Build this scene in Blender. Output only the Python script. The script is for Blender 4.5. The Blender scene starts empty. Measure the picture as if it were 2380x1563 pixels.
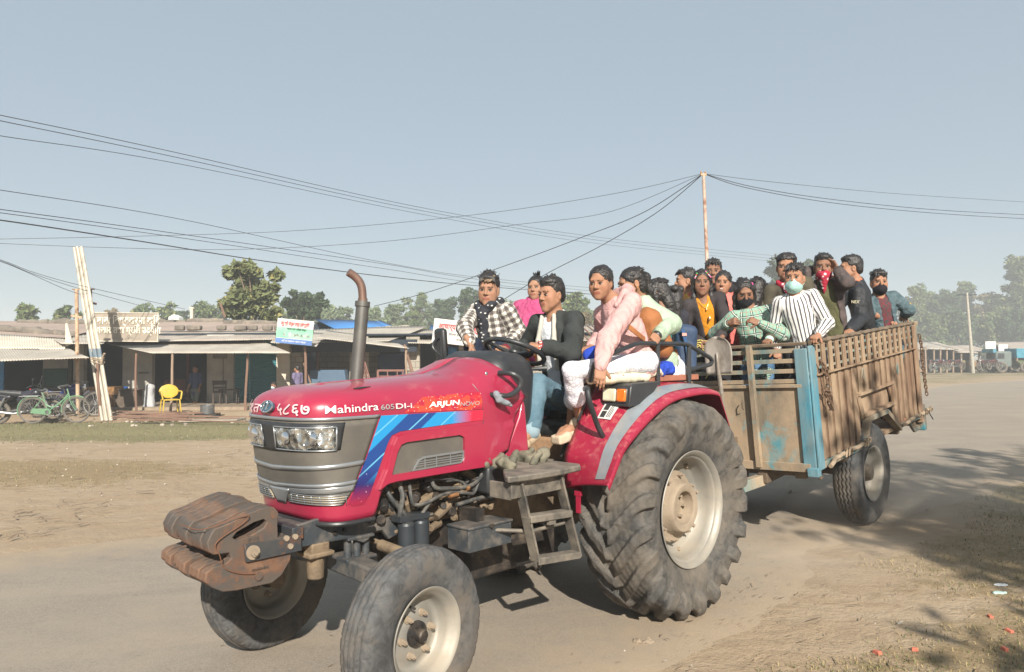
import bpy, bmesh, math, random
import numpy as np
from mathutils import Vector, Matrix, Euler, geometry as mgeo
R = math.radians
PI = math.pi
SC = bpy.context.scene
COL = SC.collection
rnd = random.Random(7)

# ------------------------------------------------------------------ camera
PITCH, ROLL, CAMH, FPX = R(1.70), R(0.4), 1.69, 1760.0
def cam_axes():
    cp, sp = math.cos(PITCH), math.sin(PITCH)
    f = Vector((0, cp, sp)); u = Vector((0, -sp, cp)); x = Vector((1, 0, 0))
    cr, sr = math.cos(ROLL), math.sin(ROLL)
    return x*cr - u*sr, x*sr + u*cr, f
CX_, CU_, CF_ = cam_axes()
cam = bpy.data.cameras.new('camera')
cam.sensor_width = 36.0; cam.lens = 36.0*FPX/2380.0
cam.clip_start = 0.05; cam.clip_end = 3000
camo = bpy.data.objects.new('camera', cam); COL.objects.link(camo)
m = Matrix.Identity(4)
for i in range(3):
    m[i][0] = CX_[i]; m[i][1] = CU_[i]; m[i][2] = -CF_[i]
m[2][3] = CAMH
camo.matrix_world = m
SC.camera = camo
SC.render.resolution_x = 1024; SC.render.resolution_y = 672

# ------------------------------------------------------------------ light
SUN_AZ, SUN_EL = R(171.0), R(30.0)      # azimuth from +Y towards +X
world = bpy.data.worlds.new('World'); SC.world = world
world.use_nodes = True
wn = world.node_tree.nodes; wl = world.node_tree.links
bgn = wn['Background']; sky = wn.new('ShaderNodeTexSky')
sky.sky_type = 'NISHITA'; sky.sun_disc = False
sky.sun_elevation = SUN_EL; sky.sun_rotation = SUN_AZ
sky.air_density = 1.0; sky.dust_density = 1.6; sky.ozone_density = 1.5; sky.altitude = 100
hz = wn.new('ShaderNodeMix'); hz.data_type = 'RGBA'; hz.inputs[0].default_value = .8; wl.new(sky.outputs[0], hz.inputs[6]); hz.inputs[7].default_value = (2.68, 3.22, 3.62, 1); wl.new(hz.outputs[2], bgn.inputs[0]); bgn.inputs[1].default_value = 0.088
sun = bpy.data.lights.new('sun', 'SUN'); sun.energy = 5.0; sun.angle = R(0.6)
sun.color = (1.0, 0.93, 0.82)
suno = bpy.data.objects.new('sun', sun); COL.objects.link(suno)
sd = Vector((math.sin(SUN_AZ)*math.cos(SUN_EL), math.cos(SUN_AZ)*math.cos(SUN_EL), math.sin(SUN_EL)))
suno.rotation_euler = sd.to_track_quat('Z', 'Y').to_euler()
SC.view_settings.view_transform = 'Standard'; SC.view_settings.look = 'None'
SC.view_settings.exposure = 0.82; SC.view_settings.gamma = 1.0
SC.cycles.volume_bounces = 1
SC.cycles.max_bounces = 8

def at(px, py, D):
    """world point whose depth is D along the view direction (px, py: pixels of a 2380 wide picture)"""
    return Vector((0, 0, CAMH)) + CF_*D + CX_*((px-1190)/FPX*D) - CU_*((py-781.5)/FPX*D)
def atz(px, py, z=0.0):
    d = CF_ + CX_*((px-1190)/FPX) - CU_*((py-781.5)/FPX)
    return Vector((0, 0, CAMH)) + d*((z-CAMH)/d.z)
def atY(px, py, Y):
    d = CF_ + CX_*((px-1190)/FPX) - CU_*((py-781.5)/FPX)
    return Vector((0, 0, CAMH)) + d*(Y/d.y)

def up_(px, py, Mf, ax, val):
    """point of the frame's plane (local axis ax = val) seen at a pixel, in world coordinates"""
    d = CF_ + CX_*((px-1190)/FPX) - CU_*((py-781.5)/FPX); c = Vector((0, 0, CAMH)); Mi = Mf.inverted(); cl = Mi @ c; dl = Mi.to_3x3() @ d
    return c+d*((val-cl[ax])/dl[ax])
# ------------------------------------------------------------------ materials
def srgb(h):
    c = [int(h[i:i+2], 16)/255 for i in (0, 2, 4)]
    return tuple(x/12.92 if x <= .04045 else ((x+.055)/1.055)**2.4 for x in c)
class NT:
    def __init__(s, name):
        s.m = bpy.data.materials.new(name); s.m.use_nodes = True
        s.n = s.m.node_tree.nodes; s.l = s.m.node_tree.links
        s.b = s.n['Principled BSDF']; s.o = s.n['Material Output']
    def node(s, t, **k):
        n = s.n.new(t)
        for a, v in k.items(): setattr(n, a, v)
        return n
    def link(s, a, b): s.l.new(a, b)
    def coord(s, kind='Object'):
        return s.node('ShaderNodeTexCoord').outputs[kind]
    def mapping(s, src, scale=(1, 1, 1), rot=(0, 0, 0), loc=(0, 0, 0)):
        n = s.node('ShaderNodeMapping'); s.link(src, n.inputs[0])
        n.inputs['Scale'].default_value = scale; n.inputs['Rotation'].default_value = rot
        n.inputs['Location'].default_value = loc
        return n.outputs[0]
    def noise(s, src, scale, detail=4, rough=.6, dist=0):
        n = s.node('ShaderNodeTexNoise'); s.link(src, n.inputs['Vector'])
        n.inputs['Scale'].default_value = scale; n.inputs['Detail'].default_value = detail
        n.inputs['Roughness'].default_value = rough; n.inputs['Distortion'].default_value = dist
        return n.outputs['Fac']
    def voro(s, src, scale, feature='F1', out='Distance'):
        n = s.node('ShaderNodeTexVoronoi', feature=feature); s.link(src, n.inputs['Vector'])
        n.inputs['Scale'].default_value = scale
        return n.outputs[out]
    def ramp(s, fac, stops, interp='LINEAR'):
        n = s.node('ShaderNodeValToRGB'); s.link(fac, n.inputs[0]); cr = n.color_ramp
        cr.interpolation = interp
        while len(cr.elements) < len(stops): cr.elements.new(.5)
        for e, (p, c) in zip(cr.elements, stops):
            e.position = p
            if not hasattr(c, '__len__'): c = (c, c, c)
            e.color = (*c[:3], 1)
        return n.outputs[0]
    def mix(s, fac, a, b, mode='MIX'):
        n = s.node('ShaderNodeMix', data_type='RGBA', blend_type=mode)
        for inp, v in ((n.inputs['Factor'], fac), (n.inputs[6], a), (n.inputs[7], b)):
            if hasattr(v, 'is_linked') or hasattr(v, 'links'): s.link(v, inp)
            elif hasattr(v, '__len__'): inp.default_value = (*v[:3], 1)
            else: inp.default_value = v if inp.type == 'VALUE' else (v, v, v, 1)
        return n.outputs[2]
    def math(s, op, a, b=0.0, c=None):
        n = s.node('ShaderNodeMath', operation=op)
        for i, v in enumerate((a, b) if c is None else (a, b, c)):
            if hasattr(v, 'links'): s.link(v, n.inputs[i])
            else: n.inputs[i].default_value = v
        return n.outputs[0]
    def sep(s, v):
        n = s.node('ShaderNodeSeparateXYZ'); s.link(v, n.inputs[0]); return n.outputs
    def attr(s, name, out='Color'):
        return s.node('ShaderNodeAttribute', attribute_name=name).outputs[out]
    def bump(s, h, strength=.3, dist=.01, prev=None):
        n = s.node('ShaderNodeBump'); s.link(h, n.inputs['Height'])
        n.inputs['Strength'].default_value = strength; n.inputs['Distance'].default_value = dist
        if prev is not None: s.link(prev, n.inputs['Normal'])
        s.link(n.outputs[0], s.b.inputs['Normal']); return n.outputs[0]
    def base(s, c):
        i = s.b.inputs['Base Color']
        if hasattr(c, 'links'): s.link(c, i)
        else: i.default_value = (*c[:3], 1)
    def set(s, **k):
        for a, v in k.items():
            i = s.b.inputs[a.replace('_', ' ')]
            if hasattr(v, 'links'): s.link(v, i)
            elif hasattr(v, '__len__') and len(v) == 3 and i.type == 'RGBA': i.default_value = (*v, 1)
            else: i.default_value = v
DUST = (.42, .33, .235)
def pbr(name, col, rough=.6, metal=0.0, col2=None, ns=6, dust=0.0, dustcol=DUST, ds=3.0, rust=0.0, rs=5.0,
        rustcol=(.20, .085, .04), bump=.15, bs=60, bd=.003, coat=0.0, spec=.5, trans=0.0, stretch=(1, 1, 1)):
    t = NT(name); co = t.mapping(t.coord(), stretch)
    c2 = col2 if col2 else tuple(x*.75 for x in col)
    c = t.mix(t.ramp(t.noise(co, ns, 5), [(.35, 0), (.65, 1)]), col, c2)
    ro = rough
    if rust > 0:
        f = t.ramp(t.noise(co, rs, 8, .7, .3), [(1-rust-.06, 0), (1-rust+.06, 1)])
        c = t.mix(f, c, t.mix(t.noise(co, rs*6, 4), rustcol, tuple(x*.45 for x in rustcol)))
        ro = t.mix(f, rough, .85)
    if dust > 0:
        nz = t.sep(t.node('ShaderNodeNewGeometry').outputs['Normal'])[2]
        f0 = t.math('ADD', t.noise(co, ds, 7, .65, .2), t.math('MULTIPLY', nz, .10))
        f = t.ramp(f0, [(max(0, .74-dust*.62), 0), (min(1, .98-dust*.5), min(1, .35+dust*.7))])
        c = t.mix(f, c, dustcol)
        ro = t.mix(f, ro, .9)
    t.base(c); t.set(Roughness=ro, Metallic=metal, Coat_Weight=coat)
    t.b.inputs['Specular IOR Level'].default_value = spec
    if bump: t.bump(t.noise(co, bs, 5, .6), bump, bd)
    return t.m

# ------------------------------------------------------------------ mesh helpers
class MB:
    def __init__(s): s.V = []; s.F = []; s.M = []; s.T = Matrix.Identity(4); s.mi = 0
    def add(s, vs, fs, mi=None):
        b = len(s.V); T = s.T
        s.V.extend([tuple(T @ Vector(v)) for v in vs])
        for f in fs: s.F.append([i+b for i in f]); s.M.append(s.mi if mi is None else mi)
        return s
    def box(s, c, d, rot=None, mi=None, taper=1.0):
        hx, hy, hz = d[0]/2, d[1]/2, d[2]/2
        vs = [Vector((x*hx*(taper if z > 0 else 1), y*hy*(taper if z > 0 else 1), z*hz)) for z in (-1, 1) for x, y in ((-1, -1), (1, -1), (1, 1), (-1, 1))]
        if rot is not None:
            Rm = rot if isinstance(rot, Matrix) else Euler(rot).to_matrix()
            vs = [Rm @ v for v in vs]
        vs = [v+Vector(c) for v in vs]
        return s.add(vs, [(3, 2, 1, 0), (4, 5, 6, 7), (0, 1, 5, 4), (1, 2, 6, 5), (2, 3, 7, 6), (3, 0, 4, 7)], mi)
    def bar(s, p0, p1, w, h=None, up=(0, 0, 1), mi=None):
        p0 = Vector(p0); p1 = Vector(p1); h = h or w
        d = (p1-p0); L = d.length; d.normalize(); u = Vector(up)
        if abs(d.dot(u)) > .98: u = Vector((1, 0, 0))
        x = d.cross(u).normalized(); u = x.cross(d)
        Rm = Matrix((x, d, u)).transposed()
        return s.box((p0+p1)/2, (w, L, h), Rm, mi)
    def tube(s, pts, r, n=8, cap=True, mi=None, closed=False):
        P = [Vector(p) for p in pts]; m_ = len(P)
        rr = r if hasattr(r, '__len__') else [r]*m_
        tang = []
        for i in range(m_):
            if closed: d = P[(i+1) % m_]-P[i-1]
            else: d = P[min(i+1, m_-1)]-P[max(i-1, 0)]
            tang.append(d.normalized() if d.length > 1e-9 else Vector((0, 0, 1)))
        u = tang[0].orthogonal().normalized(); vs = []
        for i in range(m_):
            u = (u-tang[i]*u.dot(tang[i])).normalized(); w = tang[i].cross(u)
            for k in range(n):
                a = 2*PI*k/n; vs.append(P[i]+(u*math.cos(a)+w*math.sin(a))*rr[i])
        fs = []
        for i in range(m_ if closed else m_-1):
            j = (i+1) % m_
            for k in range(n): fs.append((i*n+k, i*n+(k+1) % n, j*n+(k+1) % n, j*n+k))
        if cap and not closed:
            fs.append(tuple(range(n-1, -1, -1))); fs.append(tuple((m_-1)*n+k for k in range(n)))
        return s.add(vs, fs, mi)
    def cyl(s, p0, p1, r0, r1=None, n=16, mi=None):
        return s.tube([p0, p1], [r0, r0 if r1 is None else r1], n, True, mi)
    def sphere(s, c, r, n=10, sc=(1, 1, 1), mi=None):
        vs = []; fs = []; m_ = n//2+1
        for i in range(m_):
            th = PI*i/(m_-1)
            for k in range(n):
                a = 2*PI*k/n
                vs.append((c[0]+r*sc[0]*math.sin(th)*math.cos(a), c[1]+r*sc[1]*math.sin(th)*math.sin(a), c[2]+r*sc[2]*math.cos(th)))
        for i in range(m_-1):
            for k in range(n): fs.append((i*n+k, (i+1)*n+k, (i+1)*n+(k+1) % n, i*n+(k+1) % n))
        return s.add(vs, fs, mi)
    def lathe(s, prof, axis='y', c=(0, 0, 0), n=48, mi=None):
        """prof: (a, r) along the axis"""
        vs = []; fs = []
        for a, r in prof:
            for k in range(n):
                t = 2*PI*k/n; ca, sa = r*math.cos(t), r*math.sin(t)
                v = (ca, a, sa) if axis == 'y' else ((ca, sa, a) if axis == 'z' else (a, ca, sa))
                vs.append((v[0]+c[0], v[1]+c[1], v[2]+c[2]))
        for i in range(len(prof)-1):
            for k in range(n): fs.append((i*n+k, (i+1)*n+k, (i+1)*n+(k+1) % n, i*n+(k+1) % n))
        return s.add(vs, fs, mi)
    def grid(s, rows, mi=None, close=False):
        n = len(rows[0]); vs = [p for r in rows for p in r]; fs = []
        for i in range(len(rows)-1):
            for k in range(n if close else n-1): fs.append((i*n+k, i*n+(k+1) % n, (i+1)*n+(k+1) % n, (i+1)*n+k))
        return s.add(vs, fs, mi)
    def prism(s, poly, ax, a, b, mi=None):
        """poly: 2d points in the plane normal to axis ax; extruded from a to b"""
        n = len(poly)
        def P(p, t):
            return (t, p[0], p[1]) if ax == 0 else ((p[0], t, p[1]) if ax == 1 else (p[0], p[1], t))
        vs = [P(p, a) for p in poly]+[P(p, b) for p in poly]
        tri = mgeo.tessellate_polygon([[Vector((p[0], p[1], 0)) for p in poly]])
        fs = [tuple(t) for t in tri]+[tuple(i+n for i in reversed(t)) for t in tri]
        fs += [(i, (i+1) % n, n+(i+1) % n, n+i) for i in range(n)]
        return s.add(vs, fs, mi)
    def build(s, name, mats, parent=None, smooth=True, angle=35, bevel=0.0, fix=True):
        me = bpy.data.meshes.new(name)
        me.from_pydata(s.V, [], s.F)
        if not isinstance(mats, (list, tuple)): mats = [mats]
        for mt in mats: me.materials.append(mt)
        if len(mats) > 1: me.polygons.foreach_set('material_index', s.M)
        me.update()
        if fix:
            bm = bmesh.new(); bm.from_mesh(me); bmesh.ops.recalc_face_normals(bm, faces=bm.faces); bm.to_mesh(me); bm.free()
        if smooth:
            me.polygons.foreach_set('use_smooth', [True]*len(me.polygons))
            me.set_sharp_from_angle(angle=R(angle))
        return link(name, me, parent, bevel)
def link(name, me, parent=None, bevel=0.0):
    o = bpy.data.objects.new(name, me); COL.objects.link(o)
    if parent is not None: o.parent = parent
    if bevel:
        b = o.modifiers.new('bevel', 'BEVEL'); b.width = bevel; b.segments = 2; b.limit_method = 'ANGLE'; b.angle_limit = R(40)
    return o
def islands(o):
    """one object per connected piece"""
    me = o.data; n = len(me.vertices); par = list(range(n))
    def find(a):
        while par[a] != a: par[a] = par[par[a]]; a = par[a]
        return a
    for e in me.edges:
        a, b = find(e.vertices[0]), find(e.vertices[1])
        if a != b: par[a] = b
    grp = {}
    for p in me.polygons: grp.setdefault(find(p.vertices[0]), []).append(p)
    if len(grp) < 2: return [o]
    out = []
    for g in grp.values():
        vi = {}; V = []; F = []
        for p in g:
            f = []
            for v in p.vertices:
                if v not in vi: vi[v] = len(V); V.append(me.vertices[v].co[:])
                f.append(vi[v])
            F.append(f)
        m2 = bpy.data.meshes.new(o.name.split('.')[0]); m2.from_pydata(V, [], F); m2.materials.append(me.materials[g[0].material_index])
        m2.polygons.foreach_set('use_smooth', [True]*len(F)); m2.set_sharp_from_angle(angle=R(35))
        q = o.copy(); q.data = m2; COL.objects.link(q); out.append(q)
    for c in list(o.children): c.parent = out[0]
    bpy.data.objects.remove(o); return out
def tag(o, label=None, cat=None, group=None, kind=None):
    if label: o['label'] = label
    if cat: o['category'] = cat
    if group: o['group'] = group
    if kind: o['kind'] = kind
    return o
def empty(name, loc=(0, 0, 0), rz=0.0, label=None, cat=None, group=None, parent=None):
    o = bpy.data.objects.new(name, None); COL.objects.link(o); o.empty_display_size = .2
    o.location = loc; o.rotation_euler = (0, 0, rz)
    if parent is not None: o.parent = parent
    return tag(o, label, cat, group)
def copy_tree(o, parent=None):
    c = o.copy(); COL.objects.link(c)
    if parent is not None: c.parent = parent
    for ch in list(o.children): copy_tree(ch, c)
    return c
def catmull(P, n=8, closed=False):
    P = [Vector(p) for p in P]; out = []; m_ = len(P)
    for i in range(m_ if closed else m_-1):
        if closed: a, b, c, d = P[i-1], P[i], P[(i+1) % m_], P[(i+2) % m_]
        else: a, b, c, d = P[max(i-1, 0)], P[i], P[i+1], P[min(i+2, m_-1)]
        for k in range(n):
            t = k/n
            out.append(.5*((2*b)+(c-a)*t+(2*a-5*b+4*c-d)*t*t+(3*b-a-3*c+d)*t**3))
    if not closed: out.append(P[-1])
    return out
def text_mesh(name, body, mat, size, Mx, parent=None, thick=.001, bold=0.0, align='CENTER', sx=1.0, kids=True):
    cu = bpy.data.curves.new(name, 'FONT'); cu.body = body; cu.size = size; cu.align_x = align; cu.align_y = 'CENTER'
    cu.extrude = thick; cu.offset = bold; cu.resolution_u = 3; cu.space_character = 1.0
    tmp = bpy.data.objects.new('tmp', cu); COL.objects.link(tmp)
    dg = bpy.context.evaluated_depsgraph_get()
    me = bpy.data.meshes.new_from_object(tmp.evaluated_get(dg)); me.name = name
    bpy.data.objects.remove(tmp); bpy.data.curves.remove(cu)
    me.transform(Mx @ Matrix.Diagonal((sx, 1, 1, 1)))
    me.materials.clear(); me.materials.append(mat)
    return link(name, me, parent)
def frame(o, x, y):
    """matrix with origin o, x axis x, y axis y"""
    x = Vector(x).normalized(); y = Vector(y); z = x.cross(y).normalized(); y = z.cross(x)
    M_ = Matrix.Identity(4)
    for i in range(3): M_[i][0] = x[i]; M_[i][1] = y[i]; M_[i][2] = z[i]; M_[i][3] = o[i]
    return M_

# ------------------------------------------------------------------ implicit surfaces (numpy)
class Vol:
    def __init__(s, h=.01, k=.02): s.h = h; s.k = k; s.P = []; s.noise = None
    def cap(s, a, b, ra, rb=None, k=None, cut=False):
        s.P.append(('c', np.array(a, float), np.array(b, float), ra, ra if rb is None else rb, s.k if k is None else k, cut)); return s
    def ell(s, c, r, Rm=None, k=None, cut=False):
        s.P.append(('e', np.array(c, float), np.array(r, float), np.eye(3) if Rm is None else np.array(Rm, float), None, s.k if k is None else k, cut)); return s
    def box(s, c, r, Rm=None, rd=.01, k=None, cut=False):
        s.P.append(('b', np.array(c, float), np.array(r, float), np.eye(3) if Rm is None else np.array(Rm, float), rd, s.k if k is None else k, cut)); return s
    def bbox(s, p):
        if p[0] == 'c':
            r = max(p[3], p[4]); return np.minimum(p[1], p[2])-r, np.maximum(p[1], p[2])+r
        e = np.abs(p[3]) @ p[2]
        return p[1]-e, p[1]+e
    def field(s, lo, n):
        h = s.h; D = np.full(n, .5, np.float32)
        for p in s.P:
            k = max(p[5], 1e-4); a, b = s.bbox(p); m_ = k+3*h
            i0 = np.maximum(np.floor((a-m_-lo)/h).astype(int), 0); i1 = np.minimum(np.ceil((b+m_-lo)/h).astype(int)+1, n)
            if np.any(i1 <= i0): continue
            ax = [lo[j]+h*np.arange(i0[j], i1[j]) for j in range(3)]
            X = np.stack(np.meshgrid(*ax, indexing='ij'), -1)
            if p[0] == 'c':
                ab = p[2]-p[1]; L = max(ab @ ab, 1e-9)
                t = np.clip(((X-p[1]) @ ab)/L, 0, 1)
                d = np.linalg.norm(X-p[1]-t[..., None]*ab, axis=-1)-(p[3]+(p[4]-p[3])*t)
            elif p[0] == 'e':
                q = (X-p[1]) @ p[3]; k0 = np.linalg.norm(q/p[2], axis=-1); k1 = np.linalg.norm(q/p[2]**2, axis=-1)+1e-9
                d = k0*(k0-1)/k1
            else:
                q = np.abs((X-p[1]) @ p[3])-p[2]+p[4]
                d = np.linalg.norm(np.maximum(q, 0), axis=-1)+np.minimum(q.max(-1), 0)-p[4]
            sl = tuple(slice(i0[j], i1[j]) for j in range(3)); A = D[sl]
            if p[6]:
                t = np.clip(.5-.5*(A+d)/k, 0, 1); D[sl] = A*(1-t)-d*t+k*t*(1-t)
            else:
                t = np.clip(.5+.5*(A-d)/k, 0, 1); D[sl] = A*(1-t)+d*t-k*t*(1-t)
        return D
    def mesh(s):
        h = s.h
        bb = [s.bbox(p) for p in s.P if not p[6]]
        lo = np.min([b[0] for b in bb], 0)-3*h-s.k; hi = np.max([b[1] for b in bb], 0)+3*h+s.k
        n = np.ceil((hi-lo)/h).astype(int)+1
        D = s.field(lo, n)
        if s.noise is not None:
            ax = [lo[j]+h*np.arange(n[j]) for j in range(3)]
            msk = np.abs(D) < .06
            idx = np.nonzero(msk)
            P = np.stack([ax[j][idx[j]] for j in range(3)], -1)
            D[idx] += s.noise(P)
        return surfnets(D, lo, h)
def surfnets(D, lo, h):
    S = D < 0; nx, ny, nz = D.shape
    corners = [(i, j, k) for i in (0, 1) for j in (0, 1) for k in (0, 1)]
    cnt = sum(S[i:nx-1+i, j:ny-1+j, k:nz-1+k].astype(np.int8) for i, j, k in corners)
    act = (cnt > 0) & (cnt < 8); idx = np.argwhere(act)
    vid = np.full(act.shape, -1, np.int32); vid[act] = np.arange(len(idx))
    acc = np.zeros((len(idx), 3)); w = np.zeros(len(idx))
    for a in corners:
        for ax in range(3):
            if a[ax]: continue
            b = list(a); b[ax] = 1
            da = D[idx[:, 0]+a[0], idx[:, 1]+a[1], idx[:, 2]+a[2]]; db = D[idx[:, 0]+b[0], idx[:, 1]+b[1], idx[:, 2]+b[2]]
            cr = (da < 0) != (db < 0); t = np.where(cr, da/np.where(cr, da-db, 1), 0)
            p = np.tile(np.array(a, float), (len(idx), 1)); p[:, ax] += t
            acc[cr] += p[cr]; w[cr] += 1
    V = lo+h*(idx+acc/np.maximum(w, 1)[:, None]); F = []
    for ax in range(3):
        o1, o2 = [(1, 2), (2, 0), (0, 1)][ax]
        sl0 = [slice(1, -1)]*3; sl1 = [slice(1, -1)]*3
        sl0[ax] = slice(0, -1); sl1[ax] = slice(1, None)
        A = S[tuple(sl0)]; B = S[tuple(sl1)]
        for flip, msk in ((False, A & ~B), (True, ~A & B)):
            e = np.argwhere(msk)
            if not len(e): continue
            base = e.copy(); base[:, o1] += 1; base[:, o2] += 1
            def g(d1, d2):
                q = base.copy(); q[:, o1] -= d1; q[:, o2] -= d2; return vid[q[:, 0], q[:, 1], q[:, 2]]
            q = np.stack([g(1, 1), g(0, 1), g(0, 0), g(1, 0)], -1)
            F.append(q[:, ::-1] if flip else q)
    F = np.concatenate(F) if F else np.zeros((0, 4), int)
    return V, F[(F >= 0).all(1)]
def np_mesh(name, parts, mats, fmats=None, attrs=None):
    """parts: list of (V, F quads, material index)"""
    Vs = []; Fs = []; Ms = []; b = 0
    for V, F, mi in parts:
        Vs.append(V); Fs.append(F+b); b += len(V)
        Ms.append(mi if hasattr(mi, '__len__') else np.full(len(F), mi))
    V = np.concatenate(Vs); F = np.concatenate(Fs); Mi = np.concatenate(Ms)
    me = bpy.data.meshes.new(name)
    me.vertices.add(len(V)); me.vertices.foreach_set('co', V.astype(np.float32).ravel())
    k = F.shape[1]
    me.loops.add(F.size); me.loops.foreach_set('vertex_index', F.astype(np.int32).ravel())
    me.polygons.add(len(F)); me.polygons.foreach_set('loop_start', np.arange(0, F.size, k, dtype=np.int32))
    try: me.polygons.foreach_set('loop_total', np.full(len(F), k, dtype=np.int32))
    except Exception: pass
    for mt in (mats if isinstance(mats, (list, tuple)) else [mats]): me.materials.append(mt)
    me.polygons.foreach_set('material_index', Mi.astype(np.int32))
    me.polygons.foreach_set('use_smooth', np.ones(len(F), bool))
    me.update(calc_edges=True); me.validate()
    if attrs:
        for an, data in attrs.items():
            at_ = me.attributes.new(an, 'FLOAT_VECTOR', 'POINT'); at_.data.foreach_set('vector', data.astype(np.float32).ravel())
    return me
def wrinkle(seed, amp=.006, f=18.0, up=1.0):
    r = np.random.RandomState(seed); K = r.normal(size=(7, 3))*f; K[:, 2] *= up; ph = r.uniform(0, 6.28, 7)
    def fn(P):
        q = P+.035*np.sin(P[:, [1, 2, 0]]*f*.7+ph[:3])
        s = 0
        for i in range(7): s = s+np.abs(np.sin(q @ K[i]+ph[i]))**1.0
        return -(s/7-.63)*amp*3.0
    return fn
# ------------------------------------------------------------------ shared materials
M_red = pbr('crimson_paint', (.325, .018, .050), .33, 0, (.29, .018, .050), 3, dust=.22, dustcol=(.50, .22, .20), ds=5, bump=.03, coat=.5)
M_redf = pbr('scuffed_crimson_paint', (.305, .013, .040), .36, 0, (.27, .013, .040), 3, dust=.28, dustcol=(.55, .24, .20), ds=22, bump=.05, coat=.4)
M_silver = pbr('silver_plastic', (.42, .44, .46), .34, .75, (.36, .38, .40), 8, dust=.2, ds=6, bump=.03)
M_stripe = pbr('silver_stripe_tape', (.36, .40, .43), .4, .5, (.30, .34, .37), 12, dust=.3, ds=14, bump=.03)
M_chrome = pbr('chrome', (.8, .8, .8), .12, 1.0, (.7, .7, .7), 8, bump=0)
M_mesh = pbr('dusty_radiator_mesh', (.17, .155, .13), .55, .35, (.12, .112, .10), 4, dust=.25, dustcol=(.30, .26, .20), ds=9, bump=.6, bs=420, bd=.003)
M_black = pbr('black_plastic', (.018, .02, .023), .42, 0, (.03, .032, .035), 5, dust=.22, dustcol=(.18, .15, .12), ds=7, bump=.1)
M_blackp = pbr('dark_blue_grey_paint', (.030, .038, .046), .5, 0, (.05, .055, .06), 6, dust=.45, dustcol=(.22, .18, .14), ds=9, bump=.15)
M_engine = pbr('grimy_engine_metal', (.050, .043, .036), .7, .3, (.10, .07, .045), 9, dust=.75, dustcol=(.27, .20, .13), ds=7, bump=.6, bs=50, bd=.01)
M_engine2 = pbr('oily_dark_metal', (.02, .02, .02), .5, .3, (.05, .04, .035), 12, dust=.35, dustcol=(.2, .16, .11), ds=12, bump=.4, bs=60, bd=.006)
M_hose = pbr('rubber_hose', (.03, .034, .036), .55, 0, (.06, .06, .06), 20, dust=.4, dustcol=(.24, .21, .17), ds=16, bump=.1)
M_brass = pbr('brass_fitting', (.45, .22, .09), .5, .6, (.3, .16, .08), 20, bump=.1)
M_rust = pbr('rusty_cast_iron', (.105, .082, .065), .72, .25, (.070, .066, .065), 5, dust=.34, dustcol=(.30, .22, .155), ds=5, rust=.48, rs=5, rustcol=(.215, .108, .064), bump=.5, bs=110, bd=.0025)
M_rim = pbr('dusty_silver_rim', (.225, .22, .205), .5, .35, (.32, .30, .26), 4, dust=.45, dustcol=(.34, .29, .225), ds=5, rust=.28, rs=9, bump=.2)
M_hub = pbr('dust_caked_hub', (.235, .185, .135), .9, 0, (.30, .24, .175), 7, dust=.35, dustcol=(.32, .255, .18), ds=5, bump=.7, bs=40, bd=.006)
M_stepw = pbr('worn_step_steel', (.06, .058, .055), .65, .3, (.17, .15, .125), 8, dust=.52, dustcol=(.30, .26, .205), ds=10, bump=.5, bs=50, bd=.004)
M_amber = pbr('amber_lens', (.75, .16, .01), .18, 0, (.65, .13, .01), 30, bump=.5, bs=220, bd=.002, coat=.8)
M_lens = pbr('yellowed_clear_lens', (.50, .49, .36), .15, 0, (.62, .60, .46), 14, bump=.5, bs=90, bd=.004, coat=.9)
M_mat = pbr('muddy_floor_mat', (.055, .058, .045), .85, 0, (.11, .105, .075), 12, dust=.5, dustcol=(.26, .23, .165), ds=7, bump=.8, bs=30, bd=.01)
def tyre_mat(name, base=(.038, .037, .035), dusty=.56, dc=(.165, .14, .112), dc2=(.085, .084, .082)):
    t = NT(name); co = t.coord()
    n1 = t.noise(co, 3.2, 8, .68, .4); n2 = t.noise(co, 15, 6, .7, .6)
    c = t.mix(t.ramp(n2, [(.35, 0), (.6, 1)]), base, dc2)
    f = t.ramp(t.math('ADD', t.math('MULTIPLY', n1, .72), t.math('MULTIPLY', n2, .28)), [(.60-dusty*.32, 0), (.72-dusty*.14, 1)])
    c = t.mix(f, c, t.mix(t.noise(co, 30, 5), dc, tuple(x*.66 for x in dc)))
    t.base(c); t.set(Roughness=.85); t.b.inputs['Specular IOR Level'].default_value = .3
    t.bump(t.math('ADD', n2, t.math('MULTIPLY', t.noise(co, 70, 5), .4)), .5, .008)
    return t.m
M_tyre = tyre_mat('dusty_tractor_tyre')
M_tyref = tyre_mat('worn_front_tyre', (.050, .051, .052), .40, (.150, .125, .10), (.095, .097, .099))
M_tyret = tyre_mat('trailer_tyre', (.036, .038, .040), .48, (.15, .13, .108), (.075, .078, .08))

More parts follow.
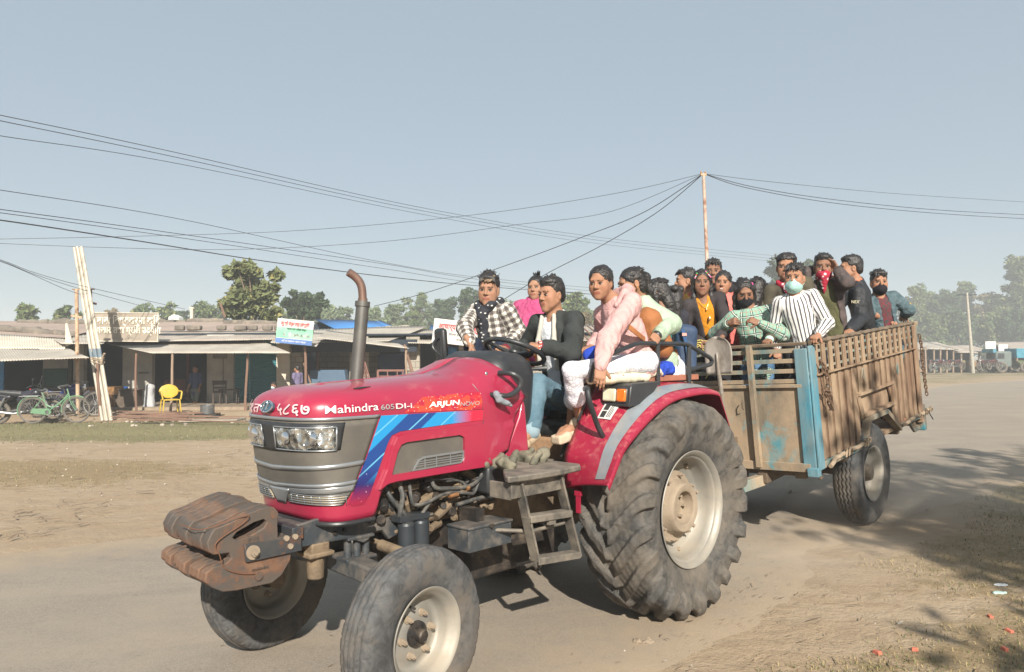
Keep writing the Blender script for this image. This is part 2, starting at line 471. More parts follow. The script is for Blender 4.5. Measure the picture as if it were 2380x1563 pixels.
def tyre_obj(name, prof, disp, mat, parent, nth=300, ns=64):
    """prof: (y, r) from inner bead over the crown to the outer bead"""
    P = catmull([(a, b, 0) for a, b in prof], 12)
    A = np.array([[p[0], p[1]] for p in P]); L = np.r_[0, np.cumsum(np.linalg.norm(np.diff(A, axis=0), axis=1))]
    u = np.linspace(0, L[-1], ns); y = np.interp(u, L, A[:, 0]); r = np.interp(u, L, A[:, 1])
    ty = np.gradient(y, u); tr = np.gradient(r, u); nl = np.hypot(ty, tr); ny, nr = -tr/nl, ty/nl
    th = np.linspace(0, 2*PI, nth, endpoint=False)
    TH, I = np.meshgrid(th, np.arange(ns), indexing='ij')
    d = disp(TH, y[I], r[I])
    rr = r[I]+nr[I]*d; yy = y[I]+ny[I]*d
    V = np.stack([rr*np.cos(TH), yy, rr*np.sin(TH)], -1).reshape(-1, 3)
    i = np.arange(nth)[:, None]; k = np.arange(ns-1)[None]
    a = i*ns+k; b = ((i+1) % nth)*ns+k
    F = np.stack([a, b, b+1, a+1], -1).reshape(-1, 4)
    me = np_mesh(name, [(V, F, 0)], [mat])
    return link(name, me, parent)
def smooth(a, b, x):
    t = np.clip((x-a)/(b-a), 0, 1); return t*t*(3-2*t)
def d_lug(TH, y, r):
    n = 21; p = 2*PI/n; rs = np.random.RandomState(3); s = np.abs(y)/.205
    side = np.where(y > 0, 0, .5)
    c = (TH-.36*np.clip(s, 0, 1.1)**1.15)/p+side
    ph = np.abs((c % 1)-.5)
    h = .046*smooth(.275, .205, ph*1.0)*smooth(.0, .10, s+.02)*smooth(.50, .575, r)
    h *= .88+.12*np.sin(TH*7.3+y*30)
    return h+.004*np.sin(TH*23+y*60)*np.sin(y*90)*smooth(.5, .6, r)
def d_rib(TH, y, r):
    g = 0
    for y0 in (-.05, -.017, .017, .05): g = g-.008*smooth(.0065, .003, np.abs(y-y0-.0015*np.sin(TH*40)))
    k = np.abs(((TH*38/(2*PI)) % 1)-.5)
    g = g-.0035*smooth(.16, .06, k)*smooth(.068, .078, np.abs(y))*smooth(.345, .365, r)
    return g*smooth(.35, .385, r)+.0012*np.sin(TH*11+y*40)
def d_zig(TH, y, r):
    z = (2*np.abs(((TH*46/(2*PI)) % 1)-.5)-.5)*.016; g = 0
    for y0 in (-.055, -.019, .019, .055): g = g-.014*smooth(.0075, .004, np.abs(y-y0-z))
    return g*smooth(.455, .49, r)
def wheel(kind, parent, loc, rz=0, spin=0.0):
    w = empty('wheel', loc, rz, parent=parent); w.rotation_euler = (0, spin, rz)
    if kind == 'rear':
        tyre_obj('tyre', [(-.165, .365), (-.20, .42), (-.222, .50), (-.222, .58), (-.205, .635), (-.14, .665), (0, .675), (.14, .665), (.205, .635), (.222, .58), (.222, .50), (.20, .42), (.165, .365)], d_lug, M_tyre, w, 660, 90)
        b = MB(); b.lathe([(-.17, .38), (-.18, .38), (-.18, .35), (.0, .33), (.10, .335), (.165, .352), (.182, .376), (.190, .380), (.194, .376), (.190, .368), (.175, .350), (.160, .344), (.158, .335), (.150, .328), (.110, .318), (.04, .312), (.03, .300), (.015, .27), (.0, .255), (-.005, .18), (0, .02), (0, .001)], n=96)
        b.build('rim', M_rim, w, angle=50)
        b = MB(); b.lathe([(0, .235), (.02, .24), (.045, .232), (.05, .20), (.055, .185), (.10, .165), (.125, .160), (.132, .152), (.132, .118), (.124, .108), (.06, .100), (.05, .098), (.045, .06), (.06, .055), (.06, .001)], n=64)
        for k in range(8):
            a = k*PI/4+.2; x, z = .212*math.cos(a), .212*math.sin(a)
            b.cyl((x, .04, z), (x, .075, z), .017, .015, 6); b.cyl((x, .07, z), (x, .095, z), .008, n=8)
            a += .39; x, z = .298*math.cos(a), .298*math.sin(a)
            b.cyl((x, .0, z), (x, .05, z), .012, n=6)
        for k in range(6):
            a = k*PI/3; x, z = .075*math.cos(a), .075*math.sin(a); b.cyl((x, .05, z), (x, .08, z), .011, n=6)
        b.build('hub', M_hub, w, angle=40)
    elif kind == 'front':
        tyre_obj('tyre', [(-.07, .218), (-.085, .25), (-.098, .30), (-.097, .345), (-.085, .383), (-.045, .402), (0, .406), (.045, .402), (.085, .383), (.097, .345), (.098, .30), (.085, .25), (.07, .218)], d_rib, M_tyref, w, 420, 84)
        b = MB(); b.lathe([(-.07, .205), (-.082, .226), (-.088, .225), (-.084, .215), (-.06, .20), (-.02, .185), (.02, .19), (.066, .203), (.080, .222), (.086, .228), (.090, .226), (.088, .218), (.074, .205), (.062, .198), (.058, .190), (.03, .182), (.0, .176), (-.012, .170), (-.02, .155), (-.012, .13), (.004, .10), (.006, .07), (.006, .001)], n=72)
        b.build('rim', M_rim, w, angle=50)
        b = MB(); b.lathe([(.004, .062), (.022, .06), (.026, .05), (.03, .032), (.055, .030), (.062, .024), (.064, .001)], n=24)
        for k in range(6):
            a = k*PI/3+.3; x, z = .044*math.cos(a), .044*math.sin(a); b.cyl((x, .02, z), (x, .034, z), .008, n=6)
        b.build('hub', M_engine2, w)
        for k in range(6):
            a = k*PI/3+.1; x, z = .098*math.cos(a), .098*math.sin(a)
            b = MB(); b.cyl((x, .0, z), (x, .012, z), .019, .018, 12); b.cyl((x, .012, z), (x, .034, z), .013, .012, 6); b.cyl((x, .03, z), (x, .042, z), .007, n=8)
            b.build('wheel_nut', M_hub, w)
        b = MB(); b.tube([(.03, .0, .165), (.028, .03, .150), (.02, .05, .142)], .006); b.build('valve', M_engine2, w)
    else:
        tyre_obj('tyre', [(-.09, .27), (-.115, .32), (-.128, .39), (-.122, .45), (-.10, .49), (-.05, .508), (0, .512), (.05, .508), (.10, .49), (.122, .45), (.128, .39), (.115, .32), (.09, .27)], d_zig, M_tyret, w, 720, 110)
        b = MB(); b.lathe([(-.09, .26), (-.11, .275), (-.10, .26), (0, .24), (.09, .255), (.108, .275), (.114, .277), (.114, .27), (.10, .255), (.085, .248), (.03, .24), (-.02, .22), (-.035, .18), (-.03, .11), (-.03, .001)], n=64)
        b.build('rim', M_rim, w, angle=50)
        b = MB(); b.lathe([(-.03, .12), (0, .115), (.02, .09), (.07, .075), (.09, .065), (.095, .03), (.095, .001)], n=24)
        for k in range(8):
            a = k*PI/4; x, z = .14*math.cos(a), .14*math.sin(a); b.cyl((x, -.035, z), (x, .0, z), .016, n=6)
        b.build('hub', M_hub, w)
    return w

# ------------------------------------------------------------------ tractor
TPOS, TROT = Vector((.512, 5.603, 0)), .806+PI
TR = empty('tractor', TPOS, TROT, 'crimson red tractor driving on the dusty road, pulling the crowded trailer', 'tractor')
TM = Matrix.Translation(TPOS) @ Matrix.Rotation(TROT, 4, 'Z')
# bonnet surface: t = signed arc distance from the middle of the nose, z = height
XS, WW, ARC = 2.2, .36, .56
_ph = np.linspace(0, PI/2, 400); _cx = np.cos(_ph)**(2/3.2); _cy = np.sin(_ph)**(2/3.2)
_al = np.r_[0, np.cumsum(np.hypot(np.diff(_cx*.30), np.diff(_cy*WW)))]; ARC = float(_al[-1])
Z0 = 1.40
def xnose(z): return float(np.interp(z, [.87, .93, 1.06, 1.2, 1.34, 1.41, 1.6], [2.395, 2.41, 2.44, 2.475, 2.495, 2.50, 2.50]))
def ztop(x): return float(np.interp(x, [.9, 1.10, 1.20, 1.30, 1.40, 1.5, 1.7, 1.96, 2.32, 2.5], [1.70, 1.70, 1.692, 1.665, 1.632, 1.606, 1.592, 1.578, 1.556, 1.535]))
def wside(x): return float(np.interp(x, [1.0, 1.35, 1.6, 2.2], [.375, .375, .362, .36]))
def xrear(z): return float(np.interp(z, [.9, 1.10, 1.2, 1.36, 1.45, 1.55, 1.64, 1.70], [1.18, 1.165, 1.13, 1.06, .97, 1.05, 1.10, 1.18]))
def hood(t, z, off=0.0, k=None):
    """z above Z0 continues over the shoulder; k (0..1) = fraction of the rise to the crown"""
    sgn = 1 if t >= 0 else -1; a = abs(t)
    if a <= ARC:
        cx = float(np.interp(a, _al, _cx)); cy = float(np.interp(a, _al, _cy)); x = XS+.30*cx
    else: cx, cy, x = 0, 1, XS-(a-ARC)
    ke = float(np.interp(x, [1.7, 2.25], [2.8, 3.5])); G = lambda q: max(0, 1-min(q, 1)**ke)**(1/ke); X_a = lambda g: XS+.30*cx*g if a <= ARC else x
    if k is None:
        k = 0.0
        if z > Z0:
            for _ in range(8): k = min(1.0, (z-Z0)/(ztop(X_a(G(k)))-Z0))
    else: z = Z0+(ztop(X_a(G(k)))-Z0)*k
    k = min(k, 1); g = G(k)
    n = 3.2
    if a <= ARC:
        xn = xnose(min(z, 1.41)); px, py = XS+(xn-XS)*cx*g, WW*cy*g
        nx, ny = (max(cx, 1e-6)**(n-1))/(xn-XS), (cy**(n-1))/WW
        x = px
    else: px, py = x, wside(x)*g; nx, ny = 0, 1
    nl = math.hypot(nx, ny)+1e-9; nx /= nl; ny /= nl
    if off:
        kk = min(.97, k); nz = kk**1.8; hor = math.sqrt(max(0, 1-nz*nz)); px += nx*hor*off; py += ny*hor*off; z += nz*off
    return Vector((px, sgn*py, z))
def t_of_x(x): return ARC+(XS-x)
lowx = [(1.05, 1.15), (1.15, 1.13), (1.174, 1.106), (1.229, 1.076), (1.376, 1.067), (1.995, 1.056), (2.044, 1.050), (2.075, 1.020), (2.088, .99), (2.10, .95), (2.115, .915), (2.128, .905), (2.2, .90)]
def zlow(t):
    a = abs(t)
    if a < ARC: return .90
    x = XS-(a-ARC); return float(np.interp(x, [p[0] for p in lowx], [p[1] for p in lowx]))
ts = sorted(set([round(v, 4) for v in list(np.linspace(-ARC, ARC, 61))]+[s*t_of_x(x) for s in (-1, 1) for x in list(np.linspace(2.19, 1.38, 40))+[p[0] for p in lowx]+[2.07, 2.08, 2.095, 2.105, 2.12]+list(np.linspace(1.37, 1.06, 14)) if 1.06 <= x < 2.2]))
b = MB(); rows = []
vs_ = list(np.linspace(0, 1, 16)); ks = [math.sin(q*PI/2)**.9 for q in np.linspace(0, 1, 22)][1:]
for t in ts:
    row = []
    for v in vs_:
        z = zlow(t)+(Z0-zlow(t))*v; row.append(hood(t, z))
    for k in ks:
        q = hood(t, 0, 0, k); row.append(q)
    # rear edge follows a curved outline
    a = abs(t)
    if a > ARC+.82:
        f = (a-(ARC+.82))/(t_of_x(1.06)-(ARC+.82))
        for q in row:
            q.x = 1.38+(xrear(q.z)-1.38)*f
            q.y *= 1-.10*f*f*(1 if q.z > 1.3 else .4)
    rows.append(row)
b.grid(rows)
hd = b.build('bonnet', M_red, TR, angle=60); hd.modifiers.new('thick', 'SOLIDIFY').thickness = .004
def patch(name, tl, th, zl, zh, off, mat, nt=40, nz=6, mi=None, mb=None, thick=.006):
    """tl(z), th(z): arc range; zl(t), zh(t): height range"""
    f = lambda q, v: q(v) if callable(q) else q
    rows = []
    for i in range(nt+1):
        row = []
        for j in range(nz+1):
            v = j/nz; u = i/nt
            tm = f(tl, 0.5*(f(zl, 0)+f(zh, 0))); z = None
            t0 = tm+(f(th, 1.2)-tm)*u
            z = f(zl, t0)+(f(zh, t0)-f(zl, t0))*v
            t1 = f(tl, z)+(f(th, z)-f(tl, z))*u
            row.append(hood(t1, z, off))
        rows.append(row)
    if mb is not None: mb.grid(rows); return None
    b = MB(); b.grid(rows); o = b.build(name, mat, TR, angle=50)
    s = o.modifiers.new('thick', 'SOLIDIFY'); s.thickness = thick; s.offset = -1
    return o
edge = lambda z: float(np.interp(z, [.975, .985, 1.045, 1.195, 1.414], [.36, .43, .498, .583, .675]))
nedge = lambda z: -edge(z)
tilt = lambda c, g=.02: (lambda t: c+g*abs(t)/.6)
patch('grille', nedge, edge, .985, 1.395, .004, M_mesh, 60, 12)
patch('chrome_strip', nedge, edge, 1.396, 1.412, .010, M_silver, 60, 2)
patch('chrome_strip', nedge, edge, tilt(1.142, .03), tilt(1.164, .03), .010, M_silver, 60, 2)
patch('lamp_surround', lambda z: -.47, lambda z: float(np.interp(z, [1.24, 1.39], [.435, .47])), tilt(1.238, .02), 1.385, .007, M_black, 50, 6)
# lower silver piece with the V between the two small grilles
patch('lower_trim', nedge, edge, tilt(1.052, .03), tilt(1.072, .03), .012, M_silver, 60, 2)
patch('lower_trim', nedge, edge, tilt(1.028, .02), tilt(1.054, .03), .009, M_silver, 60, 3)
patch('lower_trim', lambda z: -.045-.8*max(0, z-.985), lambda z: .045+.8*max(0, z-.985), .976, 1.05, .011, M_silver, 10, 6)
M_tan = pbr('dust_filled_grille', (.30, .25, .17), .8, 0, (.36, .30, .21), 20, bump=.3)
for s in (-1, 1):
    lo = lambda z, s=s: (.075+.75*max(0, z-.99)); hi = lambda z: edge(z)-.012
    tl, th = (lo, hi) if s > 0 else ((lambda z: -hi(z)), (lambda z, lo=lo: -lo(z)))
    g = patch('small_grille', tl, th, .985, 1.030, .006, M_tan, 20, 3)
    mb = MB()
    for z in (.987, .998, 1.009, 1.020, 1.031): patch('', tl, th, z, z+.0035, .013, None, 20, 1, mb=mb)
    for f in np.linspace(0, 1, 8):
        q = .07+.04+f*(edge(1.0)-.11); patch('', lambda z: s*q-.002, lambda z: s*q+.002, .985, 1.032, .011, None, 1, 2, mb=mb)
    o = mb.build('grille_bars', M_silver, TR); o.modifiers.new('thick', 'SOLIDIFY').thickness = .003
# headlights
tl_ = NT('headlamp_reflector'); co = tl_.coord()
v1 = tl_.voro(tl_.mapping(co, (1, 1, .6)), 26)
tl_.base(tl_.mix(tl_.ramp(tl_.noise(co, 9, 3), [(.45, 0), (.6, 1)]), (.72, .72, .68), (.30, .30, .28))); tl_.set(Metallic=.85, Roughness=.14, Coat_Weight=1.0)
tl_.b.inputs['Coat Roughness'].default_value = .04
tl_.bump(tl_.math('ADD', v1, tl_.noise(co, 14, 2)), 1.0, .03)
M_refl = tl_.m
for s in (-1, 1):
    f = (lambda z: .062, lambda z: .415+.06*(z-1.25)) if s > 0 else (lambda z: -.415-.06*(z-1.25), lambda z: -.062)
    patch('headlight', f[0], f[1], tilt(1.256, .0), tilt(1.362, .012), .011, M_refl, 24, 6)
    mb = MB(); c = hood(s*.15, 1.31, .012); c2 = hood(s*.31, 1.31, .012)
    for cc in (c, c2): mb.sphere(cc, .036, 14, (.35, 1, 1))
    o = mb.build('headlight_bowl', M_chrome, TR)
    mb = MB()
    for z in (1.253, 1.364): patch('', f[0], f[1], z-.003, z+.003, .015, None, 24, 1, mb=mb)
    for q in (f[0], f[1]): patch('', lambda z, q=q: q(z)-.004, lambda z, q=q: q(z)+.004, 1.254, 1.364, .015, None, 1, 3, mb=mb)
    mb.build('headlight_frame', M_silver, TR).modifiers.new('thick', 'SOLIDIFY').thickness = .004
# side decals and recess, as sheets following the flat side
def side_poly(name, pts, mat, off, holes=(), thick=.002, s=1, n=None):
    """pts in (x, z) on the side of the bonnet"""
    loops = [pts]+list(holes)
    tri = mgeo.tessellate_polygon([[Vector((p[0], p[1], 0)) for p in lp] for lp in loops])
    P = [p for lp in loops for p in lp]
    bm = bmesh.new(); vv = [bm.verts.new((p[0], p[1], 0)) for p in P]
    for t in tri:
        try: bm.faces.new([vv[i] for i in t])
        except ValueError: pass
    for it in range(3):
        e = [e for e in bm.edges if e.calc_length() > .05]
        if e: bmesh.ops.subdivide_edges(bm, edges=e, cuts=1)
    bmesh.ops.triangulate(bm, faces=bm.faces)
    for v in bm.verts:
        q = hood(s*t_of_x(v.co.x) if v.co.x < XS else s*(ARC-(v.co.x-XS)*1.0), v.co.y, off); v.co = q
    me = bpy.data.meshes.new(name); bm.to_mesh(me); bm.free(); me.materials.append(mat)
    o = link(name, me, TR); sl = o.modifiers.new('thick', 'SOLIDIFY'); sl.thickness = thick; sl.offset = 0
    return o
t = NT('blue_swoosh_decal'); co = t.coord(); sx, sy, sz = t.sep(co)[:3]
w1 = t.math('SINE', t.math('ADD', t.math('MULTIPLY', sx, 12), t.math('MULTIPLY', sz, 17)))
c = t.mix(t.ramp(w1, [(.35, 0), (.42, 1)]), srgb('1c86bd'), srgb('173f80'))
w2 = t.math('SINE', t.math('ADD', t.math('MULTIPLY', sx, 31), t.math('MULTIPLY', sz, 47)))
c = t.mix(t.ramp(w2, [(.975, 0), (.985, 1)]), c, srgb('5fa8c8'))
c = t.mix(t.ramp(sz, [(1.02, 0), (1.12, 0)]), c, c)
mr = t.node('ShaderNodeMapRange'); t.link(sz, mr.inputs[0]); mr.inputs[1].default_value = 1.16; mr.inputs[2].default_value = 1.06
c = t.mix(mr.outputs[0], c, srgb('241a58'))
mr2 = t.node('ShaderNodeMapRange'); t.link(sz, mr2.inputs[0]); mr2.inputs[1].default_value = 1.07; mr2.inputs[2].default_value = .985
c = t.mix(mr2.outputs[0], c, srgb('8a1838'))
mr3 = t.node('ShaderNodeMapRange'); t.link(sx, mr3.inputs[0]); mr3.inputs[1].default_value = 1.60; mr3.inputs[2].default_value = 1.46
c = t.mix(mr3.outputs[0], c, srgb('b5203c'))
dots = t.ramp(t.voro(co, 34), [(.0, 1), (.10, 1), (.13, 0)])
dm = t.math('MULTIPLY', dots, t.math('MAXIMUM', mr.outputs[0], mr3.outputs[0]))
c = t.mix(dm, c, (.8, .75, .8)); t.base(c); t.set(Roughness=.35, Coat_Weight=.4)
M_decal = t.m
t = NT('red_star_decal'); co = t.coord(); sx, sy, sz = t.sep(co)[:3]
c = t.mix(t.ramp(t.voro(t.mapping(co, (1, 1, 1.6), (0, .6, 0)), 26, out='Color'), [(.3, 0), (.65, 1)]), srgb('a01a34'), srgb('d8442e'))
c = t.mix(t.ramp(t.voro(co, 60), [(0, 1), (.12, 1), (.16, 0)]), c, (.85, .7, .6))
t.base(c); t.set(Roughness=.35, Coat_Weight=.4); M_decal2 = t.m
for s in (1, -1):
    side_poly('side_decal', [(2.080, 1.405), (1.376, 1.396), (1.377, 1.339), (1.628, 1.332), (1.96, 1.317), (2.015, 1.30), (2.040, 1.262), (2.111, 1.105), (2.151, 1.017), (2.184, .975), (2.26, .972), (2.30, .985), (2.255, 1.045), (2.172, 1.195)], M_decal, .003, s=s)
    side_poly('side_decal', [(1.80, 1.485), (1.385, 1.50), (1.38, 1.402), (1.93, 1.412)], M_decal2, .003, s=s)
    # raised frame round the engine side recess
    outer = [(2.10, 1.035), (2.050, 1.13), (2.010, 1.25), (1.985, 1.292), (1.94, 1.302), (1.50, 1.315), (1.385, 1.318), (1.385, 1.074), (1.995, 1.066), (2.05, 1.06)]
    inner = [(2.028, 1.10), (1.99, 1.214), (1.966, 1.25), (1.931, 1.26), (1.564, 1.269), (1.532, 1.255), (1.527, 1.235), (1.528, 1.14), (1.54, 1.112), (1.57, 1.108)]
    side_poly('raised_frame', outer, M_red, .012, holes=[inner], thick=.020, s=s)
    side_poly('recess_panel', [(p[0], p[1]) for p in inner], M_mesh, .0045, s=s)
    side_poly('side_vent', [(1.888, 1.104), (1.848, 1.163), (1.814, 1.174), (1.524, 1.180), (1.53, 1.130), (1.549, 1.112)], M_silver, .012, holes=[[(1.872, 1.110), (1.842, 1.153), (1.812, 1.163), (1.534, 1.169), (1.54, 1.130), (1.553, 1.119)]], thick=.008, s=s)
    for q in range(3):
        z = 1.122+q*.012; side_poly('vent_slat', [(1.875-.010*q, z), (1.535, z+.006), (1.535, z+.010), (1.875-.010*q, z+.004)], M_silver, .010, thick=.004, s=s)
    for x in (1.62, 1.72, 1.80): side_poly('vent_slat', [(x, 1.112), (x+.006, 1.112), (x+.006, 1.168), (x, 1.168)], M_silver, .011, thick=.003, s=s)
    # seam, crease line and latch of the bonnet
    mb = MB()
    for seg in ([(1.416, 1.545), (1.392, 1.49), (1.376, 1.40), (1.374, 1.30), (1.378, 1.068)],):
        mb.tube([hood(s*t_of_x(x), z, .0005) for x, z in catmull([(a_, b_, 0) for a_, b_ in seg], 4) and [(v.x, v.y) for v in catmull([(a_, b_, 0) for a_, b_ in seg], 4)]], .0025, 5)
    mb.build('bonnet_seam', M_black, TR)
    mb = MB(); p = hood(s*t_of_x(1.28), 1.60, .002); mb.sphere(p, .012, 10, (1, .5, 1)); mb.build('latch', M_chrome, TR)
mb = MB(); mb.tube([hood(ARC*1.02, 0, .002, .86), hood(ARC*1.08, 0, .004, .85), hood(ARC*1.22, 0, .002, .87)], [.003, .007, .002], 6); mb.build('bonnet_scoop', M_black, TR)
# lettering on the bonnet, bent onto the surface
M_white = pbr('white_vinyl', (.78, .78, .76), .4, bump=0); M_greyl = pbr('grey_vinyl', (.45, .45, .46), .35, .4, bump=0)
M_pink = pbr('pale_pink_paint', (.72, .50, .52), .5, bump=0)
def hood_text(body, t0, t1, z0, z1, mat, off=.009, slant=0.0, k=None, bold=.0, name='lettering', dz=0.0):
    me = text_mesh(name, body, mat, 1.0, Matrix.Identity(4), TR, .0, bold, 'LEFT').data
    bm = bmesh.new(); bm.from_mesh(me); bmesh.ops.triangulate(bm, faces=bm.faces)
    for _ in range(3):
        e = [e for e in bm.edges if e.calc_length() > .16]
        if e: bmesh.ops.subdivide_edges(bm, edges=e, cuts=1); bmesh.ops.triangulate(bm, faces=bm.faces)
    bm.to_mesh(me); bm.free()
    n = len(me.vertices); co = np.empty(n*3, np.float32); me.vertices.foreach_get('co', co); co = co.reshape(-1, 3)
    mn = co.min(0); mx = co.max(0); u = (co[:, 0]-mn[0])/(mx[0]-mn[0]); v = (co[:, 1]-mn[1])/(mx[1]-mn[1])
    for i in range(n):
        z = z0+(z1-z0)*v[i]+dz*u[i]; p = hood(t0+(t1-t0)*u[i]+slant*(z-z0)*(1 if t1 > t0 else -1)*-1, z, off); me.vertices[i].co = p
    me.update()
tx = lambda x: ARC+(XS-x)
hood_text('Mahindra', tx(2.392), tx(2.10), 1.430, 1.466, M_white, bold=.004, dz=.004)
hood_text('605', tx(2.085), tx(2.00), 1.434, 1.460, M_greyl, bold=.01)
hood_text('DI-i', tx(1.99), tx(1.885), 1.434, 1.460, M_white, bold=.01)
hood_text('ARJUN', tx(1.775), tx(1.56), 1.422, 1.458, M_white, .010, slant=-.3, bold=.03, dz=.004)
hood_text('NOVO', tx(1.55), tx(1.41), 1.426, 1.448, M_greyl, .010, slant=-.3, bold=.012)
hood_text('Mahindra', -tx(2.10), -tx(2.392), 1.428, 1.462, M_white, bold=.035)
hood_text('ARJUN', -tx(1.56), -tx(1.775), 1.422, 1.458, M_white, .010, bold=.03)
hood_text('\u0938\u0947\u0967\u0924', -.31, -.09, 1.420, 1.482, M_pink, .010, slant=-.2, bold=.010)
hood_text('\u096b\u096e\u096c\u096d', .085, .295, 1.420, 1.474, M_pink, .010, slant=-.2, bold=.010)
mb = MB(); c = hood(0, 1.455, .010)
mb.T = frame(c, Vector((0, 1, 0)), Vector((-.35, 0, 1)))
mb.cyl((0, 0, -.004), (0, 0, .006), 1, n=32); mb.T = Matrix.Identity(4)
V0 = [Vector(v) for v in mb.V]; mb.V = [tuple(c+Vector(((v-c).x*1, (v-c).y, (v-c).z))) for v in V0]
Tm = frame(c, Vector((0, 1, 0)), Vector((-.35, 0, 1)))
mb = MB(); mb.T = Tm @ Matrix.Diagonal((.058, .030, 1, 1)); mb.cyl((0, 0, -.006), (0, 0, .007), 1, n=36); em = mb.build('emblem', pbr('emblem_blue_grey', (.08, .16, .22), .25, .6, bump=0, coat=.6), TR)
mb = MB(); mb.T = Tm @ Matrix.Diagonal((1, 1, 1, 1))
mb.tube([(.057*math.cos(a), .029*math.sin(a), .008) for a in np.linspace(0, 2*PI, 36, endpoint=False)], .0035, 6, closed=True)
for dx in (-.018, .018): mb.tube([(dx-.014, -.018, .009), (dx-.010, .006, .010), (dx, .018, .010), (dx+.014, .020, .009)], .0035, 6)
mb.build('emblem_ring', M_chrome, em)
# front bumper line under the bonnet
mb = MB(); mb.tube([hood(q, .895, .012) for q in np.linspace(-tx(2.13), tx(2.13), 50)], .012, 8); mb.build('lower_seal', M_black, TR)
# ----------------------------------------------------------- dash, steering
v = Vol(.012, .03); v.box((1.00, 0, 1.47), (.22, .30, .265), np.array(Matrix.Rotation(R(-6), 3, 'Y')), .15)
v.box((.86, 0, 1.42), (.10, .15, .22), None, .08)
V, F = v.mesh(); link('dash_cowl', np_mesh('dash_cowl', [(V, F, 0)], [M_black]), TR)
mb = MB(); mb.prism([(1.16, 1.10), (1.03, 1.34), (1.0, 1.45), (.98, 1.40), (.95, 1.12), (.95, 1.08)], 1, .20, .34)
mb.prism([(1.16, 1.10), (1.03, 1.34), (1.0, 1.45), (.98, 1.40), (.95, 1.12), (.95, 1.08)], 1, -.34, -.20); mb.build('cowl_side', M_red, TR, bevel=.01)
stw = empty('steering_wheel', (.715, 0, 1.735), parent=TR); stw.rotation_euler = (0, R(-24), 0)
mb = MB(); mb.tube([(.205*math.cos(a), .205*math.sin(a), 0) for a in np.linspace(0, 2*PI, 48, endpoint=False)], .0165, 12, closed=True); mb.build('rim', M_black, stw)
mb = MB()
for a in (R(90), R(210), R(330)): mb.tube([(0, 0, -.02), (.10*math.cos(a), .10*math.sin(a), -.012), (.2*math.cos(a), .2*math.sin(a), 0)], [.02, .014, .012], 8)
mb.sphere((0, 0, -.01), .05, 14, (1, 1, .5)); mb.build('spoke', M_black, stw)
mb = MB(); mb.cyl((.72, 0, 1.72), (.80, 0, 1.50), .035, .05); mb.tube([(.76, .06, 1.62), (.70, .16, 1.62), (.64, .22, 1.625)], [.012, .012, .018], 8); mb.build('steering_column', M_black, TR)
mb = MB(); mb.tube(catmull([(1.20, .33, 1.605), (1.17, .41, 1.60), (1.13, .44, 1.565), (1.14, .44, 1.515), (1.21, .43, 1.475), (1.27, .41, 1.475), (1.30, .36, 1.48)], 5), .016, 10); mb.build('grab_handle', M_black, TR)
v = Vol(.006, .01); v.cap((1.29, .40, 1.485), (1.275, .41, 1.45), .020, .022); v.cap((1.275, .41, 1.45), (1.19, .42, 1.415), .018, .010); v.cap((1.275, .41, 1.45), (1.22, .42, 1.43), .016, .014); v.noise = wrinkle(5, .004, 60)
V, F = v.mesh(); rag = link('tied_rag', np_mesh('tied_rag', [(V, F, 0)], [pbr('grey_rag', (.22, .24, .27), .9, bump=.4)])); rag.matrix_world = TM
tag(rag, 'small grey rag tied round the black grab handle beside the dashboard', 'rag')
# ----------------------------------------------------------- exhaust stack
mb = MB(); mb.cyl((1.845, -.2, 1.54), (1.797, -.2, 2.02), .038, .038, 20); mb.cyl((1.80, -.2, 2.0), (1.797, -.2, 2.03), .044, .044, 20)
EX = mb.build('exhaust_stack', pbr('sooty_grey_pipe', (.085, .085, .08), .55, .5, (.12, .118, .11), 5, dust=.3, dustcol=(.2, .18, .15), bump=.25), TR)
mb = MB(); mb.tube(catmull([(1.797, -.2, 2.0), (1.80, -.2, 2.09), (1.812, -.205, 2.14), (1.84, -.215, 2.175), (1.88, -.225, 2.20)], 5), .024, 14); mb.lathe([(0, .028), (.02, .028)], 'z', (1.797, -.2, 2.03), 14); mb.build('outlet_bend', pbr('heat_browned_pipe', (.15, .095, .075), .55, .5, (.22, .14, .11), 9, bump=.2), EX)
# ----------------------------------------------------------- mirror (on the far side)
mr_ = empty('mirror', (.95, -.5, 1.65), parent=TR)
mb = MB(); mb.box((-.02, 0, .12), (.05, .11, .27), (0, R(4), 0)); mb.build('mirror_housing', M_black, mr_, bevel=.03)
mb = MB(); mb.tube(catmull([(.02, .06, -.04), (.05, .08, .05), (.10, .05, .12), (.06, .03, .17), (0, 0, .18)], 5), .008, 8); mb.tube([(.02, .05, -.15), (.02, .04, .19)], .007, 8); mb.build('mirror_arm', M_black, mr_)
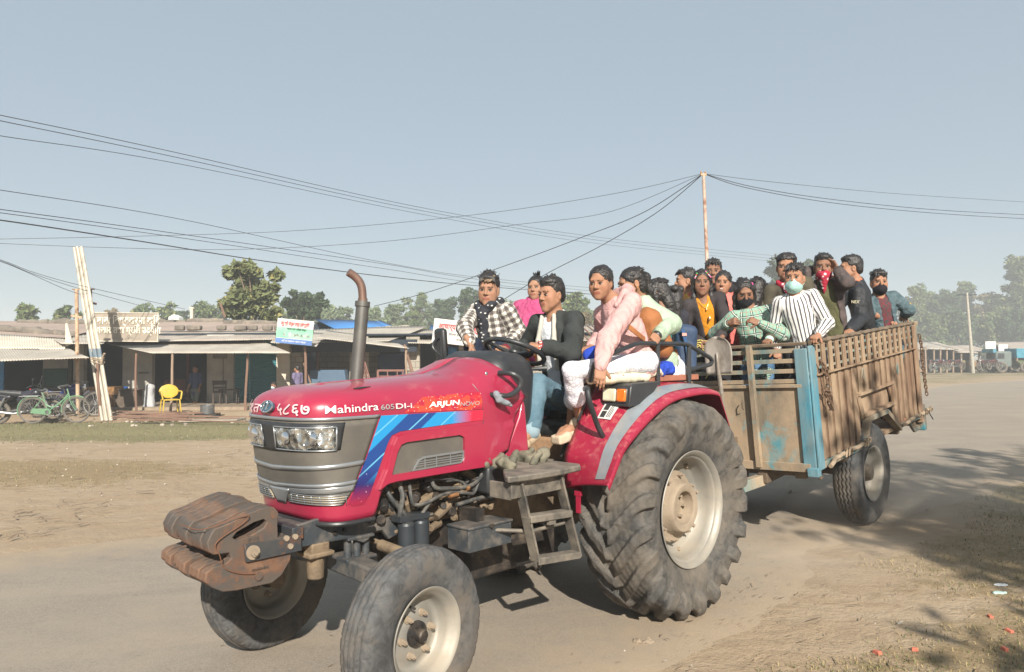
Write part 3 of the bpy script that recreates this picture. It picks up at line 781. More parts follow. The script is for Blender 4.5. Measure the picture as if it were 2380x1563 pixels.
# ----------------------------------------------------------- rear fenders
outer = [(.876, .960), (.80, 1.065), (.723, 1.164), (.576, 1.262), (.36, 1.375), (.169, 1.438), (-.04, 1.462), (-.245, 1.468), (-.405, 1.450), (-.455, 1.40), (-.56, 1.22)]
inner = [(.752, .89), (.745, 1.00), (.738, 1.104), (.605, 1.298), (.513, 1.426), (.400, 1.500), (.20, 1.522), (-.073, 1.523), (-.42, 1.500), (-.50, 1.43), (-.60, 1.22)]
def bez(P, n): return catmull([(p[0], p[1], 0) for p in P], n)
for s in (1, -1):
    fo = empty('fender', (0, 0, 0), parent=TR)
    A = bez(outer, 6); B = bez(inner, 6); rows = []
    for q in range(0, 13):
        f = q/12; y = .46+.42*f; e = f**1.0
        row = []
        for a, c in zip(A, B):
            x = c.x+(a.x-c.x)*e; z = c.y+(a.y-c.y)*(f**1.6)+.018*math.sin(PI*f)
            row.append(Vector((x, s*y, z)))
        rows.append(row)
    rows.append([p+Vector((-.004 if i < 50 else 0, s*.012, -.03)) for i, p in enumerate(rows[-1])])
    b = MB(); b.grid(rows); o = b.build('fender_shell', M_redf, fo, angle=60); o.modifiers.new('thick', 'SOLIDIFY').thickness = .006
    # silver stripe follows the outer edge
    b = MB(); R2 = []
    for f in (.70, .76, .82, .875, .91):
        row = []
        for a, c in list(zip(A, B))[2:58]:
            row.append(Vector((c.x+(a.x-c.x)*f, s*(.46+.42*f), c.y+(a.y-c.y)*(f**1.6)+.018*math.sin(PI*f)))+Vector((.003, 0, .004)))
        R2.append(row)
    b.grid(R2); b.build('stripe', M_stripe, fo, angle=60)
    b = MB(); b.prism([(p.x-.006, p.y-.004) for p in B]+[(-.60, .95), (-.3, .80), (.3, .80), (.60, .85)], 1, s*.452, s*.464); b.build('inner_wall', M_redf, fo)
    b = MB(); b.box((.745, s*.56, .80), (.012, .03, .12)); b.box((.745, s*.56, .86), (.02, .045, .03)); b.build('bracket', M_redf, fo)
    lp = empty('position_lamp', (0, 0, 0), parent=fo)
    b = MB(); b.prism([(.520, 1.385), (.500, 1.512), (.47, 1.527), (.16, 1.535), (.24, 1.47), (.36, 1.40)], 1, s*.570, s*.790); b.build('lamp_housing', M_black, lp, bevel=.01)
    b = MB(); b.box((.508, s*.675, 1.455), (.03, .195, .098), (0, R(-6), 0)); b.build('lamp_frame', M_black, lp, bevel=.012)
    ya, yb = (.635, .728) if s > 0 else (-.635, -.728)
    b = MB(); b.box((.520, ya+.004*s, 1.456), (.024, .102, .080), (0, R(-6), 0)); b.build('clear_lens', M_lens, lp, bevel=.010)
    b = MB(); b.box((.520, yb+.002*s, 1.456), (.024, .070, .080), (0, R(-6), 0)); b.build('amber_lens', M_amber, lp, bevel=.010)
    if s > 0:
        b = MB(); P = [(.665, .60, 1.545), (.705, .66, 1.65), (.66, .69, 1.69), (.50, .71, 1.738), (.36, .72, 1.775), (.30, .72, 1.783), (-.25, .72, 1.783), (-.308, .72, 1.775), (-.60, .72, 1.685), (-.63, .72, 1.66), (-.60, .72, 1.635), (-.30, .72, 1.60)]
        Q = []
        for i in range(len(P)-1):
            Q += [Vector(P[i]).lerp(Vector(P[i+1]), f) for f in (.1, .9)]
        b.tube([P[0]]+Q+[P[-1]], .0155, 10); b.tube([(.092, .72, 1.50), (.090, .72, 1.784)], .0155, 10); b.tube([(-.303, .72, 1.50), (-.306, .72, 1.784)], .0155, 10)
        b.build('side_rail', M_black, fo)
        b = MB(); b.tube(catmull([(.72, .60, 1.50), (.80, .68, 1.505), (.815, .70, 1.46), (.80, .705, 1.41), (.77, .705, 1.35), (.72, .70, 1.27), (.67, .70, 1.205)], 5), .017, 10)
        b.build('grab_handle', M_black, fo)
        # warning sticker on the front face of the fender
        def fpt(u, v_):
            """u along the arch 0..60 index, v_ across 0..1"""
            i = int(u); fr = u-i; a = A[i].lerp(A[i+1], fr); c = B[i].lerp(B[i+1], fr); f = v_
            return Vector((c.x+(a.x-c.x)*f, .46+.42*f, c.y+(a.y-c.y)*(f**1.6)+.018*math.sin(PI*f)))
        st = []
        for (u0, u1, v0, v1, mt) in ((18.0, 21.8, .33, .56, 0), (18.3, 19.8, .36, .44, 1), (20.1, 21.5, .36, .44, 1), (18.4, 21.4, .465, .478, 1), (18.4, 21.4, .492, .503, 1), (18.4, 20.6, .516, .527, 1)):
            rows = [[fpt(u0+(u1-u0)*i/4, v0+(v1-v0)*j/4)+Vector((.006, .002, .006))*(1.0+.35*mt) for j in range(5)] for i in range(5)]
            st.append((rows, mt))
        b = MB()
        for rows, mt in st: b.grid(rows, mt)
        b.build('warning_sticker', [pbr('sticker_white', (.6, .6, .58), .5, bump=0), pbr('sticker_black', (.03, .03, .03), .5, bump=0)], fo)
wheel('rear', TR, (0, .73, .70), 0, .0); wheel('rear', TR, (0, -.73, .70), 0, .1)
w = wheel('front', TR, (2.13, .69, .405), R(8), .2)
wheel('front', TR, (2.13, -.69, .405), R(8), .5)
# ----------------------------------------------------------- chassis and engine
b = MB(); b.box((1.55, 0, .93), (1.15, .36, .34)); b.box((.45, 0, .78), (1.5, .34, .36)); b.box((-.15, 0, .72), (.55, .46, .42)); b.build('gearbox_and_block', M_engine, TR, bevel=.03)
b = MB(); b.cyl((0, -.75, .70), (0, .75, .70), .12, n=20); b.cyl((0, -.5, .70), (0, -.3, .70), .19, .16, 20); b.cyl((0, .3, .70), (0, .5, .70), .16, .19, 20); b.build('rear_axle', M_engine2, TR, bevel=.01)
b = MB(); b.prism([(2.49, .80), (2.49, .905), (2.07, .955), (1.91, .93), (1.90, .76), (1.96, .745), (2.00, .80), (2.05, .80), (2.085, .765), (2.12, .755), (2.20, .79)], 1, .235, .262)
b.prism([(2.49, .80), (2.49, .905), (2.07, .955), (1.91, .93), (1.90, .76), (2.05, .78), (2.12, .755), (2.20, .79)], 1, -.262, -.235)
b.box((2.46, 0, .85), (.06, .48, .10)); b.box((2.2, 0, .87), (.3, .46, .04)); b.build('chassis_rail', M_blackp, TR, bevel=.004)
b = MB()
for x, z in ((2.30, .885), (2.29, .835), (2.235, .84), (2.09, .915), (2.085, .86), (1.945, .90), (1.945, .855)): b.cyl((x, .26, z), (x, .275, z), .012, .011, 6)
b.build('bolts', M_engine2, TR)
b = MB(); b.box((2.37, .22, .775), (.10, .10, .05)); b.box((2.37, .22, .745), (.14, .13, .025)); b.cyl((2.37, .22, .74), (2.37, .22, .62), .045, .04, 12); b.build('pivot_bracket', M_engine, TR, bevel=.008)
b = MB(); b.box((2.13, .22, .785), (.16, .09, .014)); b.box((2.13, .22, .68), (.18, .10, .016))
for x in (2.075, 2.13, 2.185): b.cyl((x, .22, .685), (x, .22, .785), .02, n=12)
b.build('axle_spring_pack', M_blackp, TR, bevel=.003)
b = MB(); b.bar((2.17, 0, .66), (2.15, .60, .62), .11, .09); b.bar((2.17, 0, .66), (2.15, -.60, .62), .11, .09); b.box((2.17, 0, .70), (.13, .18, .18)); b.build('front_axle', M_blackp, TR, bevel=.012)
b = MB(); b.cyl((2.14, .60, .70), (2.14, .60, .44), .035, .035, 14); b.cyl((2.13, .58, .405), (2.13, .69, .405), .05, .04, 14); b.cyl((2.14, -.60, .70), (2.14, -.60, .44), .035, .035, 14); b.cyl((2.13, -.58, .405), (2.13, -.69, .405), .05, .04, 14)
b.cyl((2.0, .25, .72), (1.98, .52, .70), .03, .024, 12); b.tube([(1.99, .15, .73), (1.96, .56, .70), (2.0, .60, .66)], .014, 8); b.build('steering_linkage', M_engine, TR)
b = MB()
for x in (1.895, 1.80):
    b.cyl((x, .33, .62), (x, .33, .82), .046, .046, 20); b.lathe([(.82, .046), (.832, .042), (.84, .02), (.84, .001)], 'z', (x, .33, 0), 20)
b.box((1.85, .31, .855), (.20, .08, .03)); b.build('fuel_filters', pbr('dark_filter_can', (.035, .042, .05), .45, .2, dust=.35, dustcol=(.2, .18, .15)), TR)
b = MB(); b.box((1.49, .465, .72), (.325, .17, .118)); b.box((1.49, .467, .787), (.337, .182, .014)); b.build('toolbox', M_blackp, TR, bevel=.004)
b = MB(); b.cyl((1.49, .555, .776), (1.49, .565, .776), .008, n=8); b.box((1.49, .558, .785), (.03, .008, .016)); b.box((1.49, .40, .80), (.06, .14, .12)); b.build('toolbox_latch', M_engine2, TR)
b = MB(); b.box((1.26, .31, .99), (.165, .14, .16)); b.box((1.25, .30, .90), (.10, .10, .06)); b.build('battery_box', M_black, TR, bevel=.018)
rr = random.Random(11)
b = MB()
for i in range(60):
    x = rr.uniform(1.2, 2.06); z = rr.uniform(.76, 1.05); y = rr.uniform(.18, .27); s_ = rr.uniform(.02, .06)
    if rr.random() < .5: b.box((x, y, z), (s_*rr.uniform(.6, 2.2), s_*1.2, s_*rr.uniform(.5, 1.4)), (rr.uniform(-.3, .3), rr.uniform(-.6, .6), 0))
    else:
        d_ = Vector((rr.uniform(-1, 1), rr.uniform(-.2, .6), rr.uniform(-.4, .4))).normalized()*s_; b.cyl(Vector((x, y, z))-d_, Vector((x, y, z))+d_, s_*.45, s_*.38, 10)
b.build('engine_fittings', M_engine, TR, bevel=.004)
b = MB()
for i in range(34):
    x = rr.uniform(1.2, 2.03); z = rr.uniform(.80, 1.06); y = rr.uniform(.25, .31); s_ = rr.uniform(.014, .034)
    b.cyl((x, y-.03, z), (x+rr.uniform(-.05, .05), y+.01, z+rr.uniform(-.03, .03)), s_, s_*.8, 8)
b.build('engine_fittings', M_engine2, TR, bevel=.003)
hoses = [[(1.70, .30, 1.04), (1.69, .32, .99), (1.62, .33, .975), (1.45, .33, .965), (1.36, .33, 1.0), (1.33, .32, 1.05)],
         [(1.93, .30, 1.05), (1.92, .33, .98), (1.935, .33, .90), (1.93, .32, .85)], [(1.86, .31, 1.03), (1.87, .34, .96), (1.85, .34, .92), (1.78, .35, .92), (1.66, .34, .945), (1.56, .33, .945), (1.47, .33, .93), (1.40, .32, .92), (1.36, .32, .98)],
         [(2.0, .28, 1.03), (1.98, .31, .97), (1.95, .32, .93), (1.90, .33, .87)], [(1.60, .31, 1.01), (1.52, .325, 1.005), (1.46, .32, .96), (1.43, .31, .90)], [(1.80, .33, .85), (1.76, .34, .90), (1.72, .33, .93)],
         [(1.5, .28, .86), (1.3, .30, .88), (1.1, .3, .86), (.9, .3, .84)], [(1.75, .31, 1.03), (1.60, .32, 1.025), (1.48, .32, .99)]]
for h_, r_ in zip(hoses, (.012, .014, .010, .013, .006, .010, .012, .007)):
    b = MB(); b.tube(catmull(h_, 6), r_, 8); b.build('hose', M_hose, TR)
b = MB(); b.cyl((1.60, .335, .93), (1.54, .34, .935), .012, n=10); b.cyl((1.20, .33, .93), (1.12, .33, .925), .009, n=8); b.cyl((1.47, .33, .955), (1.45, .33, .96), .016, n=8); b.build('pipe_union', M_brass, TR)
# tank and low pieces seen under the toolbox
b = MB(); b.box((1.0, .12, .50), (.75, .30, .20)); b.cyl((.85, .30, .47), (.85, .34, .47), .05, n=14); b.box((1.55, 0, .62), (.7, .22, .25)); b.build('sump', M_engine2, TR, bevel=.02)
# footboard and ladder
b = MB(); pl = [(1.10, .28), (1.26, .42), (1.42, .58), (1.53, .70), (1.54, .735), (1.44, .757), (1.30, .768), (1.12, .765), (.95, .745), (.90, .70), (.90, .28)]
b.prism(pl, 2, 1.036, 1.070); b.prism([(.90, -.28), (.90, -.70), (1.0, -.76), (1.5, -.75), (1.62, -.65), (1.62, -.28)], 2, 1.028, 1.072); b.box((1.0, 0, 1.03), (.6, .66, .03)); b.box((.55, 0, .98), (.5, .9, .03)); b.build('footboard', M_stepw, TR, bevel=.012)
b = MB(); b.box((1.27, .70, .985), (.44, .02, .085)); b.box((1.48, .62, .98), (.02, .16, .09)); b.box((1.05, .62, .98), (.02, .16, .09)); b.build('footboard_bracket', M_stepw, TR, bevel=.004)
b = MB()
b.bar((1.425, .70, 1.02), (1.315, .72, .585), .014, .065, up=(0, 1, 0)); b.bar((1.098, .70, 1.02), (.955, .72, .545), .014, .065, up=(0, 1, 0)); b.build('ladder_rail', M_stepw, TR, bevel=.003)
for x0, x1, z0_, z1_ in ((1.385, 1.035, .835, .815), (1.325, .965, .60, .568)):
    b = MB(); b.bar((x0, .715, z0_), (x1, .715, z1_), .075, .018); b.bar((x0, .75, z0_-.012), (x1, .75, z1_-.012), .008, .034); b.build('step', M_stepw, TR, bevel=.003)
b = MB(); b.box((1.20, .735, .785), (.055, .02, .03)); b.tube([(1.6, .4, .76), (1.3, .68, .74), (1.05, .70, .75)], .011, 8); b.build('step_brace', M_stepw, TR)
# pedals, levers, seat
b = MB(); b.box((.98, .27, 1.135), (.13, .10, .012), (0, R(-30), 0)); b.bar((.95, .25, 1.12), (.86, .2, 1.0), .03, .02); b.box((.98, -.25, 1.13), (.12, .1, .012), (0, R(-30), 0)); b.build('pedal', M_stepw, TR, bevel=.003)
b = MB(); b.tube([(.60, .30, 1.05), (.56, .40, 1.33), (.55, .42, 1.45)], .010, 8); b.sphere((.55, .42, 1.48), .028, 12, (1, 1, 1.5)); b.tube([(.62, .36, 1.05), (.60, .48, 1.36), (.57, .50, 1.42)], .009, 8); b.build('gear_lever', M_black, TR)
v = Vol(.012, .03); v.box((.22, 0, 1.20), (.22, .23, .06), None, .05); v.box((-.02, 0, 1.42), (.06, .22, .20), None, .05); V, F = v.mesh()
link('seat', np_mesh('seat', [(V, F, 0)], [M_black]), TR)
b = MB(); b.box((.26, 0, 1.06), (.32, .40, .20)); b.build('seat_base', pbr('tan_cloth', (.36, .22, .13), .85, 0, (.30, .18, .10), 9, bump=.4, bs=20, bd=.02), TR, bevel=.04)
b = MB(); b.box((.05, 0, .98), (.5, .7, .10)); b.box((-.2, 0, 1.1), (.1, .8, .5)); b.build('rear_cover', M_redf, TR, bevel=.02)
b = MB(); b.bar((-.25, 0, .50), (-.95, 0, .50), .10, .05); b.bar((-.2, .25, .45), (-.8, .30, .45), .05, .04); b.bar((-.2, -.25, .45), (-.8, -.30, .45), .05, .04); b.build('drawbar', M_engine2, TR, bevel=.006)
# front weights: a stack of cast iron plates, each its own thing
prof = [(2.915, .942), (2.935, .905), (2.928, .862), (2.905, .845), (2.835, .842), (2.825, .815), (2.85, .797), (2.915, .787), (2.940, .772), (2.943, .735), (2.912, .705), (2.862, .676), (2.80, .668), (2.63, .664), (2.58, .69), (2.535, .752), (2.53, .80), (2.53, .862), (2.60, .866), (2.602, .925), (2.598, .985), (2.62, 1.010), (2.66, 1.018), (2.75, 1.0), (2.83, .972), (2.90, .957)]
hole = [(2.82, .905), (2.80, .925), (2.72, .955), (2.67, .963), (2.655, .948), (2.67, .925), (2.74, .897), (2.80, .888)]
def weight_mesh():
    loops = [prof, hole]; P = prof+hole; n = len(P)
    tri = mgeo.tessellate_polygon([[Vector((p[0], p[1], 0)) for p in lp] for lp in loops])
    mb = MB(); w_ = .0285
    vs = [(p[0], -w_, p[1]) for p in P]+[(p[0], w_, p[1]) for p in P]; fs = [tuple(t_) for t_ in tri]+[tuple(i+n for i in reversed(t_)) for t_ in tri]
    st = 0
    for lp in loops:
        m_ = len(lp)
        for i in range(m_): fs.append((st+i, st+(i+1) % m_, n+st+(i+1) % m_, n+st+i))
        st += m_
    mb.add(vs, fs); return mb
wfirst = None
wl = ['rust brown iron plate weight nearest the viewer in the front stack', 'second iron plate weight behind the nearest rusty one', 'third iron plate weight of the front stack counted from the near side', 'iron plate weight in the middle of the front stack, near half', 'iron plate weight in the middle of the front stack, far half', 'third iron plate weight of the front stack counted from the far side', 'second iron plate weight from the far side of the front stack', 'grey rusty iron plate weight on the far side of the front stack']
for i in range(8):
    y = .245-i*.070
    if wfirst is None:
        o = weight_mesh().build('ballast_weight', M_rust, None, bevel=.0045, angle=50); wfirst = o
    else: o = wfirst.copy(); COL.objects.link(o)
    dx, dz = (0, 0) if i == 0 else (rr.uniform(-.012, .012), rr.uniform(-.005, .005))
    o.matrix_world = TM @ Matrix.Translation((dx-.02*(i > 4), y, dz))
    tag(o, wl[i], 'weight', 'ballast weights on the tractor nose')
b = MB(); b.box((2.745, .279, .752), (.07, .006, .012)); 
b = MB(); b.tube(catmull([(2.96, .05, .955), (2.95, .20, .952), (2.91, .26, .965), (2.80, .285, .995), (2.76, .30, 1.00), (2.78, .288, .965), (2.90, .286, .90), (2.885, .288, .84), (2.86, .285, .78), (2.78, .282, .74), (2.70, .281, .725)], 6), .0022, 6)
ww = b.build('wire', pbr('rusty_wire', (.20, .09, .05), .8, .3, bump=0)); ww.matrix_world = TM; tag(ww, 'rusty wire loop tied round the near ballast weight', 'wire')
b = MB(); b.prism([(2.775, .868), (2.49, .858), (2.485, .790), (2.765, .788)], 1, .278, .292); b.box((2.50, 0, .87), (.06, .56, .06)); b.build('weight_bracket', pbr('chipped_black_plate', (.035, .042, .052), .5, .2, (.06, .06, .06), 8, rust=.42, rs=12, dust=.25, bump=.3), TR, bevel=.004)
b = MB(); b.cyl((2.735, .29, .828), (2.735, .30, .828), .032, n=24); b.cyl((2.735, .30, .828), (2.735, .318, .828), .018, n=6); b.cyl((2.735, .318, .828), (2.735, .328, .828), .009, n=10)
for x, z in ((2.57, .862), (2.525, .862), (2.55, .822)): b.cyl((x, .29, z), (x, .302, z), .013, n=10)
b.build('bracket_bolt', M_hub, TR)
b = MB(); b.cyl((2.70, .27, .712), (2.70, .284, .712), .019, n=14); b.cyl((2.80, .27, .72), (2.80, .275, .72), .013, n=12); b.cyl((2.62, .27, .975), (2.62, .276, .975), .018, n=14)
b.box((2.725, .273, .883), (.055, .004, .028)); b.build('cast_boss', M_rust, TR)
def plate_text(body, x0, z0, size, bold=.0): 
    Mx = frame((x0, .2765, z0), (-1, 0, 0), (0, 0, 1)); return text_mesh('cast_lettering', body, M_rust, size, Mx, TR, .002, bold)
plate_text('27 KG', 2.725, .883, .020); plate_text('mahindra', 2.69, .745, .022)
# ------------------------------------------------------------------ trailer
def veh_m(tx_, ty_, a, pit, rol):
    def f(l):
        x, y, z = l
        x, z = x*math.cos(pit)-z*math.sin(pit), x*math.sin(pit)+z*math.cos(pit)
        y, z = y*math.cos(rol)-z*math.sin(rol), y*math.sin(rol)+z*math.cos(rol)
        fx, fy = -math.cos(a), -math.sin(a); lx, ly = -fy, fx
        return Vector((tx_+fx*x+lx*y, ty_+fy*x+ly*y, z))
    o = f((0, 0, 0)); M_ = Matrix.Identity(4)
    for j, e in enumerate(((1, 0, 0), (0, 1, 0), (0, 0, 1))):
        v = f(e)-o
        for i in range(3): M_[i][j] = v[i]
    for i in range(3): M_[i][3] = o[i]
    return M_
LM = veh_m(2.9544, 8.1965, .8123, -.0862, .0357); LM0 = veh_m(2.9544, 8.1965, .8123, 0, 0)
TL = empty('trailer', label='dusty brown and turquoise steel farm trailer packed with standing young people', cat='trailer')
TL.matrix_world = LM
def paint_mat(name, brown, blue, amount, bump=.5, dst=.85):
    t = NT(name); co = t.coord()
    n = t.noise(co, 3.5, 8, .7, .5); st = t.noise(t.mapping(co, (8, 8, 1.2)), 2.2, 7, .7, .3)
    c = t.mix(t.ramp(st, [(.35, 0), (.65, 1)]), brown, tuple(x*.62 for x in brown))
    c = t.mix(t.ramp(n, [(.50-amount*.35, 1), (.56-amount*.35, 0)]) if amount else .0, c, blue)
    f = t.ramp(t.noise(co, 11, 8, .75, .4), [(.63, 0), (.70, 1)])
    c = t.mix(f, c, (.13, .065, .038))
    d = t.ramp(t.noise(t.mapping(co, (1, 1, .5)), 2.6, 7, .68, .2), [(.40, 0), (.62, dst)])
    c = t.mix(d, c, (.36, .265, .175))
    t.base(c); t.set(Roughness=.82); t.b.inputs['Specular IOR Level'].default_value = .3
    t.bump(t.math('ADD', t.noise(co, 30, 6, .7), st), bump, .006)
    return t.m
M_tb = paint_mat('rusty_brown_trailer_paint', (.225, .142, .092), (.06, .22, .26), 0.0)
M_tf = paint_mat('worn_trailer_front_sheet', (.185, .162, .125), (.05, .22, .27), .26)
M_tblue = paint_mat('turquoise_trailer_paint', (.035, .25, .36), (.02, .27, .40), 1.1, .2, .35)
M_tslat = paint_mat('worn_blue_slat', (.13, .22, .22), (.06, .30, .33), .5)
M_tdark = pbr('muddy_underframe', (.075, .055, .04), .85, 0, (.12, .085, .055), 6, dust=.5, dustcol=(.25, .19, .13), bump=.5, bs=40)
XF, XR, W2, ZF, ZT = 1.31, -1.79, .90, .77, 1.90
ZM = 1.605
# front and rear panels
for X, sgn, nm in ((XF, 1, 'front_gate'), (XR, -1, 'tail_gate')):
    g = empty(nm, parent=TL)
    b = MB(); b.box((X-sgn*.01, 0, (ZF+.07+1.515)/2), (.006, 1.66, 1.515-ZF-.07)); b.box((X+sgn*.0, 0, ZF+.035), (.05, 1.7, .075)); b.box((X+sgn*.004, 0, 1.525), (.04, 1.66, .03)); b.build('sheet', M_tf, g, bevel=.004)
    for i, z in enumerate((1.565, 1.655, 1.745, 1.835)):
        b = MB(); b.box((X-sgn*.004, 0, z), (.012, 1.66, .038)); b.build('slat', M_tslat if i > 0 else M_tf, g, bevel=.002)
    b = MB(); b.box((X, 0, 1.892), (.05, 1.78, .03)); b.build('top_rail', M_tdark, g, bevel=.006)
    for y in (-.38, .38):
        b = MB(); b.box((X+sgn*.03, y, (ZF+1.90)/2+.01), (.045, .05, 1.88-ZF)); b.build('post', M_tf, g, bevel=.004)
        b = MB(); b.tube([(X+sgn*.04, y-.10, 1.40), (X+sgn*.06, y-.10, 1.385), (X+sgn*.06, y-.10, 1.33), (X+sgn*.04, y-.10, 1.32)], .006, 6); b.build('hook', M_tdark, g)
# corner posts
for X, sx_ in ((XF, 1), (XR, -1)):
    for sy_ in (1, -1):
        b = MB(); b.box((X+sx_*.012, sy_*.842, (ZF+ZT)/2-.02), (.022, .115, ZT-ZF-.06)); b.box((X-sx_*.05, sy_*(W2+.012), (ZF+ZT)/2-.01), (.13, .022, ZT-ZF-.04))
        b.box((X+sx_*.01, sy_*.87, ZF-.0), (.07, .10, .08)); b.build('corner_post', M_tblue if sx_ > 0 else M_tb, TL, bevel=.008)
# side walls, ribbed, slotted above the middle rail
def zbot(x):
    pts = [(-1.79, .845), (-.93, .845), (-.60, 1.075), (.06, 1.075), (.17, .85), (1.31, .85)]
    return float(np.interp(x, [p[0] for p in pts], [p[1] for p in pts]))
def side_wall(sy_):
    g = empty('side_wall', parent=TL)
    n = 17; x0, x1 = XF-.115, XR+.10; pitch = (x0-x1)/n
    b = MB(); y = sy_*W2
    for i in range(n):
        xa = x0-i*pitch; xr = xa-pitch*.52; xb = xa-pitch
        inrec = -.86 < (xa+xb)/2 < .22
        for (u0, u1, yo) in ((xa, xr, .010), (xr, xb, -.006)):
            rib = yo > 0
            top = ZT-.01 if rib else ZM
            zb0, zb1 = zbot(u0), zbot(u1)
            yy = y+sy_*yo; th = sy_*-.008
            zz0, zz1 = zb0, zb1
            if inrec and True: zz0 = zz1 = 1.30
            vs = []
            for (xx, z_) in ((u0-.001, zz0), (u1+.001, zz1), (u1+.001, top), (u0-.001, top)): vs.append((xx, yy, z_))
            for (xx, z_) in ((u0-.001, zz0), (u1+.001, zz1), (u1+.001, top), (u0-.001, top)): vs.append((xx, yy+th, z_))
            b.add(vs, [(0, 1, 2, 3), (7, 6, 5, 4), (0, 4, 5, 1), (1, 5, 6, 2), (2, 6, 7, 3), (3, 7, 4, 0)])
            if rib:
                for xx in (u0-.004, u1+.004):
                    b.box((xx, y+sy_*.002, (max(zb0, 1.30 if inrec else 0)+top)/2), (.006, .014, top-max(zb0, 1.30 if inrec else 0)-.004))
    b.build('ribbed_sheet', M_tb, g, bevel=.0)
    for i in range(n):
        xa = x0-i*pitch; xr = xa-pitch*.52; xb = xa-pitch
        for z in (ZM+.055, ZM+.135, ZM+.205, ZM+.265):
            b = MB(); b.box(((xr+xb)/2, y-sy_*.006, z), (pitch*.50, .008, .024)); b.build('slot_bar', M_tslat, g)
    b = MB(); b.box(((XF+XR)/2, y+sy_*.018, ZM), (XF-XR-.18, .05, .014)); b.build('middle_rail', M_tb, g, bevel=.003)
    b = MB()
    pts = [(XF-.05-(XF-XR-.08)*i/40, y+sy_*.006+.004*math.sin(i*1.7), 1.895+.005*math.sin(i*2.3)) for i in range(41)]
    b.tube(pts, .021, 6); b.build('top_rail', M_tdark, g)
    # recess above the wheel
    b = MB()
    b.box((-.32, y-sy_*.045, 1.19), (1.02, .006, .24)); b.box((-.32, y-sy_*.01, 1.304), (1.08, .075, .03)); b.bar((-.86, y, 1.32), (-.86, y, .86), .03, .07)
    b.bar((.21, y, 1.31), (.10, y, 1.07), .08, .02, up=(0, 1, 0)); b.bar((-.80, y-sy_*.02, 1.30), (-.93, y-sy_*.02, 1.07), .09, .02, up=(0, 1, 0)); b.box((-.35, y-sy_*.0, 1.085), (.95, .06, .03)); b.build('wheel_recess', M_tb, g, bevel=.004)
    b = MB()
    P = [(.19, .80), (.17, .86), (.02, 1.045), (-.50, 1.045), (-.90, .80)]
    for p, q in zip(P[:-1], P[1:]): b.bar((p[0], y+sy_*.012, p[1]), (q[0], y+sy_*.012, q[1]), .075, .05, up=(0, 0, 1))
    b.build('wheel_arch', M_tf, g, bevel=.004)
    b = MB(); b.box((.74, y-sy_*.005, .812), (1.14, .045, .06)); b.build('floor_beam', M_tslat, g, bevel=.004)
    b = MB(); b.box((-1.40, y-sy_*.005, .818), (1.0, .045, .05)); b.build('floor_beam', M_tf, g, bevel=.004)
    for x, z in ((1.0, 1.46), (.10, 1.50), (-.95, 1.44)):
        b = MB(); b.tube([(x+.026*math.cos(a), y+sy_*.036, z+.055*math.sin(a)) for a in np.linspace(0, 2*PI, 18, endpoint=False)], .007, 6, closed=True); b.build('tie_ring', M_tslat, g)
    return g
side_wall(1); side_wall(-1)
b = MB(); b.box(((XF+XR)/2, 0, .80), (XF-XR-.04, 1.74, .04)); b.build('floor', M_tb, TL)
b = MB()
for y in (-.38, .38): b.box((-.2, y, .70), (XF-XR-.1, .09, .14))
for x in (1.2, .5, -.4, -1.1, -1.7): b.box((x, 0, .74), (.08, 1.7, .07))
b.box((1.10, .72, .735), (.34, .10, .09)); b.box((1.02, .80, .70), (.05, .03, .12)); b.build('underframe', M_tdark, TL, bevel=.01)
wr = empty('axle_set', parent=TL); wr.matrix_parent_inverse = Matrix.Identity(4)
wr.matrix_local = LM.inverted() @ LM0
wheel('trail', wr, (-.02, .77, .518), R(-.6), .3); wheel('trail', wr, (-.02, -.77, .518), 0, .1)
b = MB(); b.cyl((-.02, -.75, .518), (-.02, .75, .518), .05, .05, 12); b.box((-.02, 0, .56), (.10, 1.3, .08))
for y in (-.45, .45):
    for k in range(5): b.box((-.02, y, .60+.014*k), (.9-.15*(4-k), .06, .012))
b.build('axle', M_tdark, wr, bevel=.004)
b = MB(); b.bar((1.25, .36, .66), (2.15, .04, .58), .08, .10); b.bar((1.25, -.36, .66), (2.15, -.04, .58), .08, .10); b.box((2.2, 0, .58), (.16, .12, .05)); b.build('tow_bar', M_tslat, TL, bevel=.006)
b = MB(); b.box((-1.84, .86, .735), (.09, .13, .20)); b.box((-1.90, .88, .885), (.12, .05, .075)); b.bar((-1.45, .86, .78), (-1.62, .86, .66), .03, .04); b.bar((-1.62, .86, .66), (-1.80, .86, .67), .03, .04); b.bar((-1.85, .90, 1.885), (-1.98, .88, 1.88), .035, .05); b.build('rear_bracket', M_tf, TL, bevel=.006)
def wobble(P, n, a, seed):
    r_ = random.Random(seed); return [Vector(p)+Vector((r_.uniform(-a, a), r_.uniform(-a, a), r_.uniform(-a, a))) for p in catmull(P, n)]
M_rope = pbr('dusty_rope', (.34, .26, .18), .9, 0, (.25, .19, .13), 30, bump=.8, bs=90, bd=.006)
ro = []
for P, lab in (([(1.17, .955, .80), (1.02, .95, .835), (.80, .955, .845), (.75, .965, .86), (.6, .955, .85), (.30, .955, .85), (.24, .96, .875)], 'dusty pole lashed along the lower edge of the trailer, ahead of its wheel'), ([(-.95, .96, .84), (-1.2, .955, .85), (-1.5, .95, .855), (-1.72, .96, .86), (-1.86, .97, .875)], 'rope bound along the lower edge of the trailer, behind its wheel')):
    b = MB(); b.tube(wobble(P, 5, .005, 3), .020, 8)
    for p in (P[2], P[3], P[-2], P[-1]):
        b.tube(wobble([(p[0]+.04, p[1]+.02, p[2]-.03), (p[0]+.02, p[1]+.025, p[2]+.03), (p[0]-.03, p[1]+.02, p[2]+.01), (p[0]-.05, p[1]+.02, p[2]-.03)], 3, .006, 5), .009, 6)
    o = b.build('lashing', M_rope); o.matrix_world = LM; tag(o, lab, 'rope')
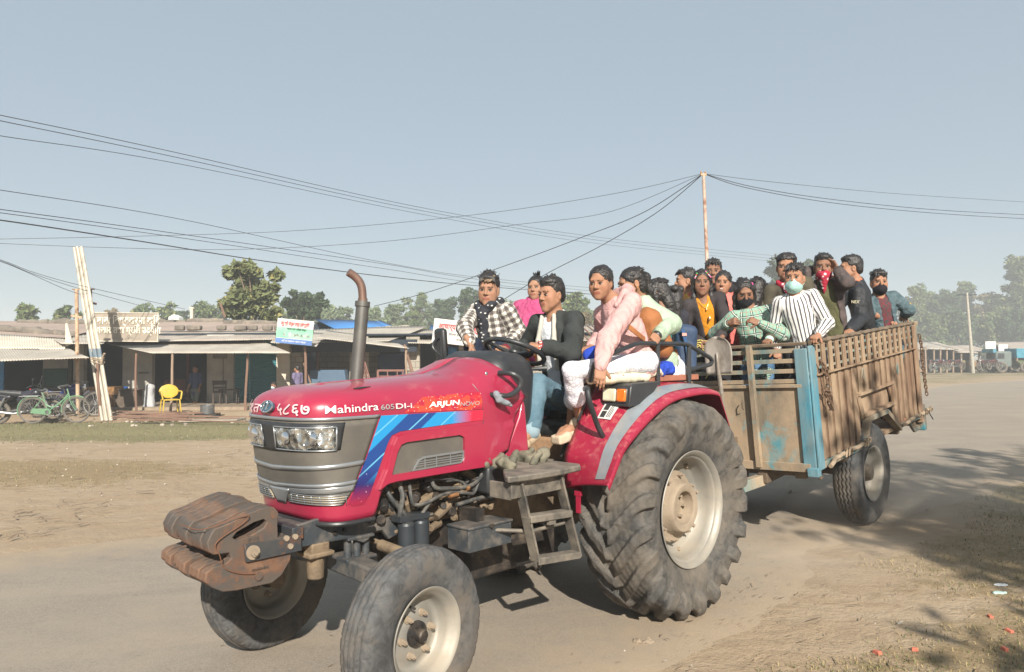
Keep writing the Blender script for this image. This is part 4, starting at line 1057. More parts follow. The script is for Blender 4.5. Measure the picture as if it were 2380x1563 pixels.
b = MB(); b.tube(catmull([(-1.92, .90, .87), (-1.98, .92, .86), (-2.03, .93, .79), (-2.10, .94, .72)], 4), .006, 6); o = b.build('loose_wire', M_hose); o.matrix_world = LM; tag(o, 'thin loose wire sticking out behind the tail of the trailer', 'wire')
def chain(P, seed, lab, step=.038, r=.0065):
    Q = catmull(P, 12); L = [0]
    for a, c in zip(Q[:-1], Q[1:]): L.append(L[-1]+(c-a).length)
    b = MB(); n = int(L[-1]/step)
    for i in range(n):
        s_ = (i+.5)*step; j = max(k for k in range(len(L)) if L[k] <= s_); j = min(j, len(Q)-2)
        p = Q[j].lerp(Q[j+1], (s_-L[j])/max(1e-6, L[j+1]-L[j])); d = (Q[j+1]-Q[j]).normalized()
        u = d.cross(Vector((0, 1, 0))).normalized() if abs(d.y) < .9 else Vector((1, 0, 0)); w_ = d.cross(u)
        e = u if i % 2 else w_; e = (e*.9+w_*.3).normalized()
        b.tube([p+d*(.027*math.cos(a))+e*(.014*math.sin(a)) for a in np.linspace(0, 2*PI, 12, endpoint=False)], r, 6, closed=True)
    o = b.build('chain', pbr('rusty_chain', (.12, .075, .05), .75, .4, (.18, .11, .07), 30, bump=.4)); o.matrix_world = LM; tag(o, lab, 'chain', 'chains hanging on the trailer')
chain([(1.19, .955, 1.72), (1.15, .975, 1.66), (1.12, .975, 1.60), (1.11, .975, 1.50), (1.12, .975, 1.35), (1.09, .98, 1.29), (1.12, .98, 1.30), (1.15, .975, 1.40), (1.19, .97, 1.46), (1.14, .99, 1.44), (1.10, .99, 1.34)], 1, 'rusty chain bunched at the front corner of the trailer beside the turquoise post')
chain([(-1.87, .93, 1.75), (-1.89, .94, 1.6), (-1.88, .94, 1.4), (-1.90, .94, 1.25), (-1.92, .94, 1.10), (-1.90, .95, 1.0)], 2, 'long rusty chain hanging down the rear corner of the trailer')
# shovel standing upright at the trailer front
v = Vol(.006, .006)
t = NT('worn_shovel_steel'); co = t.coord(); c = t.mix(t.ramp(t.noise(t.mapping(co, (1, 1, .6)), 7, 6, .65), [(.4, 0), (.62, 1)]), (.22, .19, .16), (.42, .38, .34)); t.base(c); t.set(Metallic=.35, Roughness=.5); t.bump(t.noise(co, 50, 5), .3, .003); M_shov = t.m
rows = []
for i in range(15):
    f = i/14; z = 1.665+.345*f; hw = .128+.012*math.sin(f*2.2) if f < .62 else .138*math.sqrt(max(0, 1-((f-.62)/.385)**2.2))
    rows.append([Vector((1.47+.022*(abs(u)**2)-.012*math.sin(PI*f), .145+hw*u, z)) for u in np.linspace(-1, 1, 13)])
b = MB(); b.grid(rows); so = b.build('shovel', M_shov, None, angle=60); so.modifiers.new('t', 'SOLIDIFY').thickness = .004; so.matrix_world = LM
tag(so, 'steel shovel standing blade up between the tractor and the trailer front', 'shovel')
b = MB(); b.tube([(1.478, .13, 1.86), (1.478, .13, 1.70), (1.47, .132, 1.62), (1.46, .135, 1.48)], [.006, .016, .019, .019], 10); b.build('socket', M_shov, so)
b = MB(); b.cyl((1.46, .135, 1.50), (1.42, .15, .86), .017, .017, 10); b.build('handle', pbr('grey_wood', (.22, .18, .14), .8, bump=.4, stretch=(1, 1, .2)), so)
b = MB(); b.box((1.38, .14, 1.03), (.14, .07, .05)); b.build('bracket', M_tdark, so)
# brick/plank strip and spotted cloth on the near fender
b = MB(); b.box((-.15, .60, 1.548), (.66, .19, .040)); o = b.build('plank', pbr('worn_red_brown_plank', (.33, .13, .08), .85, 0, (.25, .10, .06), 14, dust=.3, bump=.6, bs=50), None, bevel=.005); o.matrix_world = TM; tag(o, 'reddish brown plank laid on top of the near rear fender', 'plank')
t = NT('spotted_cloth'); co = t.coord(); vv = t.voro(co, 17); vc = t.voro(co, 17, out='Color')
c = t.mix(t.ramp(vv, [(.20, 1), (.26, 0)]), (.62, .56, .42), t.mix(t.sep(vc)[0], (.12, .09, .07), (.26, .05, .10))); t.base(c); t.set(Roughness=.9); M_spot = t.m
v = Vol(.008, .025); v.cap((.62, .66, 1.555), (.20, .68, 1.565), .030, .034); v.cap((.20, .68, 1.57), (.06, .70, 1.60), .034, .018); v.cap((.06, .70, 1.60), (-.02, .69, 1.57), .018, .012); v.cap((.60, .55, 1.55), (.15, .55, 1.555), .03, .03); v.noise = wrinkle(4, .007, 26)
V, F = v.mesh(); o = link('cloth', np_mesh('cloth', [(V, F, 0)], [M_spot])); o.matrix_world = TM; tag(o, 'cream cloth with dark spots folded on the near rear fender', 'cloth')
# muddy rag heap on the footboard
v = Vol(.01, .03)
r3 = random.Random(4)
for i in range(13): 
    x = r3.uniform(.98, 1.34); y = r3.uniform(.30, .60); v.cap((x, y, 1.08), (x+r3.uniform(-.10, .10), y+r3.uniform(-.08, .08), 1.09+r3.uniform(0, .05)), r3.uniform(.02, .042), .02)
v.noise = wrinkle(9, .012, 30); V, F = v.mesh(); o = link('sacking', np_mesh('sacking', [(V, F, 0)], [M_mat])); o.matrix_world = TM; tag(o, 'crumpled olive green sacking heaped on the muddy footboard', 'sacking')
# ------------------------------------------------------------------ ground, road
def vnoise(x, y, seed=0):
    r_ = np.random.RandomState(seed); s = 0
    for i in range(6):
        a = r_.uniform(0, 6.28); f = .35*1.7**i; p = r_.uniform(0, 6.28, 2)
        s = s+np.sin((x*np.cos(a)+y*np.sin(a))*f+p[0]+1.3*np.sin((y*np.cos(a)-x*np.sin(a))*f*.7+p[1]))/1.5**i
    return s/2.2
FAR = [(-60, -22), (-30, -8), (-12, 2.4), (-4.6, 6.75), (-2.7, 8.0), (2, 12.8), (8, 20.5), (22.2, 40.8), (33.7, 51), (60, 74), (140, 120)]
NEAR = [(-50, -34), (-20, -14), (-6, -3.2), (-.5, 2.9), (1.5, 4.93), (4.3, 8.2), (6.9, 10.2), (14, 17), (30, 32), (48, 47), (80, 66), (150, 106)]
def polydist(x, y, P):
    d = np.full(np.shape(x), 1e9)
    for a, b_ in zip(P[:-1], P[1:]):
        ax, ay = a; bx, by = b_; L = (bx-ax)**2+(by-ay)**2
        t_ = np.clip(((x-ax)*(bx-ax)+(y-ay)*(by-ay))/L, 0, 1)
        d = np.minimum(d, np.hypot(x-ax-t_*(bx-ax), y-ay-t_*(by-ay)))
    return d
def side_of(x, y, P):
    """>0 when the point is to the left of the polyline (towards the shops)"""
    best = np.full(np.shape(x), 1e9); s = np.zeros(np.shape(x))
    for a, b_ in zip(P[:-1], P[1:]):
        ax, ay = a; bx, by = b_; L = (bx-ax)**2+(by-ay)**2
        t_ = np.clip(((x-ax)*(bx-ax)+(y-ay)*(by-ay))/L, 0, 1); d = np.hypot(x-ax-t_*(bx-ax), y-ay-t_*(by-ay))
        c = (bx-ax)*(y-ay)-(by-ay)*(x-ax); m_ = d < best; best = np.where(m_, d, best); s = np.where(m_, np.sign(c), s)
    return s*best
def blob(x, y, cx, cy, rx, ry, rot=0.0):
    c, s = math.cos(rot), math.sin(rot); u = ((x-cx)*c+(y-cy)*s)/rx; v = (-(x-cx)*s+(y-cy)*c)/ry
    return np.clip(1.25-(u*u+v*v), 0, 1)
def green_amt(x, y):
    n = vnoise(x*1.6, y*1.6, 3)*.22
    g = np.maximum.reduce([blob(x, y, -9, 18.2, 9.5, 2.6)*1.1, blob(x, y, -3.2, 19.5, 5, 2.2)*.8, blob(x, y, -20, 17.5, 6, 3.5), blob(x, y, 6.6, 9.3, 2.4, .8, R(48))*.9, blob(x, y, 1.55, 3.85, 1.0, .38, R(25))*.8, blob(x, y, 3.6, 4.0, 1.1, .8)*.8])
    far = np.clip((y-34)/14, 0, 1)*np.clip(side_of(x, y, FAR)/2, 0, 1)*.62
    far2 = np.clip((-side_of(x, y, NEAR)-3)/6, 0, 1)*np.clip((y-9)/8, 0, 1)*.6
    return np.clip(np.maximum.reduce([g, far, far2])+n*(g > .05), 0, 1)
def dry_amt(x, y):
    return np.clip(np.maximum.reduce([blob(x, y, -8.5, 11.6, 4.4, 1.9), blob(x, y, -14, 12.5, 5, 3), blob(x, y, 3.4, 4.0, 2.4, 1.3, R(30)), blob(x, y, 4.2, 6.2, 2.2, 1.2, R(40))*.7, blob(x, y, 7.2, 9.2, 3, 2, R(45))*.8])+.2*vnoise(x*1.3, y*1.3, 8), 0, 1)
def gz(x, y):
    z = .03*vnoise(x*.6, y*.6, 1)*np.clip(polydist(x, y, FAR)/2, 0, 1)*np.clip(polydist(x, y, NEAR)/1.0, .0, 1)
    inside = (side_of(x, y, FAR) < 0) & (side_of(x, y, NEAR) > 0)
    z = np.where(inside, -.012, z-.004)
    z = z+.10*blob(x, y, -7.5, 19.0, 9, 1.6)+.14*np.clip((y-21.5)/1.5, 0, 1)*np.clip((-x-1)/3, 0, 1)*(y < 60)
    return z
def axis(lo, hi, c0, c1, fine, n):
    mid = list(np.arange(c0, c1, fine)); a = [c0-(c0-lo)*((i/n)**3) for i in range(n, 0, -1)]; b_ = [c1+(hi-c1)*((i/n)**3) for i in range(0, n+1)]
    return np.array(a+mid+b_)
xs = axis(-800, 800, -16, 16, .16, 36); ys = axis(-300, 900, -2, 26, .16, 40)
X, Y = np.meshgrid(xs, ys, indexing='ij'); Z = gz(X, Y)
V = np.stack([X, Y, Z], -1).reshape(-1, 3); ny_ = len(ys)
i = np.arange(len(xs)-1)[:, None]; k = np.arange(ny_-1)[None]; a = i*ny_+k
F = np.stack([a, a+ny_, a+ny_+1, a+1], -1).reshape(-1, 4)
cov = np.stack([green_amt(X, Y), dry_amt(X, Y), np.clip(side_of(X, Y, FAR)/3, 0, 1)], -1).reshape(-1, 3)
t = NT('dusty_earth'); co = t.coord(); cv = t.sep(t.attr('cover', 'Vector'))
n1 = t.noise(co, .35, 8, .62, .3); n2 = t.noise(co, 4.5, 8, .7, .3); n3 = t.noise(co, 38, 5, .7)
st = t.noise(t.mapping(co, (1, 3.0, 1), (0, 0, R(-20))), 1.1, 7, .65, .4)
c = t.mix(t.ramp(n1, [(.36, 0), (.64, 1)]), (.395, .31, .22), (.335, .255, .175))
c = t.mix(t.ramp(st, [(.42, 0), (.60, .75)]), c, (.335, .245, .16))
c = t.mix(t.ramp(n2, [(.50, 0), (.68, .6)]), c, (.285, .21, .145))
c = t.mix(t.ramp(n3, [(.60, 0), (.72, .5)]), c, (.24, .175, .12))
c = t.mix(t.ramp(t.noise(co, 95, 3, .6), [(.60, 0), (.68, .55)]), c, (.50, .41, .30))
gthr = t.math('ADD', cv[0], t.math('MULTIPLY', t.math('SUBTRACT', t.math('ADD', t.math('MULTIPLY', n2, .5), t.math('MULTIPLY', n1, .5)), .5), 3.4))
c = t.mix(t.ramp(gthr, [(.34, 0), (.80, .8)]), c, t.mix(n3, (.125, .130, .060), (.215, .19, .10)))
dthr = t.math('ADD', cv[1], t.math('MULTIPLY', t.math('SUBTRACT', n2, .5), 1.9))
c = t.mix(t.ramp(dthr, [(.45, 0), (.80, .65)]), c, t.mix(n3, (.27, .20, .10), (.19, .14, .075)))
t.base(c); t.set(Roughness=.95); t.b.inputs['Specular IOR Level'].default_value = .15
t.bump(t.math('ADD', t.math('MULTIPLY', n2, 1.4), t.math('MULTIPLY', n3, .35)), .7, .035)
M_ground = t.m
me = np_mesh('ground', [(V, F, 0)], [M_ground], attrs={'cover': cov}); g = link('ground', me); tag(g, 'flat dusty tan earth with thin grass and litter', 'ground', kind='structure')
# road: a sheet a little above the ground, ragged edges
def resample(P, n, s0=0.0):
    A = np.array(P, float); L = np.r_[0, np.cumsum(np.hypot(*np.diff(A, axis=0).T))]; u = np.linspace(0, 1, n)**1.0*L[-1]
    Q = np.array([(v.x, v.y) for v in catmull([(p[0], p[1], 0) for p in P], 10)]); Lq = np.r_[0, np.cumsum(np.hypot(*np.diff(Q, axis=0).T))]
    u = np.linspace(0, Lq[-1], n); return np.stack([np.interp(u, Lq, Q[:, 0]), np.interp(u, Lq, Q[:, 1])], -1)
# parametrise both edges by x+y so that cross lines stay square to the road
def edge_at(P, q):
    Q = np.array([(v.x, v.y) for v in catmull([(p[0], p[1], 0) for p in P], 12)]); s_ = Q[:, 0]+Q[:, 1]
    return np.stack([np.interp(q, s_, Q[:, 0]), np.interp(q, s_, Q[:, 1])], -1)
q = np.concatenate([np.linspace(-70, -8, 40)[:-1], np.linspace(-8, 30, 420)[:-1], np.linspace(30, 240, 160)])
E0 = edge_at(FAR, q); E1 = edge_at(NEAR, q); nt_ = 34
rw = np.random.RandomState(5)
j0 = .16*vnoise(q*2.2, q*0, 4)+.07*vnoise(q*9, q*0, 6); j1 = .28*vnoise(q*1.7, q*0, 14)+.10*vnoise(q*8, q*0, 16)
W_ = np.hypot(*(E1-E0).T)
rows = []
for i in range(nt_+1):
    f = i/nt_; ff = (-j0/W_)*(1-f)+(1+j1/W_)*f if True else f
    rows.append(E0+(E1-E0)*ff[:, None])
RV = np.stack(rows, 1); zz = np.full(RV.shape[:2], .0)+.012*np.sin(np.linspace(0, PI, nt_+1))[None]
zz = zz-.012*(np.arange(nt_+1)[None] % nt_ == 0)
V = np.concatenate([RV, zz[..., None]], -1).reshape(-1, 3); n_ = nt_+1
i = np.arange(len(q)-1)[:, None]; k = np.arange(nt_)[None]; a = i*n_+k; F = np.stack([a, a+n_, a+n_+1, a+1], -1).reshape(-1, 4)
ed = np.tile((1-np.abs(np.linspace(-1, 1, n_)))[None], (len(q), 1)); ed = ed*np.clip(W_, 0, 12)[:, None]*.5
cov = np.stack([ed, ed*0, ed*0], -1).reshape(-1, 3)
t = NT('dusty_worn_asphalt'); co = t.coord(); e_ = t.sep(t.attr('edge', 'Vector'))[0]
n1 = t.noise(co, .5, 8, .65, .4); n2 = t.noise(co, 4, 8, .7, .3); n3 = t.noise(co, 60, 5, .75); n4 = t.noise(co, 170, 3, .6)
along = t.noise(t.mapping(co, (.45, 1.1, 1), (0, 0, R(-45))), 1.1, 8, .66, .9)
c = t.mix(t.ramp(n1, [(.34, 0), (.66, 1)]), (.315, .270, .22), (.265, .228, .190))
c = t.mix(t.ramp(n3, [(.45, 0), (.62, .65)]), c, (.19, .165, .14))
c = t.mix(t.ramp(n4, [(.52, 0), (.66, .6)]), c, (.45, .39, .31))
c = t.mix(t.ramp(along, [(.42, 0), (.66, .6)]), c, (.365, .305, .235))
c = t.mix(t.ramp(n2, [(.58, 0), (.74, .5)]), c, (.22, .185, .15))
f = t.ramp(t.math('ADD', e_, t.math('MULTIPLY', t.math('SUBTRACT', n2, .5), 1.6)), [(.10, 1), (.9, 0)])
c = t.mix(f, c, (.375, .295, .21))
t.base(c); t.set(Roughness=.93); t.b.inputs['Specular IOR Level'].default_value = .2
t.bump(t.math('ADD', t.math('ADD', t.math('MULTIPLY', n3, .5), n4), t.math('MULTIPLY', n2, .8)), .55, .012)
me = np_mesh('road', [(V, F, 0)], [t.m], attrs={'edge': cov}); rd = link('road', me); tag(rd, 'dust covered worn asphalt road', 'road', kind='structure')

# ------------------------------------------------------------------ ground litter (nobody could count it)
def scatter_mesh(name, pts, maker, mats):
    Vs = []; Fs = []; Ms = []; b_ = 0
    for p in pts:
        v, f, mi = maker(p)
        Vs.append(v); Fs.append(np.array(f)+b_); b_ += len(v); Ms.append(np.full(len(f), mi))
    return np_mesh(name, [(np.concatenate(Vs), np.concatenate(Fs), np.concatenate(Ms))], mats)
rs = np.random.RandomState(12)
M_g1 = pbr('dusty_green_blades', (.105, .125, .045), .8, 0, (.16, .16, .07), 4, bump=0); M_g2 = pbr('dry_grass_blades', (.24, .18, .085), .85, 0, (.32, .25, .13), 4, bump=0)
def blade(p):
    x, y, h_, mi = p; a = rs.uniform(0, 6.28); w_ = h_*.09+.0015; l = rs.uniform(.2, 1.1)*h_; d = np.array([math.cos(a), math.sin(a), 0]); s_ = np.array([-d[1], d[0], 0])*w_
    z = float(gz(np.array(x), np.array(y))); o = np.array([x, y, z])
    v = np.array([o-s_, o+s_, o+d*l*.45+s_*.7+[0, 0, h_*.7], o+d*l*.45-s_*.7+[0, 0, h_*.7], o+d*l*1.1+[0, 0, h_*.95+.001], o+d*l*1.1+s_*.1+[0, 0, h_*.95]])
    return v, [(0, 1, 2, 3), (3, 2, 5, 4)], mi
pts = []
def fill(n, x0, x1, y0, y1, fn, hlo, hhi, dry, thr=.5):
    X_ = rs.uniform(x0, x1, n); Y_ = rs.uniform(y0, y1, n); g_ = fn(X_, Y_)+.35*vnoise(X_*7, Y_*7, 21)
    for x, y, q_ in zip(X_, Y_, g_):
        if q_ > thr and not (side_of(np.array(x), np.array(y), FAR) < .1 and side_of(np.array(x), np.array(y), NEAR) > -.05): pts.append((x, y, rs.uniform(hlo, hhi), 1 if rs.uniform() < dry else 0))
fill(20000, .9, 5.6, 3.2, 6.2, green_amt, .005, .022, .5, .30)
fill(22000, 1.0, 6.5, 3.1, 8.0, dry_amt, .005, .024, .7, .45)
fill(5000, 4, 11, 7.2, 13, green_amt, .015, .05, .5, .45)
fill(12000, -18, 2, 15.5, 21.5, green_amt, .015, .045, .15, .45)
fill(7000, -14, -4, 9.5, 14, dry_amt, .010, .03, .6, .5)
me = scatter_mesh('grass', pts, blade, [M_g1, M_g2]); tag(link('grass', me), 'short dusty green and straw coloured grass in patches beside the road', 'grass', kind='stuff')
M_l1 = pbr('dry_straw', (.34, .25, .15), .9, bump=0); M_l2 = pbr('dark_dead_leaf', (.185, .13, .085), .9, bump=0); M_l3 = pbr('pale_scrap', (.52, .47, .40), .8, bump=0)
def bit(p):
    x, y, L_, mi = p; a = rs.uniform(0, 6.28) if rs.uniform() < .4 else rs.normal(.5, .5); w_ = L_*rs.uniform(.05, .2) if mi else L_*.05; d = np.array([math.cos(a), math.sin(a), 0])*L_/2; s_ = np.array([-d[1], d[0], 0])/L_*2*w_/2
    z = max(float(gz(np.array(x), np.array(y))), .012)+.003; o = np.array([x, y, z]); t0 = rs.uniform(0, .25)*L_; t1 = rs.uniform(0, .2)*L_
    v = np.array([o-d-s_, o-d+s_, o+s_*1.4+[0, 0, t0*.5], o-s_*1.4+[0, 0, t0*.4], o+d+s_*.6+[0, 0, t1], o+d-s_*.6+[0, 0, t1*.8]])
    return v, [(0, 1, 2, 3), (3, 2, 4, 5)], mi
pts = []
for n, x0, x1, y0, y1, lo, hi in ((3200, .8, 6.0, 3.1, 7.0, .010, .034), (70, 1.0, 6.0, 3.3, 7.0, .04, .07), (1100, 3.2, 9, 5.5, 12, .02, .09), (1500, -12, 0, 8.0, 19, .03, .12), (350, -12, 2, 3.5, 8.0, .012, .03), (250, -6, -2.6, 7.0, 8.6, .03, .12)):
    for i in range(n):
        x, y = rs.uniform(x0, x1), rs.uniform(y0, y1)
        if vnoise(np.array(x*2.), np.array(y*2.), 31) < -.15 and lo > .013: continue
        pts.append((x, y, rs.uniform(lo, hi)*(1.0 if rs.uniform() < .8 else 1.7), int(rs.choice(3, p=[.42, .54, .04]))))
me = scatter_mesh('litter', pts, bit, [M_l1, M_l2, M_l3]); tag(link('litter', me), 'straw, dead leaves and scraps scattered over the bare earth', 'litter', kind='stuff')
def peb(p):
    x, y, r_, mi = p; z = max(float(gz(np.array(x), np.array(y))), .0)+r_*.15
    v = []; 
    for zz_, rr_ in ((-.4, .8), (.25, 1.0), (.62, .55)):
        for k_ in range(6): a = k_*PI/3+zz_; q_ = rs.uniform(.8, 1.15); v.append((x+r_*rr_*q_*math.cos(a), y+r_*rr_*q_*math.sin(a), z+r_*zz_))
    v = np.array(v); f = [(i_*6+k_, i_*6+(k_+1) % 6, (i_+1)*6+(k_+1) % 6, (i_+1)*6+k_) for i_ in range(2) for k_ in range(6)]+[(12, 13, 14, 15), (12, 15, 16, 17)]
    return v, f, mi
pts = []
for n, x0, x1, y0, y1, lo, hi in ((260, -6, 7, 3.3, 11, .003, .010), (200, -13, 0, 8.5, 20, .008, .02), (40, -11, -5, 18.5, 21, .03, .07)):
    for i in range(n): pts.append((rs.uniform(x0, x1), rs.uniform(y0, y1), rs.uniform(lo, hi), 0 if rs.uniform() < .6 else 1))
me = scatter_mesh('pebbles', pts, peb, [pbr('pale_pebble', (.46, .40, .33), .9, bump=.2), pbr('grey_pebble', (.26, .22, .18), .9, bump=.2)]); tag(link('pebbles', me), 'small pale pebbles and clods on the earth and road', 'pebbles', kind='stuff')
# single things on the verge
M_brick = pbr('brick_red', (.50, .15, .09), .9, 0, (.42, .12, .08), 30, dust=.3, bump=.5)
bl = ['orange red brick chip lying on the verge below the trailer wheel shadow, the leftmost one', 'small orange red brick chip between the two others on the verge', 'orange red brick chip beside the dark grass clump at the right edge', 'brick chip in the yellow grass at the lower right corner', 'broken brick chip half buried in grass at the far right']
for (px, py, s_), lb in zip(((2039, 1520, .05), (2126, 1513, .036), (2302, 1437, .045), (2335, 1512, .04), (2346, 1470, .05)), bl):
    p = atz(px, py); b = MB(); b.box((0, 0, .008), (s_, s_*.6, .022), (0, .1, .4+px*.01), taper=.85); o = b.build('brick_chip', M_brick, None, bevel=.003); o.location = p; tag(o, lb, 'brick', 'brick chips on the verge')
for px, py, nm, lb, mt, s_ in ((2327, 1364, 'plastic_wrapper', 'white crumpled wrapper on the shaded verge at the right, upper one', pbr('white_plastic', (.6, .62, .63), .4, bump=.3), .05), (2322, 1382, 'plastic_wrapper', 'pale green torn wrapper on the verge at the right, lower one', pbr('mint_plastic', (.40, .55, .50), .4, bump=.3), .05), (340, 1498, 'paper_scrap', None, None, 0)):
    if not lb: continue
    p = atz(px, py); v = Vol(.006, .01); v.ell((0, 0, .012), (s_, s_*.5, .008)); v.noise = wrinkle(px, .006, 60); V, F = v.mesh(); o = link(nm, np_mesh(nm, [(V, F, 0)], [mt])); o.location = p; tag(o, lb, 'wrapper')
p = atz(1494, 1493); v = Vol(.005, .004); v.ell((0, 0, .008), (.055, .035, .010)); v.noise = wrinkle(77, .012, 40); V, F = v.mesh(); o = link('leaf_scrap', np_mesh('leaf_scrap', [(V, F, 0)], [pbr('pale_leaf', (.30, .235, .17), .8)])); o.location = p; tag(o, 'flat pale scrap on the sunlit dust below the big rear tractor wheel', 'scrap')
# ------------------------------------------------------------------ shop row
def X_(px, Y): return (px-1190)/FPX*Y
def P_(px, py, Y): return atY(px, py, Y)
def tin(name, quad, mat, pitch=.076, amp=.011, nw=None, parent=None, ragged=.02, seed=1, sag=.02):
    """corrugated sheet: quad = front-left, front-right, back-right, back-left"""
    a, b_, c, d = [Vector(q) for q in quad]; W = (b_-a).length; n = int(W/pitch*4); r_ = random.Random(seed); rows = []
    m_ = 6; sheets = max(1, int(W/.78)); jag = [r_.uniform(-ragged, ragged*1.5) for _ in range(sheets+1)]
    nrm = (b_-a).cross(d-a).normalized()
    if nrm.z < 0: nrm = -nrm
    for i in range(n+1):
        u = i/n; row = []
        j = jag[min(sheets, int(u*sheets))]; ph = amp*math.sin(2*PI*u*W/pitch)
        lift = .006*(int(u*sheets) % 2)
        for k in range(m_+1):
            v_ = k/m_; f = a.lerp(b_, u); g = d.lerp(c, u); p = f.lerp(g, v_ if k else -j)
            p = p+nrm*(ph+lift)-Vector((0, 0, sag*math.sin(PI*v_)*(.5+.5*math.sin(u*7+seed))))
            row.append(p)
        rows.append(row)
    mb = MB(); mb.grid(rows); o = mb.build(name, mat, parent, angle=80); s_ = o.modifiers.new('t', 'SOLIDIFY'); s_.thickness = .004
    return o
def tinmat(name, c1, c2, c3, f=.5):
    t = NT(name); co = t.coord(); n = t.noise(t.mapping(co, (1, .5, 1)), 1.2, 8, .7, .3); n2 = t.noise(co, 9, 6, .7)
    c = t.mix(t.ramp(n, [(.35, 0), (.62, 1)]), c1, c2); c = t.mix(t.ramp(n2, [(.60-.1*f, 0), (.72, .8)]), c, c3); t.base(c); t.set(Roughness=.75, Metallic=.1); t.bump(n2, .2, .004); return t.m
M_tin = tinmat('dusty_tin', (.46, .42, .36), (.34, .305, .26), (.22, .175, .135)); M_tin2 = tinmat('weathered_tin', (.46, .41, .35), (.34, .29, .245), (.20, .155, .12), .7)
M_tile = tinmat('brown_roof_slab', (.40, .31, .255), (.32, .245, .205), (.20, .155, .125), .6)
M_stone = pbr('lichen_stone', (.19, .165, .135), .95, 0, (.12, .105, .09), 2.5, dust=.3, bump=.8, bs=14, bd=.03)
M_plas = pbr('stained_white_plaster', (.44, .42, .38), .9, 0, (.30, .285, .26), 1.5, dust=.35, dustcol=(.30, .26, .21), ds=2, bump=.25, bs=20)
M_plas2 = pbr('cream_plaster', (.55, .50, .42), .9, 0, (.44, .40, .33), 1.2, dust=.25, ds=1.5, bump=.2, bs=20)
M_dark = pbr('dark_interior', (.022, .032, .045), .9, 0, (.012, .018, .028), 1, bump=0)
M_wood = pbr('brown_wood_post', (.20, .115, .08), .85, 0, (.14, .085, .06), 6, bump=.5, stretch=(1, 1, .2))
M_bam = pbr('pale_wood_post', (.30, .22, .16), .85, 0, (.22, .16, .11), 6, bump=.5, stretch=(1, 1, .2))
M_steel = pbr('rusted_steel_pipe', (.42, .27, .17), .7, .2, (.50, .38, .27), 4, rust=.4, rs=5, bump=.2)
M_rfrm = pbr('dull_red_frame', (.22, .11, .085), .8, 0, (.17, .085, .07), 8, bump=.2)
t = NT('block_masonry'); co = t.coord(); bt = t.node('ShaderNodeTexBrick'); t.link(t.mapping(co, (1, 1, 1), (R(90), 0, 0)), bt.inputs[0])
bt.inputs['Scale'].default_value = 1.0; bt.inputs['Brick Width'].default_value = .40; bt.inputs['Row Height'].default_value = .20; bt.inputs['Mortar Size'].default_value = .012
bt.inputs['Color1'].default_value = (.33, .30, .25, 1); bt.inputs['Color2'].default_value = (.26, .235, .20, 1); bt.inputs['Mortar'].default_value = (.16, .145, .125, 1)
t.base(t.mix(t.ramp(t.noise(co, 3, 7, .7), [(.4, 0), (.7, .5)]), bt.outputs[0], (.22, .20, .17))); t.set(Roughness=.95); t.bump(t.math('ADD', bt.outputs['Fac'], t.noise(co, 20, 5)), -.5, .02); M_block = t.m
t = NT('teal_shutter_paint'); co = t.coord(); c = t.mix(t.ramp(t.noise(co, 2, 6, .65), [(.35, 0), (.65, 1)]), (.045, .20, .24), (.06, .24, .27)); t.base(c); t.set(Roughness=.55, Metallic=.2); M_shut = t.m
M_tarp = pbr('deep_blue_sheet', (.02, .16, .36), .6, 0, (.015, .11, .27), 3, bump=.4, bs=12, bd=.02)
YW, YP = 26.6, 23.4
def bld(name, label, cat='shop'): return empty(name, (0, 0, 0), label=label, cat=cat)
def wallbox(mb, x0, x1, z0, z1, Y, d=.22): mb.box(((x0+x1)/2, Y+d/2, (z0+z1)/2), (x1-x0, d, z1-z0))
def post(px, pyt, pyb, Y, r_, mat, lab, lean=0.0, group='thin posts holding up the awnings', nm='awning_post', pxb=None):
    a = P_(px if pxb is None else pxb, pyb, Y); b_ = P_(px, pyt, Y); b_.y = Y; a.y = Y
    mb = MB(); Q = [a.lerp(b_, q_)+Vector((.015*math.sin(q_*5+px), 0, 0)) for q_ in (0, .25, .5, .75, 1)]; mb.tube(Q, [r_*1.1, r_, r_, r_*.95, r_*.9], 8)
    o = mb.build(nm, mat); return tag(o, lab, 'post', group)
ZG = .14
# shop A: the middle shop (pillars, dark room, white wall, teal shutter)
SA = bld('shop', 'low shop with white plaster pillars, a dark open doorway and a teal roller shutter')
xa = [X_(p, YW) for p in (288, 357, 483, 545, 645, 676)]
mb = MB(); wallbox(mb, xa[0], xa[1], ZG, 2.6, YW-.1); mb.build('pillar', M_plas, SA, bevel=.01)
mb = MB(); wallbox(mb, xa[2], xa[3], ZG, 2.6, YW-.1); mb.build('front_wall', M_plas, SA, bevel=.01)
mb = MB(); wallbox(mb, xa[4], xa[5], ZG, 2.6, YW-.15); mb.build('pillar', M_plas2, SA, bevel=.01)
mb = MB(); mb.box((xa[2]+.62*(xa[3]-xa[2]), YW-.105, 1.3), (.03, .02, 2.2)); mb.box((xa[0]+.72*(xa[1]-xa[0]), YW-.12, 1.28), (.36, .02, .07)); mb.box(((xa[2]*.5+xa[3]*.5), YW-.115, 1.92), (.5, .015, .32)); mb.build('wall_stain', pbr('grey_stain', (.22, .21, .19), .9, bump=0), SA)
rows = []
for i in range(141):
    z = ZG+.05+i*(2.3/140); rows.append([(xa[3]-.02, YW+.05-.016*math.sin(i*2*PI/4), z), (xa[4]+.02, YW+.05-.016*math.sin(i*2*PI/4), z)])
mb = MB(); mb.grid(rows); mb.box((xa[3]+.36*(xa[4]-xa[3]), YW+.0, 1.3), (.05, .05, 2.3)); mb.build('roller_shutter', M_shut, SA, angle=70)
mb = MB(); xl, xr = xa[0], xa[5]
